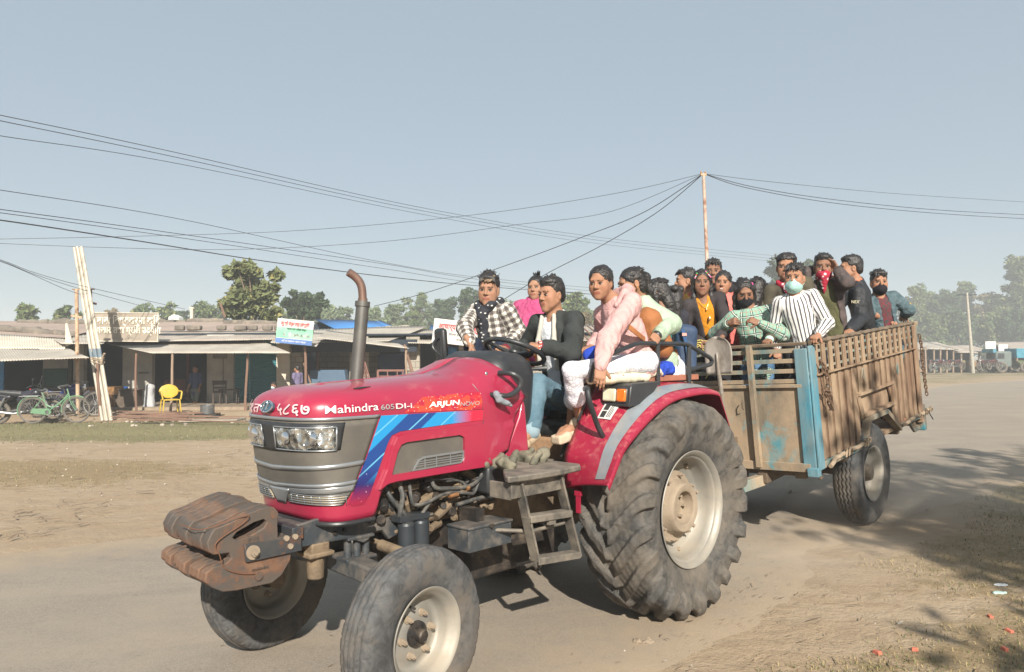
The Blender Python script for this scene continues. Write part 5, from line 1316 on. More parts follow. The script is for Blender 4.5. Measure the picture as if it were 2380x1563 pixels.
mb.box(((xl+xr)/2, YW+3.6, 1.3), (xr-xl, .2, 2.6)); mb.box((xl+.05, YW+1.9, 1.3), (.1, 3.4, 2.6)); mb.box((xr-.05, YW+1.9, 1.3), (.1, 3.4, 2.6)); mb.box(((xl+xr)/2, YW+1.9, 2.62), (xr-xl, 3.5, .08)); mb.box(((xl+xr)/2, YW+.1, 2.5), (xr-xl-.02, .2, .30)); mb.build('inner_wall', M_dark, SA)
mb = MB(); mb.box(((xl+xr)/2-.5, YW+.3, .16), (xr-xl+3.0, 6.0, .14)); mb.build('threshold', pbr('trodden_floor', (.28, .22, .16), .9, bump=.4), SA)
mb = MB(); mb.box((xa[1]+.95, YW+.6, 1.2), (.10, .05, 1.9)); mb.box((xa[1]+.6, YW+.5, .75), (.75, .4, .55)); mb.build('counter', pbr('dark_red_box', (.12, .025, .02), .7, bump=.1), SA)
tin('awning', [P_(352, 822, YP-.3)+Vector((0, 0, 0)), P_(676, 821, YP-.3), P_(600, 789, YW+.2), P_(225, 793, YW+.2)], M_tin, seed=3, parent=SA)
tin('awning', [P_(222, 795, YW-1.4), P_(640, 790, YW-1.2), P_(640, 770, YW+1.0), P_(300, 770, YW+1.0)], M_tin2, seed=5, parent=SA)
mb = MB(); a, b_, c, d = P_(120, 779, YW+.6), P_(690, 777, YW+.8), P_(680, 748, YW+4.4), P_(110, 750, YW+4.4); mb.grid([[a, b_], [d, c]]); mb.grid([[a-Vector((0, 0, .1)), b_-Vector((0, 0, .1))], [d-Vector((0, 0, .5)), c-Vector((0, 0, .5))]]); mb.build('roof_slab', M_tile, SA)
def stones(name, P0, P1, n, s0, s1, mat, parent, seed=1, h=.9):
    r_ = random.Random(seed); v = Vol(.035, .05)
    for i in range(n):
        p = Vector(P0).lerp(Vector(P1), (i+.5)/n)+Vector((0, 0, r_.uniform(-.02, .03))); s_ = r_.uniform(s0, s1)
        v.box(p, (s_, s_*.6, s_*h), np.array(Matrix.Rotation(r_.uniform(-.15, .15), 3, 'Y')), s_*.3)
    v.noise = wrinkle(seed, .014, 6); V, F = v.mesh(); return link(name, np_mesh(name, [(V, F, 0)], [mat]), parent)
stones('parapet', P_(130, 752, YW+4.5), P_(520, 750, YW+4.5), 14, .18, .30, M_stone, SA, 2, .55); stones('parapet', P_(525, 752, YW+3.9), P_(660, 757, YW+3.9), 6, .20, .32, M_stone, SA, 3, .55)
r5 = random.Random(8)
sl = ['flat brown stone weighing down the tin roof, nearest the cream signboard', 'square dark stone second from the cream signboard on the tin roof', 'flat pale stone on the tin roof, left of the paired stones', 'long stone on the tin roof near the middle of its edge', 'grey stone on the tin roof, right of the middle', 'rounded pale stone on the tin roof beside the green sign', 'small stone on the tin roof closest to the green sign']
for i, px in enumerate((418, 452, 515, 560, 588, 622, 655)):
    p = P_(px, 769, YW+.9)+Vector((0, 0, .10)); v = Vol(.03, .03); s_ = r5.uniform(.15, .25); v.box(p, (s_, s_*.6, .09), None, .04); v.noise = wrinkle(px, .012, 7); V, F = v.mesh(); tag(link('roof_stone', np_mesh('roof_stone', [(V, F, 0)], [M_stone])), sl[i], 'stone', 'stones weighing down the tin roof')
# shop B: left shop behind the bicycles
SB = bld('shop', 'low dark shop at the left edge behind the bicycles, with sagging tin awnings')
xb = [X_(p, YW) for p in (-260, 62, 100, 158, 215, 288)]
mb = MB(); wallbox(mb, xb[2], xb[3], ZG, 2.5, YW); mb.build('front_wall', M_plas, SB); mb = MB(); wallbox(mb, xb[3]+.25, xb[4]-.25, ZG, 2.5, YW-.1); mb.build('pillar', M_plas, SB)
mb = MB(); wallbox(mb, xb[0], xb[1], ZG, 1.95, YW-1.2, .05); mb.build('blue_door', M_tarp, SB); mb = MB(); wallbox(mb, xb[2]+.05, xb[3], .6, 1.45, YW-.06, .05); mb.build('green_board', pbr('dark_green_board', (.02, .085, .07), .7, bump=.1), SB)
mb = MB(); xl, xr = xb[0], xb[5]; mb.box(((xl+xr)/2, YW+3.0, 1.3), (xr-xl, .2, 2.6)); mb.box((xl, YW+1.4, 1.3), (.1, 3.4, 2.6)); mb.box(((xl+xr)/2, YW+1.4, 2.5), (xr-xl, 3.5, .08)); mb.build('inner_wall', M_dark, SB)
tin('awning', [P_(-120, 846, 20.4), P_(207, 832, 20.8), P_(160, 811, 24.2), P_(-120, 806, 24.2)], M_tin, seed=9, parent=SB, sag=.04)
tin('awning', [P_(-160, 812, 23.6), P_(152, 812, 23.8), P_(148, 786, 25.6), P_(-160, 768, 25.6)], M_plas2, seed=2, parent=SB)
tin('awning', [P_(142, 800, 24.0), P_(240, 800, 24.0), P_(260, 778, YW+.6), P_(100, 776, YW+.6)], M_tin, seed=4, parent=SB)
mb = MB(); a, b_, c, d = P_(-200, 768, 25.8), P_(150, 786, 25.4), P_(280, 752, YW+4.2), P_(-200, 742, YW+4.2); mb.grid([[a, b_], [d, c]]); mb.build('roof_slab', M_tile, SB)
stones('parapet', P_(-90, 757, 26.8), P_(175, 779, 26.2), 12, .18, .3, M_stone, SB, 6, .5); stones('parapet', P_(40, 748, YW+3.5), P_(330, 752, YW+3.5), 12, .16, .26, M_stone, SB, 7, .5)
mb = MB(); mb.prism([(0, 0), (.22, .08), (.05, .75), (-.01, .74)], 1, 0, .05); o = mb.build('white_rag', M_plas2, SB); o.location = P_(152, 806, 24.2)
# bay C: block walled bay with the blue box
SCc = bld('shop', 'open bay with sunlit concrete block walls, right of the teal shutter')
x = lambda p: X_(p, YW)
mb = MB(); wallbox(mb, x(676), x(703), ZG, 2.5, YW); wallbox(mb, x(812), x(834), ZG, 2.5, YW); mb.build('pier', M_block, SCc)
mb = MB(); mb.box(((x(703)+x(850))/2, YW+2.2, 1.35), (x(850)-x(690), .2, 2.5)); mb.build('back_wall', M_block, SCc)
mb = MB(); mb.box(((x(700)+x(960))/2, YW-.4, 2.16), (x(985)-x(700), .2, .42)); mb.build('beam', M_dark, SCc)
tin('roof', [P_(628, 797, YW-1.9), P_(735, 806, YW-1.9), P_(760, 775, YW+1.5), P_(650, 770, YW+1.5)], M_tin, seed=12, parent=SCc)
tin('roof', [P_(724, 797, YW-.7), P_(905, 793, YW-.7), P_(1000, 757, YW+3), P_(730, 766, YW+3)], M_tin, seed=13, parent=SCc)
tin('roof', [P_(735, 786, YW-1.6), P_(949, 810, YW-1.9), P_(905, 788, YW+.8), P_(760, 768, YW+.8)], M_tin, seed=14, parent=SCc)
SD = bld('shop', 'dark bay with blue tarpaulin between grey block piers, behind the tractor bonnet')
mb = MB(); wallbox(mb, x(944), x(975), ZG, 2.5, YW); wallbox(mb, x(1066), x(1096), ZG, 2.6, YW); wallbox(mb, x(832), x(856), ZG, 2.5, YW-.05); mb.build('pier', M_block, SD)
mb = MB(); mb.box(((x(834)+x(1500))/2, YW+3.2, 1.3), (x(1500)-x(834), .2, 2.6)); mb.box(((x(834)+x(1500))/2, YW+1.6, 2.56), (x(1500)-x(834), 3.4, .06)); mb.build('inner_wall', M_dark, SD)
mb = MB(); mb.box((x(905), YW+.6, 1.0), (x(940)-x(872), .08, 1.75)); mb.build('blue_door', pbr('navy_door', (.01, .025, .075), .6, bump=.1), SD)
tin('roof', [P_(948, 797, YW-.6), P_(1110, 801, YW-.6), P_(1110, 766, YW+3), P_(960, 766, YW+3)], M_tin, seed=15, parent=SD)
tin('roof', [P_(1095, 796, YW-1.2), P_(1560, 790, YW-1.0), P_(1560, 752, YW+4), P_(1080, 760, YW+4)], M_tin2, seed=16, parent=SD)
mb = MB(); wallbox(mb, x(1180), x(1560), ZG, 2.5, YW+.05); mb.build('front_wall', M_block, SD)
mb = MB()
for px in (1345, 1362, 1378, 1390): mb.tube([P_(px-14, 757, YW+1), P_(px, 768, YW-.2), P_(px+22, 790, YW-1)], .025, 6)
mb.build('roof_pole', M_wood, SD)
# blue tarpaulin pieces in bay D
for quad, mt, lb in (([(985, 872), (1068, 862), (1060, 828), (1000, 848)], M_tarp, 'blue tarpaulin hanging low in the dark bay'), ([(1000, 852), (1040, 862), (1052, 830), (1030, 818)], pbr('cream_sheet', (.50, .47, .36), .8, bump=.2), 'cream sheet draped over the blue tarpaulin in the dark bay'), ([(1015, 832), (1062, 834), (1062, 810), (1028, 800)], M_tarp, 'upper blue sheet hung in the dark bay behind the mirror')):
    mb = MB(); Q = [P_(px, py, YW-.1-.1*(py < 845)) for px, py in quad]; rows = [[Q[0].lerp(Q[1], u)*(1-v_)+Q[3].lerp(Q[2], u)*v_+Vector((0, .05*math.sin(u*9+v_*5), 0)) for u in np.linspace(0, 1, 12)] for v_ in np.linspace(0, 1, 10)]
    mb.grid(rows); o = mb.build('tarpaulin', mt); o.modifiers.new('t', 'SOLIDIFY').thickness = .01; tag(o, lb, 'tarpaulin')
v = Vol(.03, .05); v.cap(P_(1020, 806, YW-.5), P_(1032, 806, YW-.5), .13, .15); v.noise = wrinkle(6, .02, 9); V, F = v.mesh(); tag(link('bundle', np_mesh('bundle', [(V, F, 0)], [pbr('crimson_cloth', (.50, .02, .06), .8)])), 'crimson cloth bundle above the blue tarpaulin', 'bundle')
# blue roof behind
SE = bld('shed', 'shed with a bright blue sheet roof behind the tin roofs', 'shed')
mb = MB(); a, b_, c, d = P_(735, 745, 33), P_(872, 748, 33), P_(905, 764, 30.5), P_(782, 768, 30.5); mb.grid([[a, b_], [d, c]]); mb.grid([[P_(872, 748, 33), P_(905, 764, 30.5)], [P_(885, 748, 35), P_(925, 766, 33)]])
mb.grid([[P_(1000, 756, 33), P_(1110, 752, 33)], [P_(1000, 775, 31), P_(1110, 772, 31)]]); o = mb.build('roof', pbr('bright_blue_sheet', (.045, .17, .42), .6, 0, (.06, .20, .46), 1, bump=.1), SE); o.modifiers.new('t', 'SOLIDIFY').thickness = .04
mb = MB(); mb.prism([(P_(737, 746, 32.8).x, P_(737, 746, 32.8).z), (P_(700, 768, 32.8).x, P_(700, 768, 32.8).z), (P_(700, 768, 32.8).x, 0.1), (P_(905, 764, 32.8).x, .1), (P_(905, 764, 32.8).x, P_(905, 768, 32.8).z), (P_(780, 766, 32.8).x, P_(780, 768, 32.8).z)], 1, 33.2, 33.4); mb.build('gable', M_dark, SE)
stones('ridge_sack', P_(860, 768, YW+3.2), P_(945, 764, YW+3.2), 4, .2, .34, pbr('dusty_sack', (.36, .32, .26), .9), SE, 22, .4)
# signboards
def sign(px4, Y, label, bgmat, frame_mat, texts, extra=None, cat='signboard'):
    A, B, C, D = [P_(px, py, Y) for px, py in px4]; xax = (B-A).normalized(); up_ = (A-D)
    W = (B-A).length; H = up_.length; o0 = (A+B+C+D)/4; Mx = frame(o0, xax, up_)
    root = empty('signboard'); root.matrix_world = Mx; tag(root, label, cat)
    mb = MB(); mb.box((0, 0, 0), (W, H, .03)); mb.build('board', bgmat, root)
    if frame_mat:
        mb = MB()
        for sx_, sy_, dx, dy in ((0, H/2, W+.03, .03), (0, -H/2, W+.03, .03), (W/2, 0, .03, H), (-W/2, 0, .03, H)): mb.box((sx_, sy_, .012), (dx, dy, .05))
        mb.build('frame', frame_mat, root)
    if extra: extra(root, W, H)
    for body, fx, fy, sz, mt, th, bd, sxx in texts: text_mesh('lettering', body, mt, sz*H, Matrix.Translation((fx*W, fy*H, .016+th)), root, th, bd*H, sx=sxx)
    return root
M_cream = pbr('aged_cream_board', (.30, .255, .205), .85, 0, (.25, .215, .175), 3, dust=.3, bump=.2, bs=30); M_crl = pbr('raised_cream_letters', (.74, .68, .56), .8, bump=.1); M_shd = pbr('faded_grey_line', (.30, .27, .235), .9, bump=0)
sign([(214, 728), (363, 729), (373, 793), (224, 793)], 24.3, 'cream signboard with raised Devanagari letters on the left tin roof', M_cream, M_plas2,
     [('\u0930 \u092c\u093e\u092c\u093e \u093f\u0935\u0936\u094d\u0935\u0915\u0930\u094d\u092e\u093e \u0915\u0943\u093f\u0937', .0, .22, .35, M_crl, .012, .010, .80), ('\u0914\u091c\u093e\u0930 \u0924\u0925\u093e \u0917\u094d\u0930\u093f\u0932 \u0909\u0926\u094d\u092f\u094b\u0917', .02, -.12, .31, M_crl, .012, .010, .84), ('\u0938\u0902\u091a\u093e\u0932\u0915: ...........  \u0936\u093e\u0916\u093e ............', 0, -.38, .09, M_shd, .003, .0, 1)])
def x2(root, W, H):
    mb = MB(); mb.box((0, -H*.06, .017), (W, H*.44, .004)); mb.build('green_band', pbr('green_print', (.12, .42, .24), .6, 0, (.30, .55, .38), 2, bump=0), root)
    mb = MB(); mb.box((0, -H*.40, .017), (W, H*.20, .004)); mb.build('blue_band', pbr('blue_print', (.09, .18, .42), .6, bump=0), root)
    mb = MB()
    for i, fx in enumerate((-.28, -.12, .0, .10, .22, .36)): mb.box((fx*W, -H*.14, .021), (W*.07, H*(.14+.05*(i % 2)), .003), (0, 0, .3*i))
    mb.build('product_picture', pbr('pale_product', (.55, .60, .55), .6, 0, (.10, .14, .12), 6, bump=0), root)
M_rt = pbr('red_sign_paint', (.45, .03, .04), .6, bump=0); M_bt = pbr('dark_sign_paint', (.04, .05, .06), .6, bump=0); M_wt = pbr('white_sign_paint', (.65, .66, .68), .6, bump=0)
sign([(648, 740), (732, 748), (724, 804), (637, 796)], 24.2, 'white, green and blue printed signboard with red Devanagari words', pbr('printed_white', (.60, .59, .55), .6, bump=0), None,
     [('\u0928\u094d\u092f\u0941 \u0936\u094d\u0930\u0940 \u092e\u094b\u0930\u094d\u0921\u0928 \u090f\u0923\u094d\u0921 \u0907\u0932\u0947\u0915\u094d\u091f\u094d\u0930\u093f\u0915', 0, .30, .20, M_rt, .004, .006, .50), ('\u092e\u0930\u094d\u092e\u0924 \u0924\u0925\u093e \u092c\u093f\u0915\u094d\u0930\u0940 \u0938\u0947\u0928\u094d\u091f\u0930', .05, .10, .10, M_bt, .008, .002, .9), ('\u092f\u0939\u093e\u0901 \u0938\u092c\u0948 \u092a\u094d\u0930\u0915\u093e\u0930\u0915\u093e \u0938\u093e\u092e\u093e\u0928 \u092a\u093e\u0907\u0928\u094d\u091b', 0, -.40, .09, M_wt, .006, .001, .9)], x2)
sign([(1003, 741), (1140, 757), (1146, 808), (1012, 796)], 25.0, 'white signboard with red Devanagari hotel name behind the plaid shirt passenger', pbr('sign_white', (.60, .57, .54), .6, bump=0), None,
     [('\u0906\u091a\u093e\u0930\u094d\u092f \u0939\u094b\u091f\u0932/\u0930\u0947\u0937\u094d\u091f\u0941\u0930\u0947\u0928\u094d\u091f', .0, .20, .30, M_rt, .005, .008, .82), ('\u0938\u0902\u091a\u093e\u0932\u0915 \u0915\u0943\u0937\u094d\u0923 \u092c\u0939\u093e\u0926\u0941\u0930 \u0906\u091a\u093e\u0930\u094d\u092f', .0, -.10, .13, M_bt, .004, .001, .8), ('\u0915\u093e\u0928\u094d\u091b\u0940 \u092c\u091c\u093e\u0930', .0, -.30, .12, M_bt, .004, .001, .8)])
# posts
post(316, 822, 966, 23.2, .035, M_wood, 'brown wooden post in front of the left white pillar'); post(402, 822, 962, 23.2, .040, M_bam, 'pale post standing beside the yellow plastic chair', pxb=396); post(575, 822, 965, 23.4, .040, M_wood, 'reddish brown post in front of the teal shutter', pxb=570)
post(708, 806, 905, 24.6, .045, M_wood, 'thick post at the corner of the block walled bay', pxb=712); post(944, 806, 880, 24.8, .035, M_bam, 'post holding the tin roof corner above the bed frames')
post(740, 806, 905, 27, .05, M_wood, 'dark post inside the block walled bay', pxb=736)
post(107+120, 845, 968, 21.4, .045, M_wood, 'dark wooden post just left of the leaning bundle of pipes', pxb=232)
for px, lab in ((178, 'rust streaked steel pole left of the leaning pipe bundle'), (210, 'dark red steel pole right of the leaning pipe bundle top')):
    Y = 21.9; a = P_(px+3, 962 if px == 178 else 815, Y); b_ = P_(px, 673, Y); a.y = b_.y = Y; mb = MB(); mb.tube([a, b_], .052 if px == 178 else .045, 10); mb.box(b_, (.22, .09, .03)); mb.box(b_.lerp(a, .22), (.34, .05, .06), (0, .2, 0))
    if px == 178: mb.box(P_(184, 834, Y), (.42, .05, .05))
    tag(mb.build('steel_pole', M_steel if px == 178 else M_rfrm), lab, 'pole', 'steel poles of the sign')
Y = 21.4; root = empty('pipe_bundle', label='tall leaning bundle of dull white pipes tied together in front of the left shop', cat='pipes')
a = P_(250, 978, Y); b_ = P_(168, 572, Y); a.y = Y; b_.y = Y+.3
M_pipe = pbr('pale_galvanised_pipe', (.50, .46, .38), .6, .15, (.40, .36, .30), 3, dust=.2, bump=.15); M_pipeb = pbr('faded_blue_ring', (.16, .21, .25), .7, bump=.1)
for k in range(5):
    off = Vector((-.13+.065*k, (.03 if k % 2 else -.03), .0)); off2 = off*.8+Vector((0, 0, .04*math.sin(k*2.2))); mb = MB()
    mb.tube([a+off, a.lerp(b_, .33)+off, b_+off2], .040, 8); mb.build('pipe', M_pipe, root)
    mb = MB(); mb.tube([a.lerp(b_, .36)+off, a.lerp(b_, .41)+off], .042, 8); mb.build('painted_ring', M_pipeb, root)
mb = MB(); c = a.lerp(b_, .52-.16)
for q_ in (.53, .545, .555):
    c = a.lerp(b_, q_-.2+.0); mb.tube([c+Vector((.19*math.cos(t_), .09*math.sin(t_), .03*math.sin(t_*2))) for t_ in np.linspace(0, 2*PI, 20, endpoint=False)], .014, 6, closed=True)
mb.tube(catmull([a.lerp(b_, .345)+Vector((.15, 0, 0)), P_(226+10, 845, Y), P_(238, 832, Y), P_(243, 822, Y-.05)], 4), .03, 6); mb.build('binding_rope', M_rope, root)
# shop furniture ------------------------------------------------------------
def tube_thing(name, segs, mat, label, cat, r_=.02, group=None, n=8):
    mb = MB()
    for s_ in segs: mb.tube(s_, r_, n)
    return tag(mb.build(name, mat), label, cat, group)
# yellow plastic chair
M_yel = pbr('yellow_plastic', (.50, .34, .03), .5, 0, (.42, .29, .035), 5, dust=.2, bump=.05)
ch = empty('plastic_chair', atz(396, 963, ZG), R(35), 'yellow plastic armchair with an oval back in front of the shop', 'chair')
mb = MB(); mb.box((0, 0, .42), (.46, .44, .03), taper=.97); mb.build('seat', M_yel, ch, bevel=.01)
for sx_, sy_ in ((-1, -1), (1, -1), (-1, 1), (1, 1)):
    mb = MB(); mb.bar((sx_*.21, sy_*.20, .42), (sx_*.25, sy_*.24, 0), .05, .03); mb.build('leg', M_yel, ch, bevel=.005)
v = Vol(.012, .02); v.ell((0, .24, .66), (.27, .025, .21), np.array(Matrix.Rotation(R(-12), 3, 'X'))); V, F = v.mesh(); link('backrest', np_mesh('backrest', [(V, F, 0)], [M_yel]), ch)
for sx_ in (-1, 1):
    mb = MB(); mb.tube(catmull([(sx_*.24, -.20, .43), (sx_*.27, -.19, .62), (sx_*.28, -.05, .655), (sx_*.26, .22, .66)], 4), .024, 8); mb.build('armrest', M_yel, ch)
M_dw = pbr('dark_brown_wood', (.055, .032, .022), .6, 0, (.035, .022, .016), 6, bump=.2)
ch = empty('wooden_chair', Vector((X_(511, 25.6), 25.6, .23)), R(200), 'dark brown wooden chair with a curved back against the white wall', 'chair')
mb = MB(); mb.box((0, 0, .40), (.42, .42, .04)); mb.build('seat', M_dw, ch)
for sx_, sy_ in ((-1, -1), (1, -1), (-1, 1), (1, 1)):
    mb = MB(); mb.bar((sx_*.19, sy_*.19, .40 if sy_ < 0 else .78), (sx_*.21, sy_*.21, 0), .04, .04); mb.build('leg', M_dw, ch)
mb = MB(); mb.box((0, .19, .72), (.46, .04, .14)); mb.box((0, .19, .55), (.38, .03, .05)); mb.build('backrest', M_dw, ch)
t_ = empty('wooden_bench', Vector((X_(533, 25.5), 25.5, .23)), R(4), 'low dark wooden bench standing beside the dark wooden chair', 'bench'); mb = MB(); mb.box((0, 0, .48), (.62, .30, .04)); mb.build('top', M_dw, t_)
for sx_ in (-1, 1):
    for sy_ in (-1, 1): mb = MB(); mb.box((sx_*.27, sy_*.12, .24), (.035, .035, .48)); mb.build('leg', M_dw, t_)
# sack, pot on stove, box stool, planks
v = Vol(.02, .05); p = atz(347, 952, ZG); v.cap(p+Vector((0, 0, .12)), p+Vector((-.02, .05, .52)), .19, .13); v.cap(p+Vector((-.02, .05, .5)), p+Vector((0, .05, .68)), .12, .14); v.noise = wrinkle(3, .02, 9); V, F = v.mesh()
tag(link('sack', np_mesh('sack', [(V, F, 0)], [pbr('white_woven_sack', (.42, .42, .42), .85, 0, (.30, .31, .33), 4, bump=.3)])), 'full white woven sack standing beside the yellow chair', 'sack')
st_ = empty('stove', atz(482, 968, ZG-.02), label='low black iron stove on the ground in front of the shop', cat='stove'); mb = MB(); mb.box((0, 0, .05), (.62, .34, .05)); mb.box((0, 0, .02), (.8, .5, .02)); mb.build('body', M_engine2, st_)
mb = MB(); mb.lathe([(0, .19), (.22, .19), (.225, .20), (.235, .20), (.235, .185), (.22, .18), (.22, .001)], 'z', (0, 0, 0), 24); mb.box((.0, 0, .26), (.08, .04, .05)); o = mb.build('cooking_pot', pbr('sooty_aluminium', (.22, .22, .22), .4, .6, (.12, .12, .12), 6, bump=.1)); o.location = atz(482, 968, ZG-.02)+Vector((0, 0, .08)); tag(o, 'round sooty aluminium pot sitting on the low stove', 'pot')
mb = MB(); r6 = random.Random(3)
for i in range(22):
    a = atz(r6.uniform(255, 330), r6.uniform(964, 984), ZG); L_ = r6.uniform(1.4, 3.2); an = r6.uniform(-.35, .05); mb.bar(a+Vector((0, 0, r6.uniform(.01, .12))), a+Vector((L_*math.cos(an), L_*math.sin(an), r6.uniform(.01, .10))), r6.uniform(.03, .07), .02)
tag(mb.build('plank_pile', pbr('brown_scrap_wood', (.20, .11, .075), .9, 0, (.15, .09, .065), 5, dust=.3, bump=.3)), 'loose pile of thin reddish brown planks and rods on the ground before the shop', 'planks', kind='stuff')
mb = MB(); mb.box((0, 0, .02), (1.5, .7, .05)); o = mb.build('stone_slab', pbr('pale_slab', (.36, .31, .25), .9, bump=.4)); o.location = atz(495, 978, .12); tag(o, 'flat pale concrete slab on the ground below the stove', 'slab')
for px, py, w_, h_, nm, mt, lb in ((300, 935, .62, .62, 'wooden_box', pbr('dark_brown_box', (.10, .075, .055), .8), 'dark brown box under the black sheet by the white pillar'), (372, 905, .5, .9, 'blue_drum', M_tarp, None)):
    if not lb: continue
    p = P_(px, py, 24.6); mb = MB(); mb.box((p.x, 24.6, ZG+h_/2), (w_, .5, h_)); mb.box((p.x+.05, 24.6, ZG+h_+.02), (w_*1.3, .6, .03)); tag(mb.build(nm, mt), lb, 'box')
p = P_(395, 900, 25.5); mb = MB(); mb.lathe([(0, .22), (.3, .24), (.62, .22), (.64, .2), (.64, .001)], 'z', (X_(302-110+190, 25.4)-1.4, 25.3, .2), 20)
o = mb.build('drum', pbr('blue_plastic_drum', (.02, .12, .40), .5)); tag(o, 'blue plastic drum in the dark left shop behind the leaning pipes', 'drum')
mb = MB(); mb.box((X_(252, 24.4)-.3, 24.4, .75), (1.3, .6, .25)); mb.box((X_(252, 24.4)-.3, 24.4, .45), (1.1, .5, .4)); tag(mb.build('work_table', pbr('orange_brown_table', (.30, .15, .05), .7, 0, (.06, .05, .04), 5, bump=.1)), 'cluttered orange and grey work table behind the parked bicycles', 'table')
mb = MB(); mb.cyl((X_(294, 24.3)-.55, 24.3, .2), (X_(294, 24.3)-.55, 24.3, .75), .09, .11, 14); tag(mb.build('bin', pbr('green_plastic', (.04, .25, .07), .6)), 'small green bin beside the work table', 'bin')
# lattice gate, bed frames, blue box
def lattice(name, Q, nx, ny, r_, mat, label, cat):
    mb = MB(); A, B, C, D = [Vector(q_) for q_ in Q]
    for i in range(nx+1): u = i/nx; mb.tube([A.lerp(B, u), D.lerp(C, u)], r_*(2 if i in (0, nx) else 1), 6)
    for j in range(ny+1): v_ = j/ny; mb.tube([A.lerp(D, v_), B.lerp(C, v_)], r_*(2 if j in (0, ny) else 1), 6)
    return tag(mb.build(name, mat), label, cat)
lattice('lattice_gate', [P_(838, 892, 25.8), P_(862, 890, 25.4), P_(838, 808, 26.2), P_(832, 808, 26.2)], 5, 16, .012, M_rfrm, 'reddish brown iron lattice gate leaning behind the exhaust stack', 'gate')
lattice('low_rack', [P_(878, 888, 25.8), P_(946, 888, 25.8), P_(946, 862, 25.9), P_(878, 862, 25.9)], 3, 2, .02, M_rfrm, 'brown iron frame standing low in the dark doorway', 'frame')
lattice('barred_gate', [P_(930, 888, 25.4), P_(988, 884, 25.2), P_(984, 866, 25.6), P_(938, 862, 25.8)], 9, 4, .009, M_rfrm, 'brown barred iron panel lying against the low frame', 'panel')
lattice('bed_frame', [P_(800, 905, 25.0), P_(880, 900, 25.0), P_(880, 884, 25.4), P_(806, 886, 25.4)], 7, 2, .012, M_rfrm, 'rusty low frame on the ground below the lattice gate', 'frame')
tube_thing('leaning_post', [[P_(940, 803, 25.2), P_(962, 878, 24.6)]], M_wood, 'reddish post leaning against the tin roof corner', 'post', .05); tube_thing('leaning_post', [[P_(706, 845, 25.2), P_(727, 905, 24.8)]], M_wood, 'short stick leaning beside the man in the violet shirt', 'post', .03)
mb = MB(); p = P_(765, 898, 26.4); mb.prism([(-.72, 0), (.66, 0), (.70, .2), (.60, .85), (-.60, .85), (-.78, .3)], 1, -.3, .3); o = mb.build('blue_bin', pbr('faded_blue_paint', (.055, .10, .16), .6, 0, (.07, .12, .18), 2, bump=.1), None, bevel=.04); o.location = (p.x, 26.4, ZG+.35); tag(o, 'large faded blue metal box in front of the block wall', 'box')
# two-wheelers -----------------------------------------------------------------
M_spoke = pbr('dull_steel', (.30, .30, .30), .4, .7, bump=0); M_rub = pbr('dusty_rubber', (.09, .08, .07), .85, 0, (.16, .135, .105), 6, bump=.1)
def wheel2(parent, loc, r_, w_, n, rimmat):
    w = empty('wheel', loc, parent=parent); mb = MB(); mb.tube([(r_*math.cos(a), 0, r_*math.sin(a)) for a in np.linspace(0, 2*PI, 32, endpoint=False)], w_, 8, closed=True); mb.build('tyre', M_rub, w)
    mb = MB(); mb.tube([((r_-w_*1.3)*math.cos(a), 0, (r_-w_*1.3)*math.sin(a)) for a in np.linspace(0, 2*PI, 32, endpoint=False)], w_*.5, 6, closed=True)
    mb.build('rim', rimmat, w); mb = MB(); mb.cyl((0, -.04, 0), (0, .04, 0), .03, n=10)
    for k in range(n): a = 2*PI*k/n; mb.tube([(.02*math.cos(a+.4), .02*(-1)**k, .02*math.sin(a+.4)), ((r_-w_*1.5)*math.cos(a), 0, (r_-w_*1.5)*math.sin(a))], .0035 if n > 10 else .014, 4)
    mb.build('spokes', M_spoke if n > 10 else M_rub, w); return w
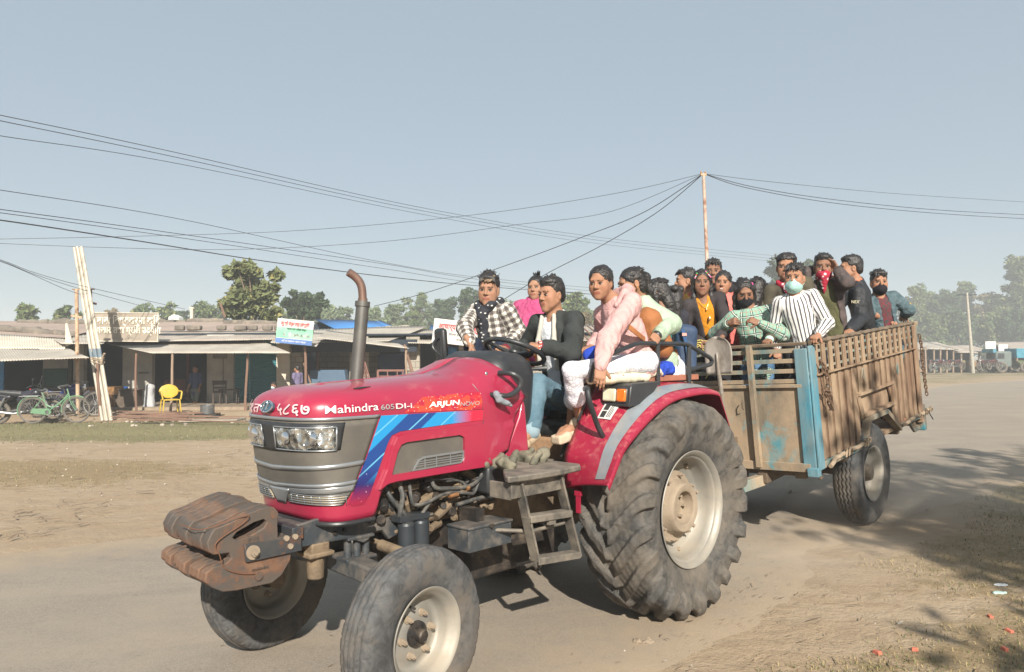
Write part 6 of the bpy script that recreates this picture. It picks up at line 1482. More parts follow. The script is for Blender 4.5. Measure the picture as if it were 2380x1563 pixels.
def bicycle(name, loc, rz, col, label, guard=True, lean=0.06):
    mt = pbr(name+'_paint', col, .5, 0, tuple(c_*.8 for c_ in col), 6, dust=.3, bump=.05); b0 = empty(name, loc, rz, label, 'bicycle'); b0.rotation_euler = (lean, 0, rz)
    wheel2(b0, (-.52, 0, .34), .33, .019, 24, M_spoke); wheel2(b0, (.55, 0, .34), .33, .019, 24, M_spoke)
    mb = MB(); mb.tube([(-.15, 0, .30), (-.28, 0, .82)], .016, 8); mb.tube(catmull([(.36, 0, .78), (.15, 0, .52), (-.05, 0, .42), (-.20, 0, .50)], 5), .017, 8); mb.tube([(.37, 0, .72), (-.15, 0, .30)], .018, 8)
    for s_ in (-1, 1): mb.tube([(-.15, 0, .30), (-.52, s_*.05, .34)], .010, 6); mb.tube([(-.24, 0, .70), (-.52, s_*.05, .34)], .009, 6)
    mb.tube([(.33, 0, .90), (.40, 0, .62)], .018, 8)
    for s_ in (-1, 1): mb.tube([(.40, s_*.045, .64), (.45, s_*.05, .50), (.55, s_*.05, .34)], .011, 6)
    mb.build('frame', mt, b0)
    mb = MB(); mb.tube(catmull([(.30, -.30, .93), (.22, -.26, .98), (.33, -.06, 1.0), (.33, .06, 1.0), (.22, .26, .98), (.30, .30, .93)], 4), .012, 6); mb.build('handlebar', M_spoke, b0)
    mb = MB(); mb.sphere((-.30, 0, .86), .10, 12, (1.3, .8, .4)); mb.build('saddle', M_black, b0)
    if guard: mb = MB(); mb.prism([(-.56, .28), (-.10, .22), (-.04, .30), (-.10, .39), (-.5, .40)], 1, -.06, -.045); mb.build('chain_guard', mt, b0)
    mb = MB()
    for cx, a0, a1 in ((-.52, R(20), R(200)), (.55, R(60), R(190))): mb.tube([(cx+.37*math.cos(a), 0, .34+.37*math.sin(a)) for a in np.linspace(a0, a1, 14)], .016, 6)
    mb.build('mudguard', mt, b0); mb = MB(); mb.tube([(-.80, -.09, .72), (-.35, -.06, .72)], .008, 5); mb.tube([(-.80, .09, .72), (-.35, .06, .72)], .008, 5); mb.tube([(-.75, .08, .72), (-.54, .06, .36)], .007, 5); mb.tube([(-.75, -.08, .72), (-.54, -.06, .36)], .007, 5); mb.build('carrier', M_spoke, b0)
    mb = MB(); mb.cyl((-.15, -.06, .30), (-.15, .06, .30), .05, n=16); mb.bar((-.15, -.07, .30), (-.05, -.07, .16), .02); mb.bar((-.15, .07, .30), (-.25, .07, .44), .02); mb.build('crank', M_spoke, b0)
    return b0
bicycle('bicycle', atz(126, 984, 0.08), R(8), (.13, .26, .15), 'light green step-through bicycle parked in front of the left shop')
bicycle('bicycle', atz(172, 968, 0.1), R(20), (.05, .05, .06), 'dark bicycle with orange and yellow bits, parked behind the green one', False, -.05)
def motorbike(name, loc, rz, col, label, group=None):
    mt = pbr(name+'_paint', col, .3, 0, tuple(c_*.7 for c_ in col), 5, dust=.15, bump=0, coat=.4); b0 = empty(name, loc, rz, label, 'motorbike', group); b0.rotation_euler = (.08, 0, rz)
    wheel2(b0, (-.64, 0, .30), .27, .05, 6, M_black); wheel2(b0, (.66, 0, .30), .28, .042, 6, M_black)
    v = Vol(.018, .04); v.cap((.30, 0, .80), (-.02, 0, .74), .13, .11); v.cap((-.1, 0, .62), (.2, 0, .66), .08, .09); V, F = v.mesh(); link('tank', np_mesh('tank', [(V, F, 0)], [mt]), b0)
    v = Vol(.018, .03); v.cap((-.08, 0, .78), (-.62, 0, .84), .085, .07); V, F = v.mesh(); link('seat', np_mesh('seat', [(V, F, 0)], [M_black]), b0)
    v = Vol(.018, .03); v.cap((-.35, 0, .70), (-.80, 0, .78), .07, .045); V, F = v.mesh(); link('tail', np_mesh('tail', [(V, F, 0)], [mt]), b0)
    mb = MB(); mb.box((-.86, 0, .79), (.04, .12, .06)); mb.build('tail_light', pbr('red_lens', (.60, .015, .02), .3, bump=0, coat=.6), b0)
    mb = MB(); mb.box((.05, 0, .40), (.38, .24, .30)); mb.cyl((.12, 0, .45), (.20, 0, .62), .09, n=12); mb.build('engine', M_engine2, b0, bevel=.03)
    mb = MB()
    for s_ in (-1, 1): mb.tube([(.42, s_*.08, .88), (.66, s_*.08, .30)], .022, 8); mb.tube([(-.64, s_*.1, .30), (-.1, s_*.1, .36)], .018, 6); mb.tube([(-.60, s_*.12, .34), (-.42, s_*.12, .70)], .025, 8)
    mb.build('fork', M_spoke, b0); mb = MB(); mb.tube(catmull([(.20, -.36, .98), (.30, -.2, 1.03), (.40, 0, .96), (.30, .2, 1.03), (.20, .36, .98)], 4), .014, 6)
    mb.build('handlebar', M_black, b0)
    for s_ in (-1, 1): mb = MB(); mb.tube([(.28, s_*.26, 1.0), (.32, s_*.30, 1.16)], .007, 5); mb.sphere((.33, s_*.31, 1.19), .06, 10, (.3, 1, .7)); mb.build('mirror', M_black, b0)
    mb = MB(); mb.sphere((.50, 0, .82), .10, 12, (.8, 1, 1.1)); mb.build('headlight', M_chrome, b0)
    mb = MB(); mb.tube([(.15, -.15, .35), (-.2, -.17, .28), (-.75, -.18, .36)], [.025, .03, .045], 8); mb.build('exhaust', M_spoke, b0)
    mb = MB()
    for cx, a0, a1 in ((.66, R(40), R(150)), (-.64, R(60), R(190))): mb.tube([(cx+.34*math.cos(a), 0, .30+.34*math.sin(a)) for a in np.linspace(a0, a1, 10)], .035, 6)
    mb.build('mudguard', mt, b0); return b0
bike0 = motorbike('motorbike', atz(58, 984, .06), R(12), (.02, .02, .03), 'black motorbike with red tail light at the left edge beside the green bicycle')
motorbike('motorbike', atz(150, 966, .1), R(28), (.02, .04, .20), 'dark motorbike with a blue and white tank behind the green bicycle')
b1 = motorbike('motorbike', (0, 0, 0), 0, (.07, .015, .015), 'x')
YF = 66
mbl = [(2180, 862, .2, 'far red motorbike beside the big chain at the trailer rear'), (2205, 859, .3, 'far motorbike with a pale cover, left of the concrete pole'), (2252, 857, .15, 'far dark motorbike parked right at the foot of the concrete pole'), (2288, 856, .4, 'far red tailed motorbike just right of the concrete pole'), (2322, 858, .1, 'far black motorbike in front of the turquoise truck'), (2163, 866, .5, 'far motorbike partly hidden behind the rear of the trailer')]
for i, (px, py, rz, lb) in enumerate(mbl):
    o = b1 if i == 0 else copy_tree(b1); p = P_(px, py, YF); o.location = (p.x, YF+i % 3, .42); o.rotation_euler = (.08, 0, rz+(PI if i % 2 else 0)); tag(o, lb, 'motorbike', 'motorbikes parked before the far stalls')
# ------------------------------------------------------------------ trees
def leafmat(name, c1, c2, c3=None):
    t = NT(name); co = t.coord(); oi = t.node('ShaderNodeObjectInfo').outputs['Random']
    v = t.attr('tint', 'Vector'); s_ = t.sep(v)
    c = t.mix(s_[0], c1, c2); c = t.mix(t.ramp(s_[1], [(.86, 0), (.93, 1)]), c, c3 or c2)
    c = t.mix(t.math('MULTIPLY', oi, .35), c, tuple(x*1.25 for x in c2)); t.base(c); t.set(Roughness=.7); t.b.inputs['Specular IOR Level'].default_value = .2
    t.set(Transmission_Weight=0.0); t.b.inputs['Subsurface Weight'].default_value = 0
    return t.m
def tree(label, x, y, z0, z1, rad, leaf, n=4500, ls=.22, seed=1, shape='round', trunk=M_bam, group=None, name='tree', gaps=.5, tr=.12, cz=None, flat=.45, cat='tree'):
    """crown of many leaf sized faces gathered round the tips of real limbs"""
    r_ = np.random.RandomState(seed); H = z1-z0; root = empty(name, (x, y, z0), 0, label, cat, group)
    cb = H*(cz if cz is not None else .25); limbs = []; tips = []
    nl = 22 if shape != 'tall' else 28
    for i in range(nl):
        f = (i+.5)/nl; a = i*2.4+r_.uniform(-.4, .4)
        if shape == 'tall': h0 = cb+(H-cb)*f*.9; L_ = rad*(1-.55*f)*r_.uniform(.55, 1.1); up_ = L_*r_.uniform(.5, 1.1)
        elif shape == 'spread': h0 = cb+(H-cb)*(.15+.6*f); L_ = rad*r_.uniform(.5, 1.15); up_ = (H-h0)*r_.uniform(.2, .8)
        else: h0 = cb*.8+(H-cb)*f*.65; L_ = rad*math.sqrt(max(.08, 1-(2*f-.9)**2*.9))*r_.uniform(.6, 1.1); up_ = (H-h0)*r_.uniform(.15, .9)*(1 if f > .3 else .5)
        p0 = np.array([.0, 0, h0]); d = np.array([math.cos(a)*L_, math.sin(a)*L_, up_])
        limbs.append((p0, p0+d*.5+[0, 0, -.05*L_], p0+d)); tips += [p0+d, p0+d*.72+r_.normal(size=3)*rad*.12, p0+d*.5+r_.normal(size=3)*rad*.14]
    tips += [np.array([r_.normal()*rad*.2, r_.normal()*rad*.2, H*r_.uniform(.78, .97)]) for _ in range(5)]
    tips = np.array(tips); mb = MB()
    b_ = r_.uniform(-.03, .03, 2)*H
    mb.tube([(0, 0, -.2), (b_[0]*.5, b_[1]*.5, H*.35), (b_[0], b_[1], H*.65), (b_[0]*.6, b_[1]*.6, H*.92)], [tr*1.25, tr, tr*.65, tr*.2], 8)
    for l in limbs: mb.tube([Vector(q) for q in l], [tr*.45, tr*.3, tr*.1], 5)
    mb.build('trunk', trunk, root)
    n = int(n*1.9); cs = rad*(.30 if gaps > .4 else .38); k = r_.randint(0, len(tips), n); w_ = r_.uniform(.35, 1.25, len(tips))*cs
    o = r_.normal(size=(n, 3)); o /= np.linalg.norm(o, axis=1)[:, None]; rr_ = r_.uniform(.15, 1, n)**.5
    C = tips[k]+o*(rr_*w_[k])[:, None]*np.array([1, 1, .72]); C[:, 2] = np.clip(C[:, 2], cb*.4, H*1.03)
    nrm = r_.normal(size=(n, 3))+[0, 0, .8]; nrm /= np.linalg.norm(nrm, axis=1)[:, None]; u = np.cross(nrm, r_.normal(size=(n, 3))); u /= np.linalg.norm(u, axis=1)[:, None]; v_ = np.cross(nrm, u)
    s_ = (ls*r_.uniform(.5, 1.25, n))[:, None]; a = C-u*s_; b2 = C+v_*s_*flat-u*s_*.1+nrm*s_*.12; c = C+u*s_*1.05; d = C-v_*s_*flat-u*s_*.1+nrm*s_*.12
    V = np.stack([a, b2, c, d], 1).reshape(-1, 3); F = np.arange(4*n).reshape(n, 4)
    tint = np.stack([np.repeat(np.clip(r_.normal(.5, .28, n), 0, 1), 4), np.repeat(r_.uniform(0, 1, n), 4), np.zeros(4*n)], -1)
    me = np_mesh('crown', [(V, F, 0)], [leaf], attrs={'tint': tint}); me.polygons.foreach_set('use_smooth', np.zeros(len(me.polygons), bool)); link('crown', me, root)
    return root
L_mid = leafmat('mid_green_leaves', (.055, .085, .030), (.11, .145, .055), (.20, .19, .07)); L_dark = leafmat('dark_leaves', (.030, .055, .026), (.060, .090, .040)); L_pale = leafmat('pale_eucalyptus_leaves', (.085, .120, .060), (.15, .19, .10), (.19, .21, .12)); L_ol = leafmat('olive_broad_leaves', (.080, .100, .040), (.150, .165, .075), (.30, .26, .09)); L_br = leafmat('brown_dry_brush', (.14, .11, .06), (.20, .16, .09))
def T(label, px, pyt, Y, wpx, leaf, **k):
    p = P_(px, pyt, Y); return tree(label, p.x, Y, 0, p.z, wpx/2/FPX*Y, leaf, **k)
T('big broad leaved olive green tree standing behind the tin roofs beside the signboards', 592, 610, 38, 136, L_ol, n=5200, ls=.26, seed=3, flat=.62, cz=.32)
T('dark spreading tree with open crown right of the broad leaved tree', 706, 677, 58, 84, L_dark, n=3800, ls=.22, seed=4, shape='spread', cz=.45)
bg = [(62, 706, 46, 60, L_mid, 'sparse small tree behind the left roofs, nearest the left edge', 1200), (150, 712, 46, 58, L_mid, 'sparse low tree behind the left roof beside the pipe bundle', 1400), (262, 714, 60, 40, L_br, 'brownish bush behind the cream signboard', 1500), (326, 708, 62, 80, L_mid, 'rounded bushy tree above the cream signboard', 2600), (388, 708, 60, 70, L_mid, 'green bushy tree just right of the cream signboard', 2600), (430, 716, 70, 46, L_dark, 'small dark tree between two bushy trees behind the roof', 1500), (478, 708, 60, 84, L_mid, 'green bushy tree left of the broad leaved tree', 3000), (512, 716, 66, 40, L_dark, 'small dark tree touching the broad leaved tree on its left', 1500),
 (690, 712, 62, 80, L_pale, 'pale green tree below the dark spreading tree', 2600), (758, 714, 66, 74, L_pale, 'pale tree directly left of the exhaust stack', 2600), (800, 712, 68, 60, L_pale, 'pale tree hidden partly by the exhaust stack', 2400), (868, 708, 66, 70, L_pale, 'pale tree directly right of the exhaust stack', 2600), (915, 712, 68, 66, L_pale, 'second pale tree right of the exhaust stack', 2400), (958, 706, 72, 60, L_mid, 'mid green tree left of the tall grey green one', 2400), (984, 676, 78, 74, L_mid, 'taller grey green tree between exhaust stack and plaid shirt passenger', 3000), (1034, 696, 70, 76, L_dark, 'dark green tree left of the plaid shirt passenger', 2800), (1092, 668, 62, 60, L_dark, 'dark tree touching the plaid shirt passenger', 2600),
 (1150, 700, 70, 80, L_pale, 'pale tree behind the plaid shirt passenger', 1800), (1222, 700, 74, 80, L_pale, 'pale tree behind the pink shawl', 1800), (1322, 676, 60, 82, L_mid, 'green feathery tree between the driver and the pink jacket', 3000), (1366, 704, 64, 60, L_pale, 'pale tree just left of the pink jacket', 2200), (1352, 728, 48, 74, L_br, 'brown dry bush between the driver and the pink jacket', 1800), (1450, 700, 80, 100, L_pale, 'pale tree behind the two seated girls', 1500), (1560, 706, 84, 100, L_pale, 'pale tree behind the navy backpack', 1500)]
for i, (px, pyt, Y, w_, lf, lb, n) in enumerate(bg): T(lb, px, pyt, Y*1.45, w_, lf, n=n, ls=.29, seed=20+i, shape='round' if i % 3 else 'tall', cz=.12, gaps=.3, group='trees behind the shops')
bg2 = [(1838, 600, 62, 110, L_dark, 'round dark tree behind the curly haired man', 3600, 'spread', .3), (2130, 662, 92, 60, L_mid, 'tall tree directly behind the rear corner of the trailer', 3000, 'tall', .1), (2168, 676, 96, 56, L_mid, 'second tree of the far row from the trailer', 2600, 'tall', .1), (2104, 690, 98, 56, L_dark, 'tree of the far row partly hidden by the boy in denim', 2200, 'tall', .1), (2205, 672, 92, 60, L_dark, 'dark tree of the far row left of the concrete pole', 3000, 'tall', .1), (2246, 652, 98, 62, L_mid, 'pointed tree right behind the concrete pole', 3200, 'tall', .1), (2292, 676, 94, 66, L_br, 'brownish green tree right of the concrete pole', 2800, 'round', .15), (2328, 690, 92, 60, L_mid, 'lower green tree beside the tallest far tree', 2600, 'round', .1), (2372, 592, 90, 92, L_mid, 'tallest far tree with pale trunks at the right edge', 4200, 'tall', .25), (2420, 610, 92, 80, L_mid, 'tall far tree cut off by the right edge', 1500, 'tall', .15), (2225, 720, 84, 70, L_dark, 'low dark bushy tree at the foot of the far row', 2400, 'round', .05), (2150, 730, 84, 80, L_mid, 'low green tree above the far stalls near the trailer', 2400, 'round', .05), (2300, 728, 84, 80, L_mid, 'low green tree above the far white sign', 2400, 'round', .05), (2365, 722, 82, 70, L_dark, 'low dark tree above the turquoise truck', 2200, 'round', .05)]
for i, (px, pyt, Y, w_, lf, lb, n, sh, cz) in enumerate(bg2): T(lb, px, pyt, Y*1.75, w_, lf, n=n, ls=.46, seed=60+i, shape=sh, cz=cz, gaps=.3, tr=.2, group='tall trees along the far right')
# ------------------------------------------------------------------ poles and cables
def pole(px0, py0, px1, py1, Y, r0, r1, mat, name, label):
    a = P_(px0, py0, Y); b_ = P_(px1, py1, Y); a.y = b_.y = Y; a.z = min(a.z, 0)
    mb = MB(); mb.tube([a, a.lerp(b_, .5), b_], [r0, (r0+r1)/2, r1], 12); return mb.build(name, mat), a, b_
o, a, CP = pole(1656, 836, 1635, 404, 22, .065, .045, pbr('rust_streaked_white_pole', (.50, .42, .36), .7, .1, (.42, .26, .18), 3, rust=.45, rs=2.5, rustcol=(.36, .17, .10), bump=.1), 'utility_pole', ''); tag(o, 'thin rust streaked white pole rising behind the trailer, carrying the cables', 'pole')
mb = MB(); mb.box((CP.x, 22, CP.z-.03), (.16, .05, .05)); mb.cyl((CP.x-.07, 22, CP.z), (CP.x-.07, 22, CP.z+.07), .03, .02, 8); mb.cyl((CP.x+.05, 22, CP.z), (CP.x+.05, 22, CP.z+.06), .03, .02, 8); mb.build('insulator', M_brass, o).matrix_parent_inverse = Matrix.Identity(4)
o, a, b_ = pole(2261, 838, 2247, 681, 72, .17, .10, pbr('pale_concrete', (.38, .35, .29), .9, bump=.1), 'concrete_pole', ''); tag(o, 'pale tapering concrete pole standing among the far motorbikes', 'pole')
mb = MB(); mb.box((b_.x, 72, b_.z-.2), (1.9, .1, .1)); mb.build('cross_arm', M_dark, o)
mb = MB(); a = P_(523, 738, 34); b_ = P_(512, 705, 34); mb.tube([a, b_], .055, 6); tag(mb.build('stick', M_wood), 'dark slanting stick on the roof left of the broad leaved tree', 'stick')
mb = MB(); a = P_(446, 742, 33); mb.box((a.x, 33, a.z+.2), (.12, .12, .55)); mb.box((a.x, 33, a.z+.48), (.20, .14, .08)); tag(mb.build('concrete_post', M_plas2), 'short pale concrete post above the roof parapet', 'post')
mb = MB(); a = P_(409, 744, 60); mb.prism([(-.42, 0), (.42, 0), (.4, .2), (0, .42), (-.4, .2)], 1, -.4, .4); o = mb.build('white_tank', M_white); o.location = a; tag(o, 'small white domed roof seen far behind the parapet', 'tank')
M_cab = pbr('black_cable', (.03, .032, .035), .6, bump=0)
def cable(pts, label, r=.010, group='overhead cables'):
    Q = []
    for p in pts:
        if len(p) == 4: Q.append(Vector(p[:3]))
        else: Q.append(P_(p[0], p[1], p[2]))
    mb = MB(); mb.tube(catmull(Q, 10), r, 5); return tag(mb.build('cable', M_cab), label, 'cable', group)
cp = (CP.x, CP.y, CP.z, 0)
cable([(-200, 228, 15), (0, 268, 17), (400, 353, 22), (1000, 487, 34), (1400, 553, 46), (1830, 598, 62)], 'highest cable entering at the left edge and running to the far right', .010)
cable([(-200, 240, 15), (0, 281, 17), (400, 364, 22), (1000, 494, 34), (1400, 560, 46), (1830, 605, 62)], 'second highest cable at the left edge, just under the topmost', .010)
cable([(-200, 282, 15), (0, 316, 17), (430, 384, 23), (1000, 502, 34), (1400, 568, 46), (1840, 612, 62)], 'third cable from the top at the left edge', .009)
cable([(-200, 412, 15), (0, 442, 17), (430, 512, 23), (900, 612, 32), (1200, 654, 42), (1750, 700, 60)], 'single cable crossing midway between the high and low bunches at left', .009)
cable([(-200, 468, 15), (0, 487, 17), (500, 556, 24), (900, 615, 32), (1200, 660, 42), (1750, 710, 60)], 'upper cable of the low bunch at the left edge', .010)
cable([(-200, 476, 15), (0, 495, 17), (500, 565, 24), (900, 626, 32), (1200, 668, 42), (1750, 716, 60)], 'middle thin cable of the low bunch at the left edge', .009)
cable([(-200, 490, 15), (0, 512, 17), (300, 557, 21), (700, 619, 28), (1100, 664, 38), (1500, 692, 50), (1800, 706, 62)], 'thickest black cable, lowest of the bunch crossing behind the heads', .017)
cable([cp, (1420, 452, 22.5), (1100, 500, 23.5), (700, 536, 24), (300, 550, 24), (-100, 558, 24)], 'thin cable sloping left from the white pole, the upper one', .007)
cable([cp, (1420, 492, 22.5), (1200, 523, 23), (900, 561, 24), (560, 580, 24), (250, 576, 24), (-100, 562, 24)], 'thin cable sloping left from the white pole, the lower one', .007)
cable([cp, (1500, 492, 23), (1350, 553, 24), (1200, 609, 25), (1000, 678, 27), (870, 712, 28)], 'cable dropping left from the white pole to beside the exhaust stack', .012)
cable([cp, (1530, 492, 23), (1400, 570, 24), (1270, 637, 25), (1165, 700, 27)], 'cable dropping steeply from the white pole behind the driver', .012)
cable([cp, (1800, 424, 24), (2100, 452, 30), (2480, 476, 36)], 'thin cable leaving the white pole to the right, the highest', .007)
cable([cp, (1760, 437, 24), (1950, 466, 27), (2200, 490, 31), (2480, 504, 36)], 'cable leaving the white pole to the right, the middle one', .011)
cable([cp, (1740, 438, 24), (1950, 474, 27), (2200, 498, 31), (2480, 514, 36)], 'cable leaving the white pole to the right, the lowest', .011)
cable([(-150, 560, 18), (0, 604, 19), (80, 634, 20), (200, 667, 21.5), (430, 719, 26)], 'thin cable sagging over the left roofs, the upper one', .007)
cable([(-150, 560, 18), (0, 606, 19), (80, 638, 20), (200, 676, 21.5), (330, 712, 24)], 'thin cable sagging over the left roofs, the middle one', .007)
cable([(-150, 560, 18), (0, 608, 19), (60, 632, 20), (150, 672, 21), (205, 690, 22)], 'thin cable ending at the steel poles beside the pipe bundle', .007)
# ------------------------------------------------------------------ far stalls at the right
FS = 75
def far_stall(px0, px1, pyt, pyb, label, name='stall', seed=1, roof=M_tin2):
    x0, x1 = X_(px0, FS), X_(px1, FS); zt = P_(px0, pyt, FS).z; root = empty(name, label=label, cat='stall', group='far stalls'); r_ = random.Random(seed)
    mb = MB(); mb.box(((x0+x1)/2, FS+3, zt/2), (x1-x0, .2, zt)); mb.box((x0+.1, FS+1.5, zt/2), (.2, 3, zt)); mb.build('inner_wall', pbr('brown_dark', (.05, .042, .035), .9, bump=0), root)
    Q = [Vector((x0-.4, FS-1.2, zt-.25)), Vector((x1+.4, FS-1.2, zt-.35)), Vector((x1, FS+3, zt+.55)), Vector((x0, FS+3, zt+.5))]; tin('roof', Q, roof, .2, .03, parent=root, seed=seed)
    for i in range(4):
        xx = x0+(x1-x0)*(i+.3)/4; mb = MB(); mb.tube([(xx, FS-1, 0), (xx+r_.uniform(-.1, .1), FS-1, zt-.2)], .09, 6); mb.build('post', M_bam, root)
    for i in range(3):
        xx = x0+(x1-x0)*(i+.55)/3.4; w_ = r_.uniform(.5, 1.1); mb = MB(); mb.box((xx, FS-.5, .7), (w_, .6, r_.uniform(.7, 1.2))); mb.build('stock', pbr('stall_goods', (r_.uniform(.1, .3), r_.uniform(.08, .2), r_.uniform(.06, .14)), .9, bump=.1), root)
    return root
far_stall(2085, 2150, 806, 850, 'far grey stall beside the rear of the trailer', seed=4); far_stall(2152, 2210, 806, 850, 'far stall with a drooping tin roof left of the concrete pole', seed=5, roof=M_tin); far_stall(2212, 2296, 814, 850, 'long dark far stall behind the motorbikes, right of the concrete pole', seed=6)
far_stall(2340, 2440, 806, 850, 'far stall behind the turquoise truck at the right edge', seed=7)
mb = MB(); p = P_(2302, 806, 73); mb.box((p.x, 73, p.z), (1.0, .08, 1.0)); mb.box((p.x+1.2, 73, p.z-.15), (.9, .08, .7)); tag(mb.build('signboard', pbr('far_white_sign', (.60, .58, .56), .6, bump=0)), 'small white signboard on the far stalls right of the concrete pole', 'signboard')
# truck with turquoise body at the right edge
TK = empty('truck', (X_(2345, 71), 71, .1), 0, 'turquoise bodied farm truck parked far away at the right edge', 'truck')
mb = MB(); mb.box((1.8, 0, 1.75), (3.4, 1.8, .9)); mb.build('cargo_body', pbr('turquoise_truck_paint', (.04, .22, .30), .6, 0, (.03, .17, .24), 3, bump=.05), TK, bevel=.03)
mb = MB(); mb.box((-1.0, 0, 1.2), (1.5, 1.6, 1.5)); mb.build('cab', pbr('dusty_green_cab', (.12, .15, .14), .6, bump=.05), TK, bevel=.15)
mb = MB(); mb.box((-1.3, -.81, 1.5), (.6, .03, .5)); mb.box((-1.77, 0, 1.5), (.03, 1.2, .5)); mb.build('window', M_black, TK); mb = MB(); mb.box((-1.9, 0, 2.0), (.3, 1.7, .35)); mb.build('roof_board', M_tblue, TK)
for x in (-1.2, 1.0, 2.6): wheel2(TK, (x, -.75, .45), .40, .12, 6, M_black); wheel2(TK, (x, .75, .45), .40, .12, 6, M_black)

# trees standing beside the camera, outside the picture: their shade falls on the verges
tree('leafy roadside tree outside the picture, right of the viewer, shading the right verge', 6.7, -1.9, 0, 7.2, 2.7, L_mid, n=2600, ls=.16, seed=201, cz=.42, gaps=.5, group='roadside trees near the viewer')
tree('leafy roadside tree farther right of the viewer, outside the picture', 9.9, .6, 0, 7.0, 2.6, L_mid, n=2400, ls=.16, seed=202, cz=.40, gaps=.5, group='roadside trees near the viewer')
tree('small leafy tree behind the viewer, outside the picture, shading the bottom left corner', -2.6, -6.1, 0, 5.9, 1.2, L_mid, n=1200, ls=.15, seed=203, cz=.55, gaps=.5, group='roadside trees near the viewer')
# ------------------------------------------------------------------ people
def skin_mat(name, col):
    t = NT(name); co = t.coord(); v = t.sep(t.attr('tint', 'Vector'))
    c = t.mix(t.ramp(t.noise(co, 22, 4), [(.35, 0), (.65, 1)]), col, tuple(x*.86 for x in col))
    c = t.mix(t.math('MULTIPLY', v[0], .75), c, (col[0]*.72, col[1]*.42, col[2]*.48)); c = t.mix(t.math('MULTIPLY', v[1], .35), c, (col[0]*1.15, col[1]*.9, col[2]*.85))
    t.base(c); t.set(Roughness=.62); t.b.inputs['Specular IOR Level'].default_value = .28; t.b.inputs['Subsurface Weight'].default_value = .06; t.b.inputs['Subsurface Radius'].default_value = (.012, .005, .003)
    t.bump(t.noise(co, 160, 3), .08, .002); return t.m
SK = [skin_mat('warm_brown_skin', (.335, .175, .108)), skin_mat('deep_brown_skin', (.235, .122, .077)), skin_mat('light_brown_skin', (.330, .182, .118))]
M_hair = pbr('black_hair', (.012, .011, .012), .42, 0, (.026, .022, .020), 40, bump=.9, bs=130, bd=.006, stretch=(1, 1, .35)); M_hairb = pbr('bleached_fringe', (.26, .18, .10), .5, 0, (.07, .045, .03), 30, bump=.8, bs=120, bd=.006)
M_eyew = pbr('eye_white', (.42, .38, .35), .25, bump=0); M_eyed = pbr('dark_iris', (.012, .008, .006), .12, bump=0); M_teeth = pbr('teeth', (.75, .72, .66), .3, bump=0)
def cloth(name, col, col2=None, rough=.85, bump=.35, bs=9, sheen=0.0, ns=5): 
    t = NT(name); co = t.coord(); c2 = col2 or tuple(x*.8 for x in col)
    c = t.mix(t.ramp(t.noise(co, ns, 5), [(.35, 0), (.65, 1)]), col, c2); t.base(c); t.set(Roughness=rough); t.b.inputs['Specular IOR Level'].default_value = .3
    t.bump(t.math('ADD', t.noise(co, bs, 4, .55, 1.2), t.math('MULTIPLY', t.noise(co, 240, 2), .12)), bump*1.5, .03); return t.m
def pattern(name, base, bands, bump=.35):
    """bands: (axis 0=u 1=v, period, width fraction, phase, colour, opacity)"""
    t = NT(name); co = t.coord(); f = t.sep(t.attr('fab', 'Vector')); c = base
    for ax, per, w_, ph, col, op in bands:
        m_ = t.math('LESS_THAN', t.math('FRACT', t.math('ADD', t.math('DIVIDE', f[ax], per), 100+ph)), w_); c = t.mix(t.math('MULTIPLY', m_, op), c, col)
    t.base(c if hasattr(c, 'links') else c); t.set(Roughness=.85); t.b.inputs['Specular IOR Level'].default_value = .25
    t.bump(t.noise(co, 9, 4, .55, 1.2), bump, .022); return t.m
def V3(v): return np.array(v, float)
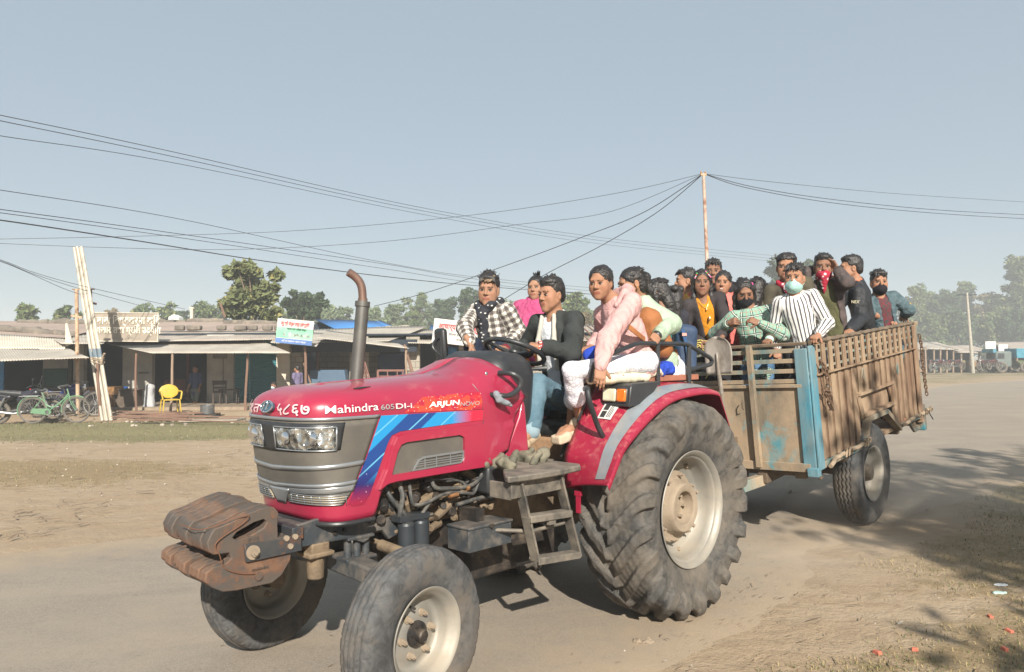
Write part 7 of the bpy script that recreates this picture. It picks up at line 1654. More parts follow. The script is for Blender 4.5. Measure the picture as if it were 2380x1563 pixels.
class Person:
    def __init__(s, label, base, head, hyaw, byaw, pelvis, skin=0, sc=1.0, pitch=0.0, roll=0.0, sh=.158, neck=None, group=None, bulk=.92, lean=None):
        s.base = Vector(base); s.k = sc; s.skin = SK[skin]; s.hc = V3(head); s.root = None; s.label = label; s.group = group
        f = V3((hyaw[0], hyaw[1], 0)); f /= np.linalg.norm(f); l = V3((-f[1], f[0], 0)); u = V3((0, 0, 1)); p = R(pitch)
        f, u = f*math.cos(p)-u*math.sin(p), u*math.cos(p)+f*math.sin(p); q = R(roll); l, u = l*math.cos(q)+u*math.sin(q), u*math.cos(q)-l*math.sin(q)
        s.Rh = np.stack([f, l, u], 1); b = V3((byaw[0], byaw[1], 0)); b /= np.linalg.norm(b); s.bf = b; s.bl = V3((-b[1], b[0], 0))
        s.P = V3(pelvis); s.N = V3(neck) if neck is not None else s.hc-s.Rh[:, 2]*.135*sc-s.Rh[:, 0]*.03*sc+V3((0, 0, -.012)); d = s.N-s.P; s.up = d/np.linalg.norm(d)
        bl = s.bl-s.up*(s.bl @ s.up); s.bl = bl/np.linalg.norm(bl); s.bf = np.cross(s.bl, s.up); s.bulk = bulk
        s.sh = {+1: s.N+s.bl*sh*sc-s.up*.038*sc, -1: s.N-s.bl*sh*sc-s.up*.038*sc}; s.hs = sc*(1.10 if group == gL else 1.0)
        s.arm = {}; s.leg = {}; s.bp = []; s.parts = []
    def H(s, p): q = sum(map(ord, s.label)); return s.hc+s.Rh @ (V3(p)*s.hs*V3((1, .93+.11*((q*7) % 10)/9, .95+.10*((q*3) % 10)/9)))
    def B(s, p): return s.N+s.bf*p[0]+s.bl*p[1]+s.up*p[2]
    def setarm(s, side, elbow, wrist, hand=None, mode='relax', pn=None):
        w_ = V3(wrist); e = V3(elbow); hd = V3(hand) if hand is not None else w_+(w_-e)/np.linalg.norm(w_-e)*.1
        s.arm[side] = (e, w_, hd, mode, pn)
    def defarm(s, side):
        a = s.sh[side]; e = a+V3((0, 0, -.27*s.k))+s.bl*side*.04+s.bf*.02; w_ = e+V3((0, 0, -.20*s.k))+s.bf*.12; s.setarm(side, e, w_)
    def setleg(s, side, knee, ankle, toe=None): s.leg[side] = (V3(knee), V3(ankle), V3(toe) if toe is not None else V3(ankle)+s.bf*.13-V3((0, 0, .05)))
    def hip(s, side): return s.P+s.bl*side*.085*s.k
    def headvol(s):
        k = s.hs; v = Vol(.0047, .012*k); E = lambda c, r, kk=.012, cut=False: v.ell(s.H(c), V3(r)*k, s.Rh, kk*k, cut); C = lambda a, b, ra, rb, kk=.01: v.cap(s.H(a), s.H(b), ra*k, rb*k, kk*k)
        E((-.012, 0, .035), (.094, .074, .086)); E((.022, 0, -.028), (.066, .060, .080), .03); E((.040, 0, -.070), (.046, .044, .038), .025)
        fem = 'girl' in s.label or 'woman' in s.label; C((.068, -.006, -.096), (.068, .006, -.096), .0145 if fem else .017, .0145 if fem else .017, .02)
        for y in (-1, 1): C((.052, y*.040, -.018), (.046, y*.046, -.034), .024, .022, .025); C((.040, y*(.036 if fem else .044), -.065), (-.005, y*(.050 if fem else .056), -.038), .015 if fem else .018, .018, .02)
        C((.079, -.034, .032), (.079, .034, .032), .012, .012, .015)
        C((.084, 0, .018), (.103, 0, -.020), .0075, .011, .010); 
        for y in (-1, 1): E((.092, y*.012, -.025), (.010, .0085, .008), .006)
        for y in (-1, 1): E((.101, y*.032, .006), (.018, .017, .0125), .010, True)
        C((.083, -.017, -.052), (.083, .017, -.052), .0085, .0085, .006); C((.081, -.014, -.062), (.081, .014, -.062), .0085, .0085, .006)
        v.cap(s.H((.096, -.018, -.0570)), s.H((.096, .018, -.0570)), .0026*k, .0026*k, .004, True)
        for y in (-1, 1): E((-.008, y*.077, -.004), (.019, .009, .031), .006); E((-.002, y*.086, -.002), (.010, .006, .018), .004, True)
        a = s.H((-.022, 0, -.055)); v.cap(a, s.N, .053*k, .058*k, .02); v.cap(s.N, s.N-s.up*.05, .062*k, .07*k, .02)
        return v
    def handvol(s, side):
        e, w_, hd, mode, pn = s.arm[side]; k = s.k*(.97 if s.k > .95 else 1); v = Vol(.0042, .006); d = hd-w_; d /= np.linalg.norm(d)
        n = V3(pn) if pn is not None else V3((0, 0, -1)); n = n-d*(n @ d)
        if np.linalg.norm(n) < .2: n = s.bf-d*(s.bf @ d)
        n /= np.linalg.norm(n); t = np.cross(d, n)*side          # n: palm side, t: thumb side
        pc = w_+d*.045*k; Rm = np.stack([d, t, n], 1)
        v.ell(w_+d*.046*k, V3((.050, .038, .0145))*k, Rm, .01); v.cap(w_-d*.05, w_+d*.02*k, .025*k, .023*k, .012)
        v.box(w_+d*.058*k, V3((.036, .037, .0115))*k, Rm, .010, .008)
        cur = {'relax': (20, 28, 20), 'grip': (62, 72, 45), 'flat': (6, 8, 6), 'pinch': (48, 52, 24), 'fist': (80, 85, 60)}[mode]
        for i, (y, L_) in enumerate(((.029, .070), (.010, .078), (-.010, .072), (-.028, .056))):
            p = w_+d*(.088-.006*abs(i-1.2))*k+t*y*k; a = 0
            for j, (fr, c_) in enumerate(zip((.42, .33, .25), cur)):
                a += R(c_+(i-1)*3); q = p+(d*math.cos(a)+n*math.sin(a)+t*y*1.2)*L_*fr*k; v.cap(p, q, (.0088-.0009*j)*k, (.0082-.0009*j)*k, .004); p = q
        a = R({'relax': 25, 'grip': 60, 'flat': 10, 'pinch': 55, 'fist': 70}[mode]); p = w_+d*.022*k+t*.026*k
        for L_, da in ((.040, 0), (.030, 12)):
            q = p+(d*.72*math.cos(a)+t*.62*math.cos(a*.8)+n*math.sin(a)*.8)*L_*k; v.cap(p, q, .0115*k, .0095*k, .006); p = q; a += R(da)
        return v
    def torso(s, v, g=0.0, hem=-.06, bulk=1.0, kk=.04):
        k = s.k; b = s.bulk*bulk; u = s.up; Rm = np.stack([s.bf, s.bl, u], 1); T = np.linalg.norm(s.N-s.P)
        v.cap(s.sh[1]*.92+s.sh[-1]*.08-u*.012, s.sh[-1]*.92+s.sh[1]*.08-u*.012, (.050+g)*k, (.050+g)*k, kk); v.cap(s.N-u*.03, s.N-u*.10, (.068+g)*k, (.09+g)*k, kk)
        v.ell(s.N-u*.17*k+s.bf*.008, V3((.096*b+g, .142*b+g, .150+g))*k, Rm, kk)
        v.ell(s.N-u*T*.60, V3((.090*b+g, .124*b+g, T*.34)), Rm, kk); v.ell(s.P+u*.02-u*max(0, -hem)*.5, V3((.100*b+g, .132*b+g, .10+max(0, -hem))), Rm, kk)
    def sleeve(s, v, side, g=.012, to=1.0, cuff=.0, bag=0.0):
        k = s.k; e, w_, hd, mode, pn = s.arm[side]; a = s.sh[side]
        v.cap(a, e, (.045+g)*k, (.036+g+bag*.6)*k, .03)
        if to > .5: en = e+(w_-e)*(min(1, (to-.5)*2)-.028/np.linalg.norm(w_-e)); v.cap(e, en, (.035+g+bag*.6)*k, (.026+g+cuff)*k, .02)
    def fab(s, V):
        """cloth coordinates: along each limb and round it"""
        segs = [(s.P, s.N, .13, s.bf, s.bl)]
        for sd in s.arm:
            e, w_ = s.arm[sd][0], s.arm[sd][1]; segs += [(s.sh[sd], e, .05, None, None), (e, w_, .045, None, None)]
        best = np.full(len(V), 1e9); out = np.zeros((len(V), 3)); off = 0
        for i, (a, b, r_, f, l) in enumerate(segs):
            ab = b-a; L_ = np.linalg.norm(ab); ax = ab/L_; t = np.clip((V-a) @ ax, 0, L_); d = np.linalg.norm(V-a-t[:, None]*ax, axis=1)-(.115 if i == 0 else .045)
            if f is None: f = s.bf-ax*(s.bf @ ax); f = f/(np.linalg.norm(f)+1e-9) if np.linalg.norm(f) > .2 else s.bl; l = np.cross(ax, f)
            rel = V-a; u = np.arctan2(rel @ l, rel @ f+(.05 if i == 0 else 0))*r_; m_ = d < best; best = np.where(m_, d, best); out[m_, 0] = u[m_]; out[m_, 1] = ((V-a) @ ax)[m_]+i*.013
        return out
    def finish(s, armskin=(), legskin=(), eyes=True, headless=False):
        v = s.headvol(); V, F = v.mesh(); L_ = (V-s.hc) @ s.Rh/s.hs
        lip = ((L_[:, 0] > .072) & (np.abs(L_[:, 1]) < .024) & (L_[:, 2] < -.046) & (L_[:, 2] > -.068)).astype(float); chk = np.exp(-((L_[:, 1]**2)**.5-.045)**2/.0003-(L_[:, 2]+.02)**2/.0006)*(L_[:, 0] > .02)
        parts = [(V, F, 0)]; tint = [np.stack([lip, chk, lip*0], -1)]; b = Vol(.012, .03); k = s.hs; kb = s.k
        s.torso(b, 0, 0, .93)
        for sd in (1, -1):
            if sd not in s.arm: s.defarm(sd)
            e, w_, hd, mode, pn = s.arm[sd]; b.cap(s.sh[sd], e, .042*k, .036*k, .02); b.cap(e, w_, .036*k, .026*k, .015)
            if sd in s.leg:
                kn, an, toe = s.leg[sd]; b.cap(s.hip(sd), kn, .054*kb, .040*kb, .02); b.cap(kn, an, .042*kb, .030*kb, .02); b.cap(an+V3((0, 0, -.02)), an*.5+toe*.5, .032*k, .030*k, .02); b.cap(an*.5+toe*.5, toe, .030*k, .022*k, .02)
        V, F = b.mesh(); parts.append((V, F, 0)); tint.append(np.zeros((len(V), 3)))
        for sd in (1, -1):
            V, F = s.handvol(sd).mesh(); parts.append((V, F, 0)); tint.append(np.zeros((len(V), 3)))
        if eyes:
            for y in (-1, 1):
                for c, r_, mi in (((.0805, y*.032, .005), (.0085, .0140, .0053), 1), ((.0872, y*.0315, .0052), (.0035, .0072, .0054), 2), ((.0868, y*.033, .0112), (.005, .0175, .0032), 3)):
                    e = Vol(.0028, .002); e.ell(s.H(c), V3(r_)*k, s.Rh); V, F = e.mesh(); parts.append((V, F, mi)); tint.append(np.zeros((len(V), 3)))
                e = Vol(.003, .002); e.cap(s.H((.0905, y*.014, .0270)), s.H((.0865, y*.036, .0310)), .0036*k, .0036*k); e.cap(s.H((.0865, y*.036, .0310)), s.H((.074, y*.052, .0260)), .0034*k, .0018*k); V, F = e.mesh(); parts.append((V, F, 3)); tint.append(np.zeros((len(V), 3)))
        T = np.concatenate(tint); parts = [(V-V3(s.base), F, mi) for V, F, mi in parts]
        me = np_mesh('person', parts, [s.skin, M_eyew, M_eyed, M_hair], attrs={'tint': T}); o = link('person', me); o.location = s.base; tag(o, s.label, 'person', s.group); s.root = o
        return s
    def part(s, name, v, mat, fab=False):
        V, F = v.mesh(); me = np_mesh(name, [(V-V3(s.base), F, 0)], [mat], attrs={'fab': s.fab(V)} if fab else None); o = link(name, me, s.root); return o
    # clothing
    def top(s, mat, name='shirt', g=.012, sleeves=(1, 1), hem=.06, open_=0.0, bulk=1.0, seed=1, wr=.005, cuff=0.0, bag=0.0, collar=0.0, fab=False, vneck=0.0, h=.0105):
        v = Vol(h, .04); s.torso(v, g, -hem, bulk)
        Rm = np.stack([s.bf, s.bl, s.up], 1)
        if collar:
            for i in range(10):
                a0, a1 = 2*PI*i/10, 2*PI*(i+1)/10; q = lambda a: s.N+s.bf*(math.cos(a)*.066+.004)*s.k+s.bl*math.sin(a)*.070*s.k+s.up*(.012-.022*math.cos(a)); v.cap(q(a0), q(a1), collar, collar, .01)
        if open_: v.box(s.N-s.up*.25+s.bf*.16, V3((.16, open_, .40)), Rm, .02, .01, True)
        if vneck: v.ell(s.N+s.bf*.10+s.up*.02, V3((.07, .052, vneck)), Rm, .01, True)
        v.cap(s.N+s.up*.14, s.N-s.up*.01, .052*s.k, .052*s.k, .01, True)
        for sd, to in zip((1, -1), sleeves):
            if to: s.sleeve(v, sd, g, to, cuff, bag)
        v.noise = wrinkle(seed, wr, 20, .6); return s.part(name, v, mat, fab)
    def legs(s, mat, name='trousers', g=.012, to=1.0, seed=2, wr=.004, flare=0.0, fab=False):
        v = Vol(.0105, .04); k = s.k; Rm = np.stack([s.bf, s.bl, s.up], 1); v.ell(s.P, V3((.100+g, .125+g, .10)), Rm, .04)
        for sd in s.leg:
            kn, an, toe = s.leg[sd]; v.cap(s.hip(sd), kn, (.066+g)*k, (.050+g)*k, .03)
            if to > .5: v.cap(kn, kn+(an-kn)*(to-.5)*2, (.054+g)*k, (.040+g+flare)*k, .02)
        v.noise = wrinkle(seed, wr, 24); return s.part(name, v, mat, fab)
    def hair(s, style='short', mat=None, seed=1, g=1.0):
        k = s.hs; v = Vol(.0058, .008); E = lambda c, r, kk=.012, cut=False: v.ell(s.H(c), V3(r)*k, s.Rh, kk*k, cut); r_ = random.Random(seed)
        if style in ('short', 'swept', 'curly', 'fade'):
            E((-.018, 0, .050), (.098, .080, .086)); E((-.062, 0, .0), (.050, .070, .062), .02)
            if style == 'swept': E((.03, 0, .098), (.062, .062, .034), .02)
            if style == 'curly': E((-.01, 0, .088), (.092, .086, .05), .02)
            if style == 'fade': E((.0, 0, .098), (.085, .070, .034), .02)
        else:
            E((-.018, 0, .044), (.100, .082, .086)); E((-.055, 0, -.02), (.056, .072, .075), .02)
        # face opening, ears and nape
        if style in ('short', 'swept', 'curly', 'fade'): v.box(s.H((.095, 0, -.045)), V3((.062, .075, .112))*k, s.Rh, .035, .008, True)
        else: E((.092, 0, -.015), (.066, .064, .094), .008, True); E((.07, 0, -.07), (.08, .074, .08), .008, True)
        v.box(s.H((.060, 0, -.085)), V3((.075, .11, .080))*k, s.Rh, .02, .008, True)
        if style in ('short', 'swept', 'curly', 'fade'): v.box(s.H((-.03, 0, -.105)), V3((.12, .11, .055))*k, s.Rh, .02, .01, True)
        n = {'short': 90, 'swept': 120, 'curly': 130, 'fade': 90, 'long': 34, 'bun': 40, 'pony': 34, 'loose': 44}[style]
        for i in range(n):
            a = r_.uniform(0, 2*PI); z = r_.uniform(.35, 1) if style not in ('long', 'pony', 'loose') else r_.uniform(.2, 1); q = math.sqrt(max(0, 1-z*z)); d = V3((math.cos(a)*q, math.sin(a)*q, z))
            if d[0] > .55 and d[2] < .62: continue
            p = V3((-.018, 0, .050))+d*V3((.094, .078, .084)); tg = V3((d[2]*.8+r_.uniform(-.6, .5), r_.uniform(-.8, .8), -d[0]*.8+r_.uniform(-.2, .6)))
            if style == 'swept': tg = V3((.3+r_.uniform(-.5, .6), r_.uniform(-.9, .5), .5)); L_ = r_.uniform(.016, .032)
            elif style == 'curly': L_ = r_.uniform(.012, .024)
            elif style in ('long', 'pony', 'loose'): tg = V3((-.8, r_.uniform(-.2, .2), -.5)); L_ = r_.uniform(.03, .05)
            else: L_ = r_.uniform(.010, .022)
            tg = tg/np.linalg.norm(tg); e = p+(tg*.75+d*.45)*L_*g; v.cap(s.H(p-d*.006), s.H(e), .0085*k, .0026*k, .006)
        if style in ('short', 'swept'):
            for i in range(11):
                y = -.055+.011*i; z0 = .100+r_.uniform(-.01, .01); v.cap(s.H((.066, y, z0)), s.H((.092+r_.uniform(-.006, .01), y+r_.uniform(-.02, .02), .062+r_.uniform(-.012, .02))), .010*k, .003*k, .006)
        if style == 'long':
            pts = [(-.075, 0, .02), (-.10, 0, -.08), (-.10, .01, -.18), (-.085, .02, -.28)]
            for a, b in zip(pts[:-1], pts[1:]): v.cap(s.H(a), s.H(b), .052*k, .042*k, .03)
        if style == 'pony':
            for a, b, ra, rb in (((-.09, 0, .05), (-.125, 0, .03), .035, .032), ((-.125, 0, .03), (-.13, 0, -.08), .032, .028), ((-.13, 0, -.08), (-.11, 0, -.17), .028, .015)): v.cap(s.H(a), s.H(b), ra*k, rb*k, .015)
        if style == 'loose':
            for y in (-1, 1):
                pts = [(.01, y*.070, .04), (-.01, y*.082, -.04), (-.005, y*.082, -.12), (.01, y*.075, -.20)]
                for a, b in zip(pts[:-1], pts[1:]): v.cap(s.H(a), s.H(b), .026*k, .018*k, .02)
            for a, b in zip([(-.07, 0, 0), (-.09, 0, -.10), (-.09, 0, -.20)][:-1], [(-.09, 0, -.10), (-.09, 0, -.20)]): v.cap(s.H(a), s.H(b), .055*k, .045*k, .03)
        if style == 'bun':
            for y in (-.045, .045): v.ell(s.H((-.075, y, .105)), V3((.034, .034, .034))*k, s.Rh, .01)
            v.cap(s.H((-.08, .02, 0)), s.H((-.09, .03, -.14)), .045*k, .03*k, .02)
        nz = wrinkle(seed+50, .0045 if style != 'curly' else .009, 75 if style != 'curly' else 60); v.noise = nz
        return s.part('hair', v, mat or M_hair)
    def mask(s, mat, name='face_mask', fab=False):
        k = s.hs; v = Vol(.0045, .01); E = lambda c, r, kk=.012, cut=False: v.ell(s.H(c), V3(r)*k, s.Rh, kk*k, cut)
        E((.030, 0, -.062), (.076, .070, .064)); v.cap(s.H((.090, 0, -.018)), s.H((.090, 0, -.075)), .015*k, .018*k, .03); v.box(s.H((-.05, 0, -.05)), V3((.056, .12, .12))*k, s.Rh, .005, .004, True); v.box(s.H((.06, 0, .045)), V3((.12, .12, .048))*k, s.Rh, .01, .006, True)
        v.noise = wrinkle(6, .002, 50, 3); o = s.part(name, v, mat); mb = MB()
        for y in (-1, 1):
            for z in (-.012, -.085): mb.tube([Vector(s.H((.055, y*.052, z))), Vector(s.H((-.005, y*.080, -.012 if z > -.05 else -.035)))], .0016, 4)
        mb.V = [tuple(Vector(q)-s.base) for q in mb.V]; mb.build('mask_strap', mat, o); return o
    def bandana(s, mat, tail=.16):
        k = s.hs; v = Vol(.005, .01); v.ell(s.H((.034, 0, -.062)), V3((.070, .068, .062))*k, s.Rh, .01); v.ell(s.H((-.01, 0, -.085)), V3((.075, .070, .035))*k, s.Rh, .01)
        v.cap(s.H((.070, 0, -.08)), s.H((.065, 0, -.10-tail)), .045*k, .010*k, .02); v.box(s.H((.05, 0, .046)), V3((.12, .12, .056))*k, s.Rh, .01, .006, True); v.noise = wrinkle(8, .005, 34); return s.part('bandana', v, mat)
    def shoe(s, side, mat, name='sandal', sole=.018):
        kn, an, toe = s.leg[side]; v = Vol(.006, .01); d = toe-an; d[2] *= .5; L_ = np.linalg.norm(d); d /= L_; l = np.cross(V3((0, 0, 1)), d); l /= np.linalg.norm(l); u = np.cross(d, l); Rm = np.stack([d, l, u], 1)
        c = (an+toe)/2-u*.035; v.box(c+d*.01, V3((.125, .045, sole)), Rm, .015, .01); v.cap(c+d*.05-l*.04, c+d*.05+l*.04, .014, .014, .02); v.cap(c+d*.05-l*.035+u*.02, c+d*.05+l*.035+u*.02, .016, .016, .02); v.cap(c-d*.07-l*.035+u*.03, c-d*.10+u*.045, .012, .012, .01); v.cap(c-d*.07+l*.035+u*.03, c-d*.10+u*.045, .012, .012, .01)
        return s.part(name, v, mat)
    def beads(s, pts, cols, r_=.0075):
        mats = [pbr('bead', c, .3, bump=0) for c in cols]; mb = MB()
        for i, p in enumerate(pts): mb.mi = i % len(mats); mb.sphere(Vector(s.H(p))-s.base, r_, 8)
        return mb.build('hair_beads', mats, s.root)
T_ = lambda px, py, ax, val: up_(px, py, TM, ax, val)
G_ = lambda px, py, ax, val: up_(px, py, LM, ax, val)
tl3 = lambda x, y, z: TM @ Vector((x, y, z))
FW = (-math.cos(.806), -math.sin(.806))
gT, gL = 'people riding on the tractor', 'young people standing in the trailer'
# --- driver
d = Person('driver in dark grey jacket, white shirt and rolled blue jeans holding the steering wheel', tl3(.25, 0, 1.25), T_(1281, 688, 1, .0), (-.74, -.67), FW, tl3(.22, .02, 1.345), 0, 1.0, pitch=3, group=gT, sh=.178, bulk=1.0)
d.setarm(1, T_(1330, 822, 1, .30), T_(1262, 806, 1, .20), T_(1225, 800, 1, .12), 'grip', pn=(-.3, .3, -1)); d.setarm(-1, T_(1222, 812, 1, -.33), T_(1176, 812, 1, -.20), T_(1150, 804, 1, -.12), 'grip', pn=(-.3, .3, -1))
d.setleg(1, T_(1250, 892, 1, .21), T_(1232, 1000, 1, .25), T_(1212, 1030, 1, .27)); d.setleg(-1, tl3(.70, -.20, 1.42), tl3(.86, -.24, 1.12)); d.finish()
mj = cloth('white_cotton', (.66, .68, .72), bump=.4, bs=14); d.top(mj, 'shirt', .008, (0, 0), .10, seed=2, collar=.011, vneck=.06, wr=.004)
mg = cloth('charcoal_jersey', (.026, .030, .030), (.036, .041, .041), bs=8); d.top(mg, 'jacket', .022, (1, 1), .10, open_=.062, seed=3, collar=.016, bag=.012, cuff=.004, wr=.011)
mw = cloth('cream_lining', (.50, .48, .42)); v = Vol(.008, .01)
for y in (-1, 1): v.cap(d.B((.075, y*.055, .01)), d.B((.125, y*.075, -.16)), .016, .018); v.cap(d.B((.125, y*.075, -.16)), d.B((.13, y*.08, -.36)), .018, .016)
d.part('jacket_lining', v, mw)
dj = cloth('faded_denim', (.07, .135, .18), (.15, .235, .29), bump=.5, bs=8, ns=4); o = d.legs(dj, 'jeans', .016, .96, flare=.012, wr=.005); v = Vol(.008, .01); kn, an, toe = d.leg[1]; q = kn+(an-kn)*.90; v.cap(q, an+(an-kn)*.01, .064, .066); d.part('jeans_cuff', v, cloth('pale_denim_inside', (.26, .36, .41)))
v = Vol(.007, .01)
for sd in (1, -1): e, w_, hd, m_, pn = d.arm[sd]; v.cap(e+(w_-e)*.86, e+(w_-e)*1.0, .043, .040)
d.part('jacket_cuff', v, cloth('maroon_rib', (.16, .02, .035))); mb = MB(); e, w_, hd, m_, pn = d.arm[1]; ax = Vector(w_-e).normalized(); u0 = ax.orthogonal().normalized(); u1 = ax.cross(u0)
for ring in range(4):
    for k_ in range(16): a = 2*PI*k_/16+ring*.2; mb.mi = (k_+ring) % 2; mb.sphere(Vector(w_)+ax*(.004+.010*ring)+(u0*math.cos(a)+u1*math.sin(a))*.031-d.base, .0058, 6)
mb.build('bead_bracelet', [pbr('coral_bead', (.65, .10, .06), .35, bump=0), pbr('white_bead', (.72, .68, .64), .35, bump=0)], d.root)
d.hair('fade', seed=4, g=1.3); d.shoe(1, cloth('beige_sandal', (.46, .36, .24)), 'sandal', .020); d.shoe(-1, cloth('beige_sandal_strap', (.46, .36, .24)), 'sandal')
# --- plaid shirt passenger on the far fender
p = Person('young man in black and white plaid shirt and skull print scarf on the far fender', tl3(.35, -.55, 1.5), T_(1136, 676, 1, -.58), (-.20, -.98), (-.62, -.78), tl3(.22, -.62, 1.62), 2, 1.0, roll=-3, pitch=6, group=gT, neck=T_(1140, 714, 1, -.60))
p.setarm(-1, T_(1080, 762, 1, -.60), T_(1092, 800, 1, -.42), T_(1100, 815, 1, -.40), 'relax'); p.setarm(1, T_(1208, 775, 1, -.42), T_(1180, 800, 1, -.38), T_(1162, 812, 1, -.36), 'relax')
p.setleg(-1, T_(1100, 806, 1, -.48), tl3(.70, -.40, 1.15)); p.setleg(1, T_(1165, 812, 1, -.42), tl3(.60, -.35, 1.15)); p.finish()
mpl = pattern('black_white_plaid', (.60, .57, .52), [(0, .05, .5, 0, (.055, .040, .038), .78), (1, .05, .5, .2, (.045, .035, .034), .72), (0, .05, .08, .25, (.60, .57, .52), .5), (1, .05, .08, .45, (.6, .57, .5), .5)])
p.top(mpl, 'plaid_shirt', .020, (1, 1), .06, open_=.030, seed=5, bag=.014, fab=True, collar=.012, wr=.008)
p.top(pattern('grey_striped_tee', (.28, .28, .27), [(1, .07, .5, 0, (.02, .02, .025), 1)]), 'tee_shirt', .008, (0, 0), .05, seed=6, fab=True)
t = NT('skull_print'); co = t.coord(); c = t.mix(t.ramp(t.voro(t.mapping(co, (1, 1, 1.6)), 26), [(.20, 1), (.26, 0)]), (.018, .02, .028), (.50, .50, .48)); t.base(c); t.set(Roughness=.85)
v = Vol(.007, .015); v.cap(p.B((.06, -.06, .03)), p.B((.09, 0, -.03)), .035, .045); v.cap(p.B((.06, .06, .03)), p.B((.09, 0, -.03)), .035, .045); v.cap(p.B((.095, 0, -.04)), p.B((.13, .0, -.22)), .055, .035); v.cap(p.B((.13, 0, -.22)), p.B((.14, -.02, -.33)), .038, .028); v.cap(p.B((-.05, -.06, .03)), p.B((-.05, .06, .03)), .03, .03); v.cap(p.B((-.05, .06, .03)), p.B((.06, .06, .03)), .03, .03); v.cap(p.B((-.05, -.06, .03)), p.B((.06, -.06, .03)), .03, .03); v.noise = wrinkle(31, .008, 30); p.part('scarf', v, t.m)
p.legs(cloth('navy_jeans', (.018, .024, .045)), 'jeans', .014, .9); p.hair('swept', seed=9)
v = Vol(.0055, .008); rr2 = random.Random(3)
for i in range(14): y = rr2.uniform(-.01, .055); v.cap(p.H((.055, y, .105)), p.H((.090, y-.02, .070+rr2.uniform(-.01, .01))), .009, .004)
p.part('bleached_fringe', v, M_hairb)
# --- woman with the pink shawl
p = Person('woman wrapped in a bright pink shawl behind the driver on the far fender', tl3(-.1, -.8, 1.5), T_(1246, 672, 1, -.86), (-.34, -.94), (-.5, -.86), tl3(-.15, -.80, 1.66), 2, .93, group=gT)
p.finish(); v = Vol(.010, .04); p.torso(v, .035, .02, 1.0); v.cap(p.sh[1], p.sh[1]+V3((0, 0, -.28)), .085, .08, .04); v.cap(p.sh[-1], p.sh[-1]+V3((0, 0, -.28)), .085, .08, .04)
for i in range(9): a0, a1 = 2*PI*i/9, 2*PI*(i+1)/9; q = lambda a: p.N+p.bf*math.cos(a)*.07+p.bl*math.sin(a)*.075+p.up*.02; v.cap(q(a0), q(a1), .030, .030, .02)
v.noise = wrinkle(12, .013, 22, 2.2); p.part('shawl', v, cloth('hot_pink_shawl', (.50, .09, .20), (.40, .06, .16), bump=.6, bs=12)); v = Vol(.012, .03); v.cap(p.P, p.P+p.up*.12, .15, .15); p.part('skirt', v, cloth('orange_cloth', (.62, .20, .02))); p.hair('pony', seed=12)
v = Vol(.005, .006); rr2 = random.Random(5)
for i in range(16): a = rr2.uniform(-1.2, 1.2); v.cap(p.H((-.03, .02*math.sin(a), .125)), p.H((-.02+.05*math.sin(a*2), .055*math.sin(a), .165+rr2.uniform(-.01, .015))), .010, .0025)
p.part('hair_knot', v, M_hair)
# --- girl in the pink jacket on the near fender
p = Person('girl in pale pink hooded jacket and white lace trousers sitting on the near fender', tl3(.25, .6, 1.5), T_(1396, 660, 1, .46), (-.46, -.89), (-.80, -.60), tl3(.16, .62, 1.645), 0, .97, pitch=8, group=gT, neck=T_(1430, 706, 1, .50))
p.setarm(1, T_(1412, 788, 1, .72), T_(1397, 850, 1, .76), T_(1394, 882, 1, .77), 'relax', pn=(0, .5, 0)); p.setarm(-1, T_(1405, 772, 1, .28), T_(1374, 808, 1, .34), T_(1360, 812, 1, .38), 'relax')
p.setleg(1, T_(1328, 862, 1, .52), T_(1349, 984, 1, .42), T_(1296, 1016, 1, .40)); p.setleg(-1, tl3(.56, .40, 1.58), tl3(.50, .30, 1.25)); p.finish()
mp = cloth('pale_pink_nylon', (.58, .345, .33), (.52, .30, .29), .6, .5, 10); p.top(mp, 'jacket', .022, (1, 1), .02, seed=8, wr=.010, bag=.016, cuff=-.002, bulk=.95, h=.009)
v = Vol(.009, .02); 
for a0, a1, r0 in (((-.02, -.10, .03), (-.10, -.04, .05), .040), ((-.10, -.04, .05), (-.10, .05, .05), .046), ((-.10, .05, .05), (-.01, .11, .03), .040), ((-.11, 0, .03), (-.12, 0, -.08), .05), ((-.01, .11, .03), (.05, .08, -.02), .03)): v.cap(p.B(a0), p.B(a1), r0, r0)
v.noise = wrinkle(18, .008, 26); p.part('jacket_hood', v, mp); v = Vol(.008, .01); e, w_, hd, m_, pn = p.arm[1]; v.cap(e+(w_-e)*.88, e+(w_-e)*1.03, .043, .038); p.part('jacket_cuff', v, mp)
t = NT('white_lace'); co = t.coord(); vv = t.voro(co, 42, 'DISTANCE_TO_EDGE'); t.base(t.mix(t.ramp(vv, [(.02, 0), (.10, 1)]), (.42, .43, .52), (.74, .74, .78))); t.set(Roughness=.8); t.bump(vv, .6, .006); p.legs(t.m, 'trousers', .006, .76, wr=.005, flare=.016)
p.hair('pony', seed=14); p.shoe(1, cloth('cream_wedge', (.56, .45, .33)), 'sandal', .030); v = Vol(.007, .015); kn, an, toe = p.leg[1]; v.cap(an+V3((-.03, -.03, .0)), an+V3((-.05, -.03, -.03)), .042, .036); p.part('sandal_heel', v, cloth('cream_heel', (.56, .45, .33)))
pk = p
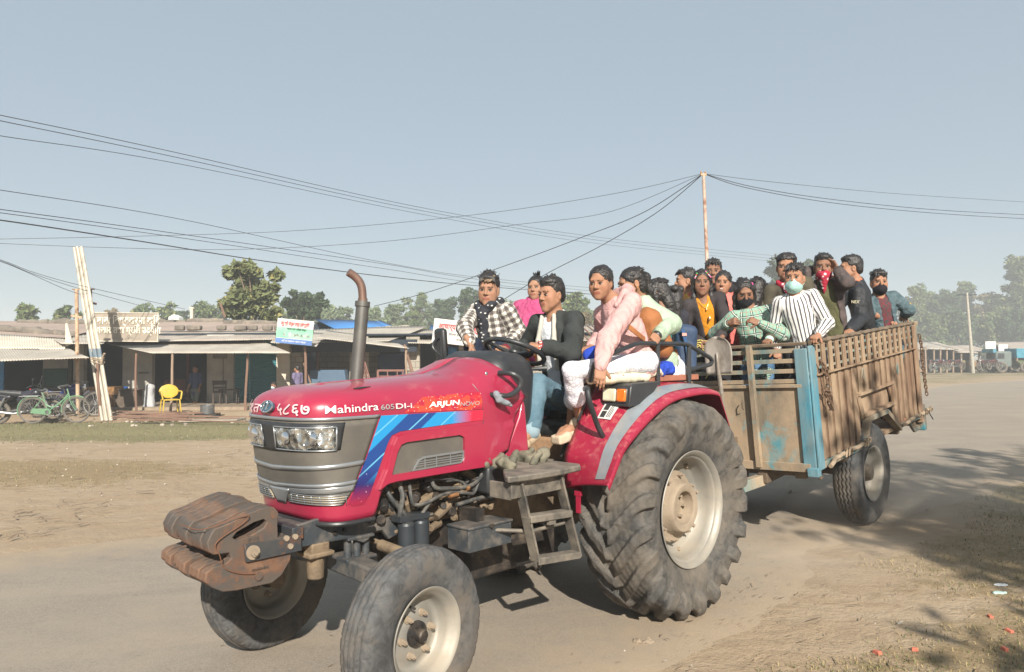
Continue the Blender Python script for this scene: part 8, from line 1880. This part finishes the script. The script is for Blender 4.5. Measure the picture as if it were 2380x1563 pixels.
# blue cloth under and before her
for pts, r0, lb in (([tl3(.45, .45, 1.70), tl3(.36, .50, 1.76), tl3(.28, .42, 1.72)], .06, 'royal blue cloth with white stripes on the lap of the girl in pink'), ([tl3(.0, .66, 1.60), tl3(-.12, .66, 1.62), tl3(-.2, .62, 1.60)], .05, 'royal blue cloth spread under the seated girls')):
    v = Vol(.009, .03)
    for a, b_ in zip(pts[:-1], pts[1:]): v.cap(a, b_, r0, r0*.8)
    v.noise = wrinkle(41, .012, 24); V, F = v.mesh(); o = link('cloth', np_mesh('cloth', [(V-V3(pts[0]), F, 0)], [cloth('royal_blue_cloth', (.02, .06, .42), bump=.5)])); o.location = pts[0]; tag(o, lb, 'cloth')
# --- girl in the mint jacket
p = Person('girl in pale mint jacket gripping the black fender rail, face turned left', tl3(-.15, .55, 1.5), T_(1468, 662, 1, .38), (-.95, -.22), (-.85, .10), tl3(-.22, .55, 1.66), 0, .97, pitch=14, group=gT, neck=T_(1492, 712, 1, .40))
p.setarm(1, T_(1560, 752, 1, .62), T_(1528, 779, 1, .70), T_(1518, 794, 1, .72), 'fist', pn=(-.6, .5, -.6)); p.setarm(-1, T_(1450, 780, 1, .25), T_(1430, 800, 1, .28)); p.setleg(1, tl3(.25, .5, 1.62), tl3(.3, .45, 1.2)); p.setleg(-1, tl3(.25, .3, 1.62), tl3(.3, .3, 1.2)); p.finish()
mm = cloth('pale_mint_nylon', (.40, .50, .38), (.35, .44, .33), .55, .6, 9); p.top(mm, 'jacket', .026, (1, 1), .03, seed=22, wr=.010, bag=.018, collar=.022, cuff=-.004); v = Vol(.010, .03); v.cap(T_(1566, 838, 1, .62), T_(1588, 868, 1, .64), .05, .05); v.cap(T_(1560, 868, 1, .64), T_(1592, 872, 1, .64), .03, .035); v.cap(T_(1556, 830, 1, .60), T_(1562, 866, 1, .64), .04, .05); v.noise = wrinkle(23, .012, 22); p.part('white_skirt', v, cloth('white_skirt_cotton', (.66, .66, .70), bump=.5)); p.hair('pony', seed=16)
mb = MB(); mb.sphere(Vector(p.H((.0, .086, -.036)))-p.base, .008, 8); mb.build('earring', M_brass, p.root); v = Vol(.006, .006); e, w_, hd, m_, pn = p.arm[1]; v.cap(e+(w_-e)*.94, w_, .034, .033); p.part('wrist_band', v, M_black)
# tan backpack with strap, navy backpack
M_tan2 = cloth('tan_canvas', (.32, .125, .045), (.26, .10, .035), .7, .4, 7); c = T_(1523, 776, 1, .60)
v = Vol(.010, .04); v.cap(c+Vector((-.05, 0, .09)), c+Vector((.03, 0, -.09)), .085, .095); v.cap(c+Vector((-.06, 0, .13)), c+Vector((-.04, 0, .10)), .05, .07); v.noise = wrinkle(51, .010, 16); V, F = v.mesh(); bp = link('backpack', np_mesh('backpack', [(V-V3(c), F, 0)], [M_tan2])); bp.location = c; tag(bp, 'tan canvas backpack behind the girl in the pink jacket', 'backpack')
mb = MB()
def ribbon(mb, pts, w_, th=.006):
    Q = catmull(pts, 5)
    for a, b_ in zip(Q[:-1], Q[1:]): mb.bar(a, b_+(b_-a)*.05, w_, th, up=(.5, -.8, .2))
ribbon(mb, [T_(1462, 760, 1, .70)-c, T_(1480, 775, 1, .72)-c, T_(1502, 792, 1, .70)-c], .034); ribbon(mb, [T_(1450, 690, 1, .60)-c, T_(1478, 718, 1, .66)-c, T_(1494, 742, 1, .66)-c], .028); mb.build('strap', M_tan2, bp)
mb = MB()
for i in range(6): mb.tube([T_(1562+i*2, 812, 1, .66)-c, T_(1560+i*3.5, 838, 1, .66)-c], .004, 5)
mb.build('tassel', M_tan2, bp)
M_nav = cloth('navy_nylon', (.035, .060, .115), (.025, .045, .09), .6, .3, 7); c = T_(1592, 812, 1, .42); v = Vol(.010, .03); v.box(c, (.085, .07, .19), np.array(Matrix.Rotation(R(6), 3, 'Y')), .05); v.box(c+Vector((.0, -.06, -.07)), (.07, .04, .10), None, .03); v.noise = wrinkle(52, .006, 14); V, F = v.mesh(); bp = link('backpack', np_mesh('backpack', [(V-V3(c), F, 0)], [M_nav])); bp.location = c; tag(bp, 'navy blue backpack with a pink clip hanging behind the black rail', 'backpack')
mb = MB(); ribbon(mb, [Vector((-.04, -.10, .15)), Vector((-.01, -.12, .0)), Vector((.0, -.12, -.16))], .032); mb.build('strap', cloth('blue_strap', (.035, .085, .19)), bp); mb = MB(); mb.box((-.03, -.115, .11), (.034, .012, .022)); mb.build('clip', pbr('pink_clip', (.6, .28, .24), .4, bump=0), bp)
# --- two girls behind, only hair seen
p = Person('dark haired girl with blue sunglasses on her head behind the mint jacket', tl3(-.75, .2, 1.1), T_(1524, 684, 0, -.62), (-.95, .35), (-.9, .3), tl3(-.78, .15, 1.62), 1, .93, pitch=10, group=gT); p.finish(); p.top(cloth('teal_top', (.06, .28, .28)), 'top', .014, (1, 1), .05, seed=31); p.hair('loose', seed=21)
mb = MB()
for y in (-.034, .034): mb.box((.045, y, .112), (.012, .052, .034), (0, R(-40), 0))
mb.V = [tuple(Vector(p.H(q))-p.base) for q in mb.V]; mb.build('sunglasses', pbr('blue_mirror_lens', (.03, .22, .55), .12, .6, bump=0), p.root); p.beads([(.03, .075, .075), (.0, .085, .05), (.02, .08, .035), (-.02, -.08, .07)], [(.7, .25, .4), (.7, .7, .7)])
p = Person('girl with curled dark hair in two buns seen from behind, right of the sunglasses', tl3(-1.1, .2, 1.0), T_(1558, 700, 0, -.95), (-.7, .70), (-.7, .6), tl3(-1.1, .12, 1.60), 1, .92, group=gT); p.finish(); p.top(cloth('dark_top', (.03, .03, .04)), 'top', .014, (1, 1), .05, seed=32); p.hair('bun', seed=23)
# --- people in the trailer
def standing(label, px, py, xl, hyaw, byaw, skin, sc=1.0, pitch=0, roll=0, drop=.0, neck=None, group=gL, dx=0.0, sh=.165):
    hc = G_(px, py, 0, xl); l = LM.inverted() @ hc; fl = LM @ Vector((l.x+dx, l.y, .82)); P = Vector((fl.x, fl.y, hc.z-.70*sc))
    q = Person(label, fl, hc, hyaw, byaw, P, skin, sc, pitch, roll, group=group, neck=neck, sh=sh); 
    for sd in (1, -1): h_ = q.hip(sd); q.setleg(sd, h_*.5+V3((h_[0], h_[1], fl.z+.04))*.5, V3((h_[0], h_[1], fl.z+.08)))
    return q
dn = cloth('blue_jeans', (.06, .13, .24), (.10, .19, .30)); dk = cloth('black_trousers', (.02, .02, .025))
p = standing('boy in profile looking left with yellow and red collar at the trailer front', 1594, 655, .85, (-1, .02), (-.9, -.2), 0, .95); p.finish(); p.top(cloth('yellow_print', (.55, .38, .08), (.35, .05, .08), ns=16), 'shirt', .014, (1, 1), .08, seed=33, collar=.02); p.legs(dk); p.hair('short', seed=31)
p = standing('girl in yellow top and open black cardigan with coloured beads in her hair', 1632, 659, 1.02, (-.22, -.97), (-.15, -.98), 1, .97, pitch=2)
p.setarm(-1, G_(1592, 775, 0, 1.12), G_(1632, 796, 0, 1.30), G_(1650, 799, 0, 1.32), 'grip', pn=(0, .2, -1)); p.setarm(1, G_(1690, 760, 0, 1.10), G_(1668, 790, 0, 1.30), G_(1654, 798, 0, 1.32), 'grip', pn=(0, .2, -1)); p.finish()
p.top(cloth('mustard_knit', (.55, .22, .012), (.48, .19, .012)), 'top', .010, (0, 0), .10, seed=34, vneck=.085); p.top(cloth('black_cardigan_knit', (.028, .024, .026), (.045, .038, .040)), 'cardigan', .022, (1, 1), .12, open_=.065, seed=35, bag=.01); p.legs(dk); p.hair('loose', seed=33)
p.beads([(.052, .035+.009*i, .100-.010*i) for i in range(6)]+[(.052, -.050-.006*i, .085-.013*i) for i in range(4)], [(.75, .18, .35), (.15, .6, .12), (.7, .08, .10), (.7, .65, .6), (.75, .3, .5)], .008)
mb = MB(); N_ = lambda a: Vector(p.B(a))-p.base; mb.tube(catmull([N_((.03, .075, .02)), N_((.100, .035, -.06)), N_((.118, .0, -.10)), N_((.100, -.035, -.06)), N_((.03, -.075, .02))], 5), .0022, 5); mb.sphere(N_((.122, 0, -.115)), .015, 10, (.5, 1, 1)); mb.sphere(N_((.128, .005, -.21)), .022, 10, (.5, 1, 1.3)); mb.build('necklace', pbr('gold', (.7, .5, .25), .3, .8, bump=0), p.root)
p = standing('tall boy at the back of whom only forehead and black hair show', 1658, 634, .25, (-.3, -.95), (-.3, -.9), 1, 1.05); p.finish(); p.top(dk, 'shirt', .014, (1, 1), .08, seed=36); p.legs(dk); p.hair('short', seed=35)
p = standing('smiling woman in coral pink top with hair tied back', 1680, 660, .55, (-.35, -.93), (-.3, -.95), 0, .95, roll=-5); p.finish(); p.top(cloth('coral_cotton', (.68, .19, .15), (.60, .15, .14), bump=.5), 'kurta', .022, (1, 1), .12, seed=37, collar=.018); p.legs(dk); p.hair('pony', seed=36)
v = Vol(.003, .002); v.cap(p.H((.0925, -.014, -.0565)), p.H((.0925, .014, -.0565)), .0045, .0045); p.part('smile', v, M_teeth)
p = standing('girl in mint plaid shirt and black mask looking down at her hands', 1730, 682, 1.0, (-.12, -.99), (-.08, -.99), 1, .98, pitch=22, roll=4, neck=G_(1742, 722, 0, .98), sh=.165)
p.setarm(-1, G_(1662, 778, 0, 1.10), G_(1694, 752, 0, 1.24), G_(1712, 745, 0, 1.28), 'pinch', pn=(.5, .6, -.2)); p.setarm(1, G_(1818, 778, 0, 1.08), G_(1764, 752, 0, 1.24), G_(1745, 744, 0, 1.28), 'pinch', pn=(-.5, .6, -.2)); p.finish()
mpt = pattern('mint_plaid', (.21, .36, .29), [(0, .085, .09, 0, (.03, .035, .035), .9), (0, .085, .07, .09, (.65, .68, .62), .7), (0, .085, .08, .16, (.03, .035, .035), .85), (1, .085, .09, .3, (.03, .035, .035), .9), (1, .085, .07, .39, (.65, .68, .62), .7), (1, .085, .08, .46, (.03, .035, .035), .85), (0, .085, .06, .60, (.40, .15, .08), .6), (1, .085, .06, .85, (.40, .15, .08), .6)])
p.top(mpt, 'plaid_shirt', .020, (1, 1), .14, seed=38, bag=.018, collar=.016, fab=True, wr=.008, bulk=1.0, h=.009); p.legs(dn, 'jeans'); p.hair('loose', seed=37); p.mask(cloth('black_mask', (.012, .012, .016), bump=.1)); p.beads([(.02, .07, .08), (.0, .08, .05), (.03, .065, .095), (.01, .085, .02)], [(.7, .12, .35), (.7, .7, .7)], .008)
mb = MB(); mb.tube([Vector(p.H((.045, -.01, .118)))-p.base, Vector(p.H((.05, .03, .122)))-p.base], .004, 6); mb.build('hair_clip', M_chrome, p.root)
p = standing('person with long dark hair and olive jacket, turned away behind the mint plaid shirt', 1762, 676, .45, (.5, .85), (.5, .8), 1, .97); p.setarm(1, G_(1800, 760, 0, .7), G_(1788, 790, 0, 1.22), G_(1778, 797, 0, 1.31), 'grip', pn=(0, .1, -1)); p.finish(); p.top(cloth('olive_brown_jacket', (.075, .065, .045), (.055, .048, .035)), 'jacket', .026, (1, 1), .1, seed=39, collar=.02); p.legs(dk); p.hair('loose', seed=39)
v = Vol(.008, .01); e, w_, hd, m_, pn = p.arm[1]; v.cap(e+(w_-e)*.75, e+(w_-e)*.98, .045, .043); p.part('sleeve_cuff', v, cloth('mint_cuff', (.40, .58, .52)))
t = NT('red_bandana_print'); co = t.coord(); c = t.mix(t.ramp(t.voro(co, 24), [(.30, 1), (.36, 0)]), (.33, .012, .035), (.62, .52, .52)); t.base(c); t.set(Roughness=.85); M_rb = t.m
p = standing('tall curly haired man with a red bandana round his neck behind the striped shirt', 1828, 624, .40, (-.40, -.92), (-.3, -.95), 0, 1.04); p.finish(); p.top(cloth('brown_olive_jacket', (.085, .075, .050), (.06, .052, .038)), 'jacket', .024, (1, 1), .1, seed=40, collar=.02); p.legs(dk); p.hair('curly', seed=41)
v = Vol(.007, .015); v.cap(p.B((.03, -.07, .03)), p.B((.10, 0, -.05)), .032, .045); v.cap(p.B((.03, .07, .03)), p.B((.10, 0, -.05)), .032, .045); v.cap(p.B((.10, 0, -.05)), p.B((.13, 0, -.18)), .05, .02); v.noise = wrinkle(45, .007, 32); p.part('bandana', v, M_rb)
p = standing('young man in black and white striped shirt with a mint surgical mask', 1847, 649, 1.0, (-.52, -.85), (-.28, -.96), 0, 1.0, roll=-3, sh=.15)
p.setarm(1, G_(1922, 752, 0, .92), G_(1902, 779, 0, 1.18), G_(1888, 789, 0, 1.27), 'grip', pn=(0, .2, -1)); p.setarm(-1, G_(1800, 770, 0, 1.0), G_(1805, 812, 0, 1.1)); p.finish()
mst = pattern('black_white_stripes', (.70, .69, .66), [(0, .030, .36, 0, (.045, .042, .060), .95), (0, .030, .07, .62, (.045, .042, .06), .4)]); p.top(mst, 'striped_shirt', .016, (1, 1), .16, seed=42, collar=.014, bag=.016, fab=True, vneck=.05, wr=.007, h=.009); p.top(mj, 'tee_shirt', .008, (0, 0), .05, seed=43); p.legs(dk); p.hair('short', seed=43, g=1.4); p.mask(pbr('mint_surgical_mask', (.36, .60, .56), .7, bump=.1))
p = standing('man with red bandana over his face and olive shirt, hands raised to his head', 1914, 624, .02, (-.35, -.93), (-.35, -.93), 1, 1.03)
p.setarm(-1, G_(1862, 642, 0, .12), G_(1886, 628, 0, -.08), G_(1897, 618, 0, -.08), 'relax', pn=(.6, 0, 0)); p.setarm(1, G_(1968, 658, 0, .12), G_(1946, 628, 0, .08), G_(1937, 614, 0, .04), 'relax', pn=(-.6, 0, 0)); p.finish()
p.top(cloth('olive_tee', (.10, .10, .045), (.075, .075, .035), bump=.5), 'tee_shirt', .014, (.5, .5), .12, seed=44); p.top(cloth('faded_brown_jacket', (.105, .080, .075), (.06, .05, .05), bump=.6, ns=9), 'jacket', .028, (1, 1), .14, open_=.075, seed=45, bag=.012, wr=.010); p.legs(dk); p.hair('fade', seed=45); p.bandana(M_rb, .12)
p = standing('man in black jacket with orange collar leaning left, face turned away from the viewer', 1977, 626, -.72, (-.97, .12), (-.85, .40), 0, 1.04, dx=-.15, neck=G_(1990, 660, 0, -.74), sh=.17)
p.setarm(1, G_(2000, 742, 1, .74), G_(1975, 768, 1, .80)); p.setarm(-1, G_(1955, 700, 0, -.6), G_(1948, 660, 0, -.5), G_(1944, 645, 0, -.45), 'relax'); p.finish(); p.top(cloth('black_nylon', (.018, .020, .024), (.026, .028, .032), .5, .5, 9), 'jacket', .028, (1, 1), .14, seed=46, collar=.022, bag=.020, wr=.010, bulk=1.05); v = Vol(.006, .008)
for i in range(9): a0, a1 = 2*PI*i/9, 2*PI*(i+1)/9; q = lambda a: p.N+p.bf*math.cos(a)*.062+p.bl*math.sin(a)*.064+p.up*.045; v.cap(q(a0), q(a1), .010, .010)
p.part('orange_collar', v, cloth('orange_rib', (.70, .20, .10))); p.legs(dk); p.hair('fade', seed=47); text_mesh('lettering', 'NEXT', pbr('cream_print', (.55, .5, .35), .7, bump=0), .045, Matrix.Translation(Vector(-V3(p.base)+V3(p.sh[1]))) @ frame(Vector((-.06, -.09, -.11)), Vector((1, .1, 0)), Vector((0, 0, 1))), p.root, .001)
p = standing('young man in denim jacket with yellow cuffs and black mask at the trailer rear', 2043, 659, -1.20, (-.20, -.98), (.05, -1), 0, 1.0)
p.setarm(1, G_(2112, 722, 0, -1.42), G_(2100, 737, 1, .87), G_(2087, 748, 1, .93), 'grip', pn=(0, .1, -1)); p.setarm(-1, G_(2020, 728, 0, -1.0), G_(2068, 746, 1, .80), G_(2084, 752, 1, .90), 'relax', pn=(0, .1, -1)); p.finish()
p.top(cloth('washed_denim', (.045, .080, .095), (.10, .145, .165), .8, .6, 12, ns=18), 'denim_jacket', .024, (1, .5), .12, open_=.06, seed=48, collar=.016, bag=.014, wr=.008); p.top(cloth('maroon_check', (.16, .02, .03), (.03, .05, .05), ns=30), 'shirt', .010, (0, 0), .08, seed=49, vneck=.05); p.legs(dk); p.hair('swept', seed=49); p.mask(cloth('black_mask_cloth', (.012, .010, .016), bump=.1))
v = Vol(.008, .01); e, w_, hd, m_, pn = p.arm[1]; v.cap(e+(w_-e)*.70, w_, .048, .044); v.cap(p.sh[1]*.25+e*.75+V3((.02, 0, .0)), p.sh[1]*.12+e*.88, .056, .054); p.part('yellow_cuff', v, cloth('yellow_fleece', (.68, .40, .05)))
# yellow rope knotted on the front rail
mb = MB(); rr4 = random.Random(2); c = G_(1632, 802, 0, 1.33)
for i in range(5): mb.tube(catmull([c+Vector((rr4.uniform(-.09, .10), rr4.uniform(-.02, .02), rr4.uniform(-.06, .05))) for _ in range(6)], 5), .005, 5)
mb.tube(catmull([c, G_(1655, 850, 0, 1.36), G_(1640, 880, 0, 1.36)], 5), .004, 5); mb.tube(catmull([c, G_(1668, 820, 0, 1.36), G_(1690, 806, 0, 1.36)], 5), .004, 5); tag(mb.build('rope', pbr('yellow_rope', (.52, .42, .14), .8, bump=.2)), 'yellow rope knotted on the front rail below the girl in yellow', 'rope')
# --- people by the shops
def far_person(label, px, pyh, Y, hyaw, skin, topm, botm, sc=1.0, zf=.2, botto=.9, short=.55, sit=False, mask=None):
    hc = P_(px, pyh, Y); fl = Vector((hc.x, Y, zf)); b = Person(label, fl, hc, hyaw, hyaw, Vector((hc.x, Y, hc.z-.70*sc)), skin, sc, group='people by the shops')
    if sit:
        b.P = V3((hc.x, Y, hc.z-.62)); 
        for sd in (1, -1): h_ = b.hip(sd); b.setleg(sd, h_+b.bf*.38+V3((0, 0, .05)), V3((h_[0], h_[1], zf))+b.bf*.36+V3((0, 0, .08)))
    else:
        for sd in (1, -1): h_ = b.hip(sd); b.setleg(sd, V3((h_[0], h_[1], (h_[2]+zf)/2))+b.bf*.04*sd, V3((h_[0], h_[1], zf+.08))+b.bf*.08*sd)
    b.finish(); b.top(topm, 'shirt', .018, (short, short), .10, seed=int(px)); b.legs(botm, 'trousers', .02, botto); b.hair('short', seed=int(px)); 
    if mask: b.mask(mask)
    return b
far_person('man in blue shirt and grey rolled trousers standing in the dark shop doorway', 454, 859, 26.2, (-.1, -1), 0, cloth('dull_blue_shirt', (.045, .065, .16)), cloth('grey_green_trousers', (.13, .16, .145)), 1.02, .2, .8)
far_person('man in violet shirt and jeans seen from the side beside the block wall', 690, 858, 25.3, (-.8, .5), 0, cloth('violet_shirt', (.16, .14, .24)), cloth('mid_blue_jeans', (.08, .17, .27)), .98, .14)
far_person('crouching man in brown jacket and pale mask before the teal shutter', 636, 897, 24.6, (-.4, -.9), 1, cloth('brown_jacket_cloth', (.075, .055, .04)), dk, .95, .14, .9, 1.0, True, pbr('pale_blue_mask', (.45, .55, .6), .7, bump=0))
far_person('man seated low behind the bonnet, only his head visible near the blue box', 742, 897, 25.0, (-.2, -1), 1, dk, dk, .95, .14, .9, 1.0, True)
# ------------------------------------------------------------------ one object per loose piece of these parts
for o in list(COL.objects):
    if o.type == 'MESH' and o.name.split('.')[0] in ('cowl_side', 'steering_linkage', 'engine_fittings', 'bracket_bolt', 'headlight_bowl', 'bolts', 'cast_boss', 'pipe_union', 'chassis_rail', 'drawbar', 'pier', 'ladder_rail', 'footboard_bracket', 'stock', 'rear_bracket', 'wall_stain', 'mudguard', 'fork', 'strap') and not o.get('category'):
        islands(o)
# ------------------------------------------------------------------ haze
mb = MB(); mb.box((0, 300, 10.5), (1640, 1240, 24)); hzo = mb.build('haze', bpy.data.materials.new('haze_air'), smooth=False)
hm = hzo.data.materials[0]; hm.use_nodes = True; hm.node_tree.nodes.clear()
ho = hm.node_tree.nodes.new('ShaderNodeOutputMaterial'); hv = hm.node_tree.nodes.new('ShaderNodeVolumePrincipled')
hv.inputs['Color'].default_value = (.84, .89, .93, 1); hv.inputs['Density'].default_value = .0022; hv.inputs['Anisotropy'].default_value = 0.0
hm.node_tree.links.new(hv.outputs[0], ho.inputs['Volume']); tag(hzo, 'pale blue grey winter haze over the fields', 'haze', kind='stuff')

# dust raised by the trailer wheel
def dust(c, r, dens, label, seed):
    mb = MB(); mb.sphere((0, 0, 0), 1.0, 24); o = mb.build('dust_cloud', bpy.data.materials.new('raised_dust')); o.location = c; o.scale = r
    m_ = o.data.materials[0]; m_.use_nodes = True; n = m_.node_tree.nodes; l = m_.node_tree.links; n.clear()
    out = n.new('ShaderNodeOutputMaterial'); v = n.new('ShaderNodeVolumePrincipled'); v.inputs['Color'].default_value = (.82, .74, .64, 1)
    tc = n.new('ShaderNodeTexCoord'); ln = n.new('ShaderNodeVectorMath'); ln.operation = 'LENGTH'; l.new(tc.outputs['Object'], ln.inputs[0])
    f = n.new('ShaderNodeMapRange'); l.new(ln.outputs['Value'], f.inputs[0]); f.inputs[1].default_value = 1.0; f.inputs[2].default_value = .15; f.interpolation_type = 'SMOOTHSTEP'
    nz = n.new('ShaderNodeTexNoise'); nz.inputs['Scale'].default_value = 2.2; nz.inputs['Detail'].default_value = 3; mp = n.new('ShaderNodeMapping'); l.new(tc.outputs['Object'], mp.inputs[0]); mp.inputs['Location'].default_value = (seed, seed*2.1, 0); l.new(mp.outputs[0], nz.inputs['Vector'])
    a = n.new('ShaderNodeMapRange'); l.new(nz.outputs['Fac'], a.inputs[0]); a.inputs[1].default_value = .35; a.inputs[2].default_value = .7
    q = n.new('ShaderNodeMath'); q.operation = 'MULTIPLY'; l.new(f.outputs[0], q.inputs[0]); l.new(a.outputs[0], q.inputs[1]); q2 = n.new('ShaderNodeMath'); q2.operation = 'MULTIPLY'; l.new(q.outputs[0], q2.inputs[0]); q2.inputs[1].default_value = dens
    l.new(q2.outputs[0], v.inputs['Density']); l.new(v.outputs[0], out.inputs['Volume']); tag(o, label, 'dust', kind='stuff')
dust((4.3, 8.1, .22), (1.9, 1.3, .5), 1.1, 'thin pale dust raised round the trailer wheel', 1)
dust((2.3, 5.9, .12), (1.3, 1.0, .32), .8, 'thin dust drifting behind the big tractor wheel', 4)
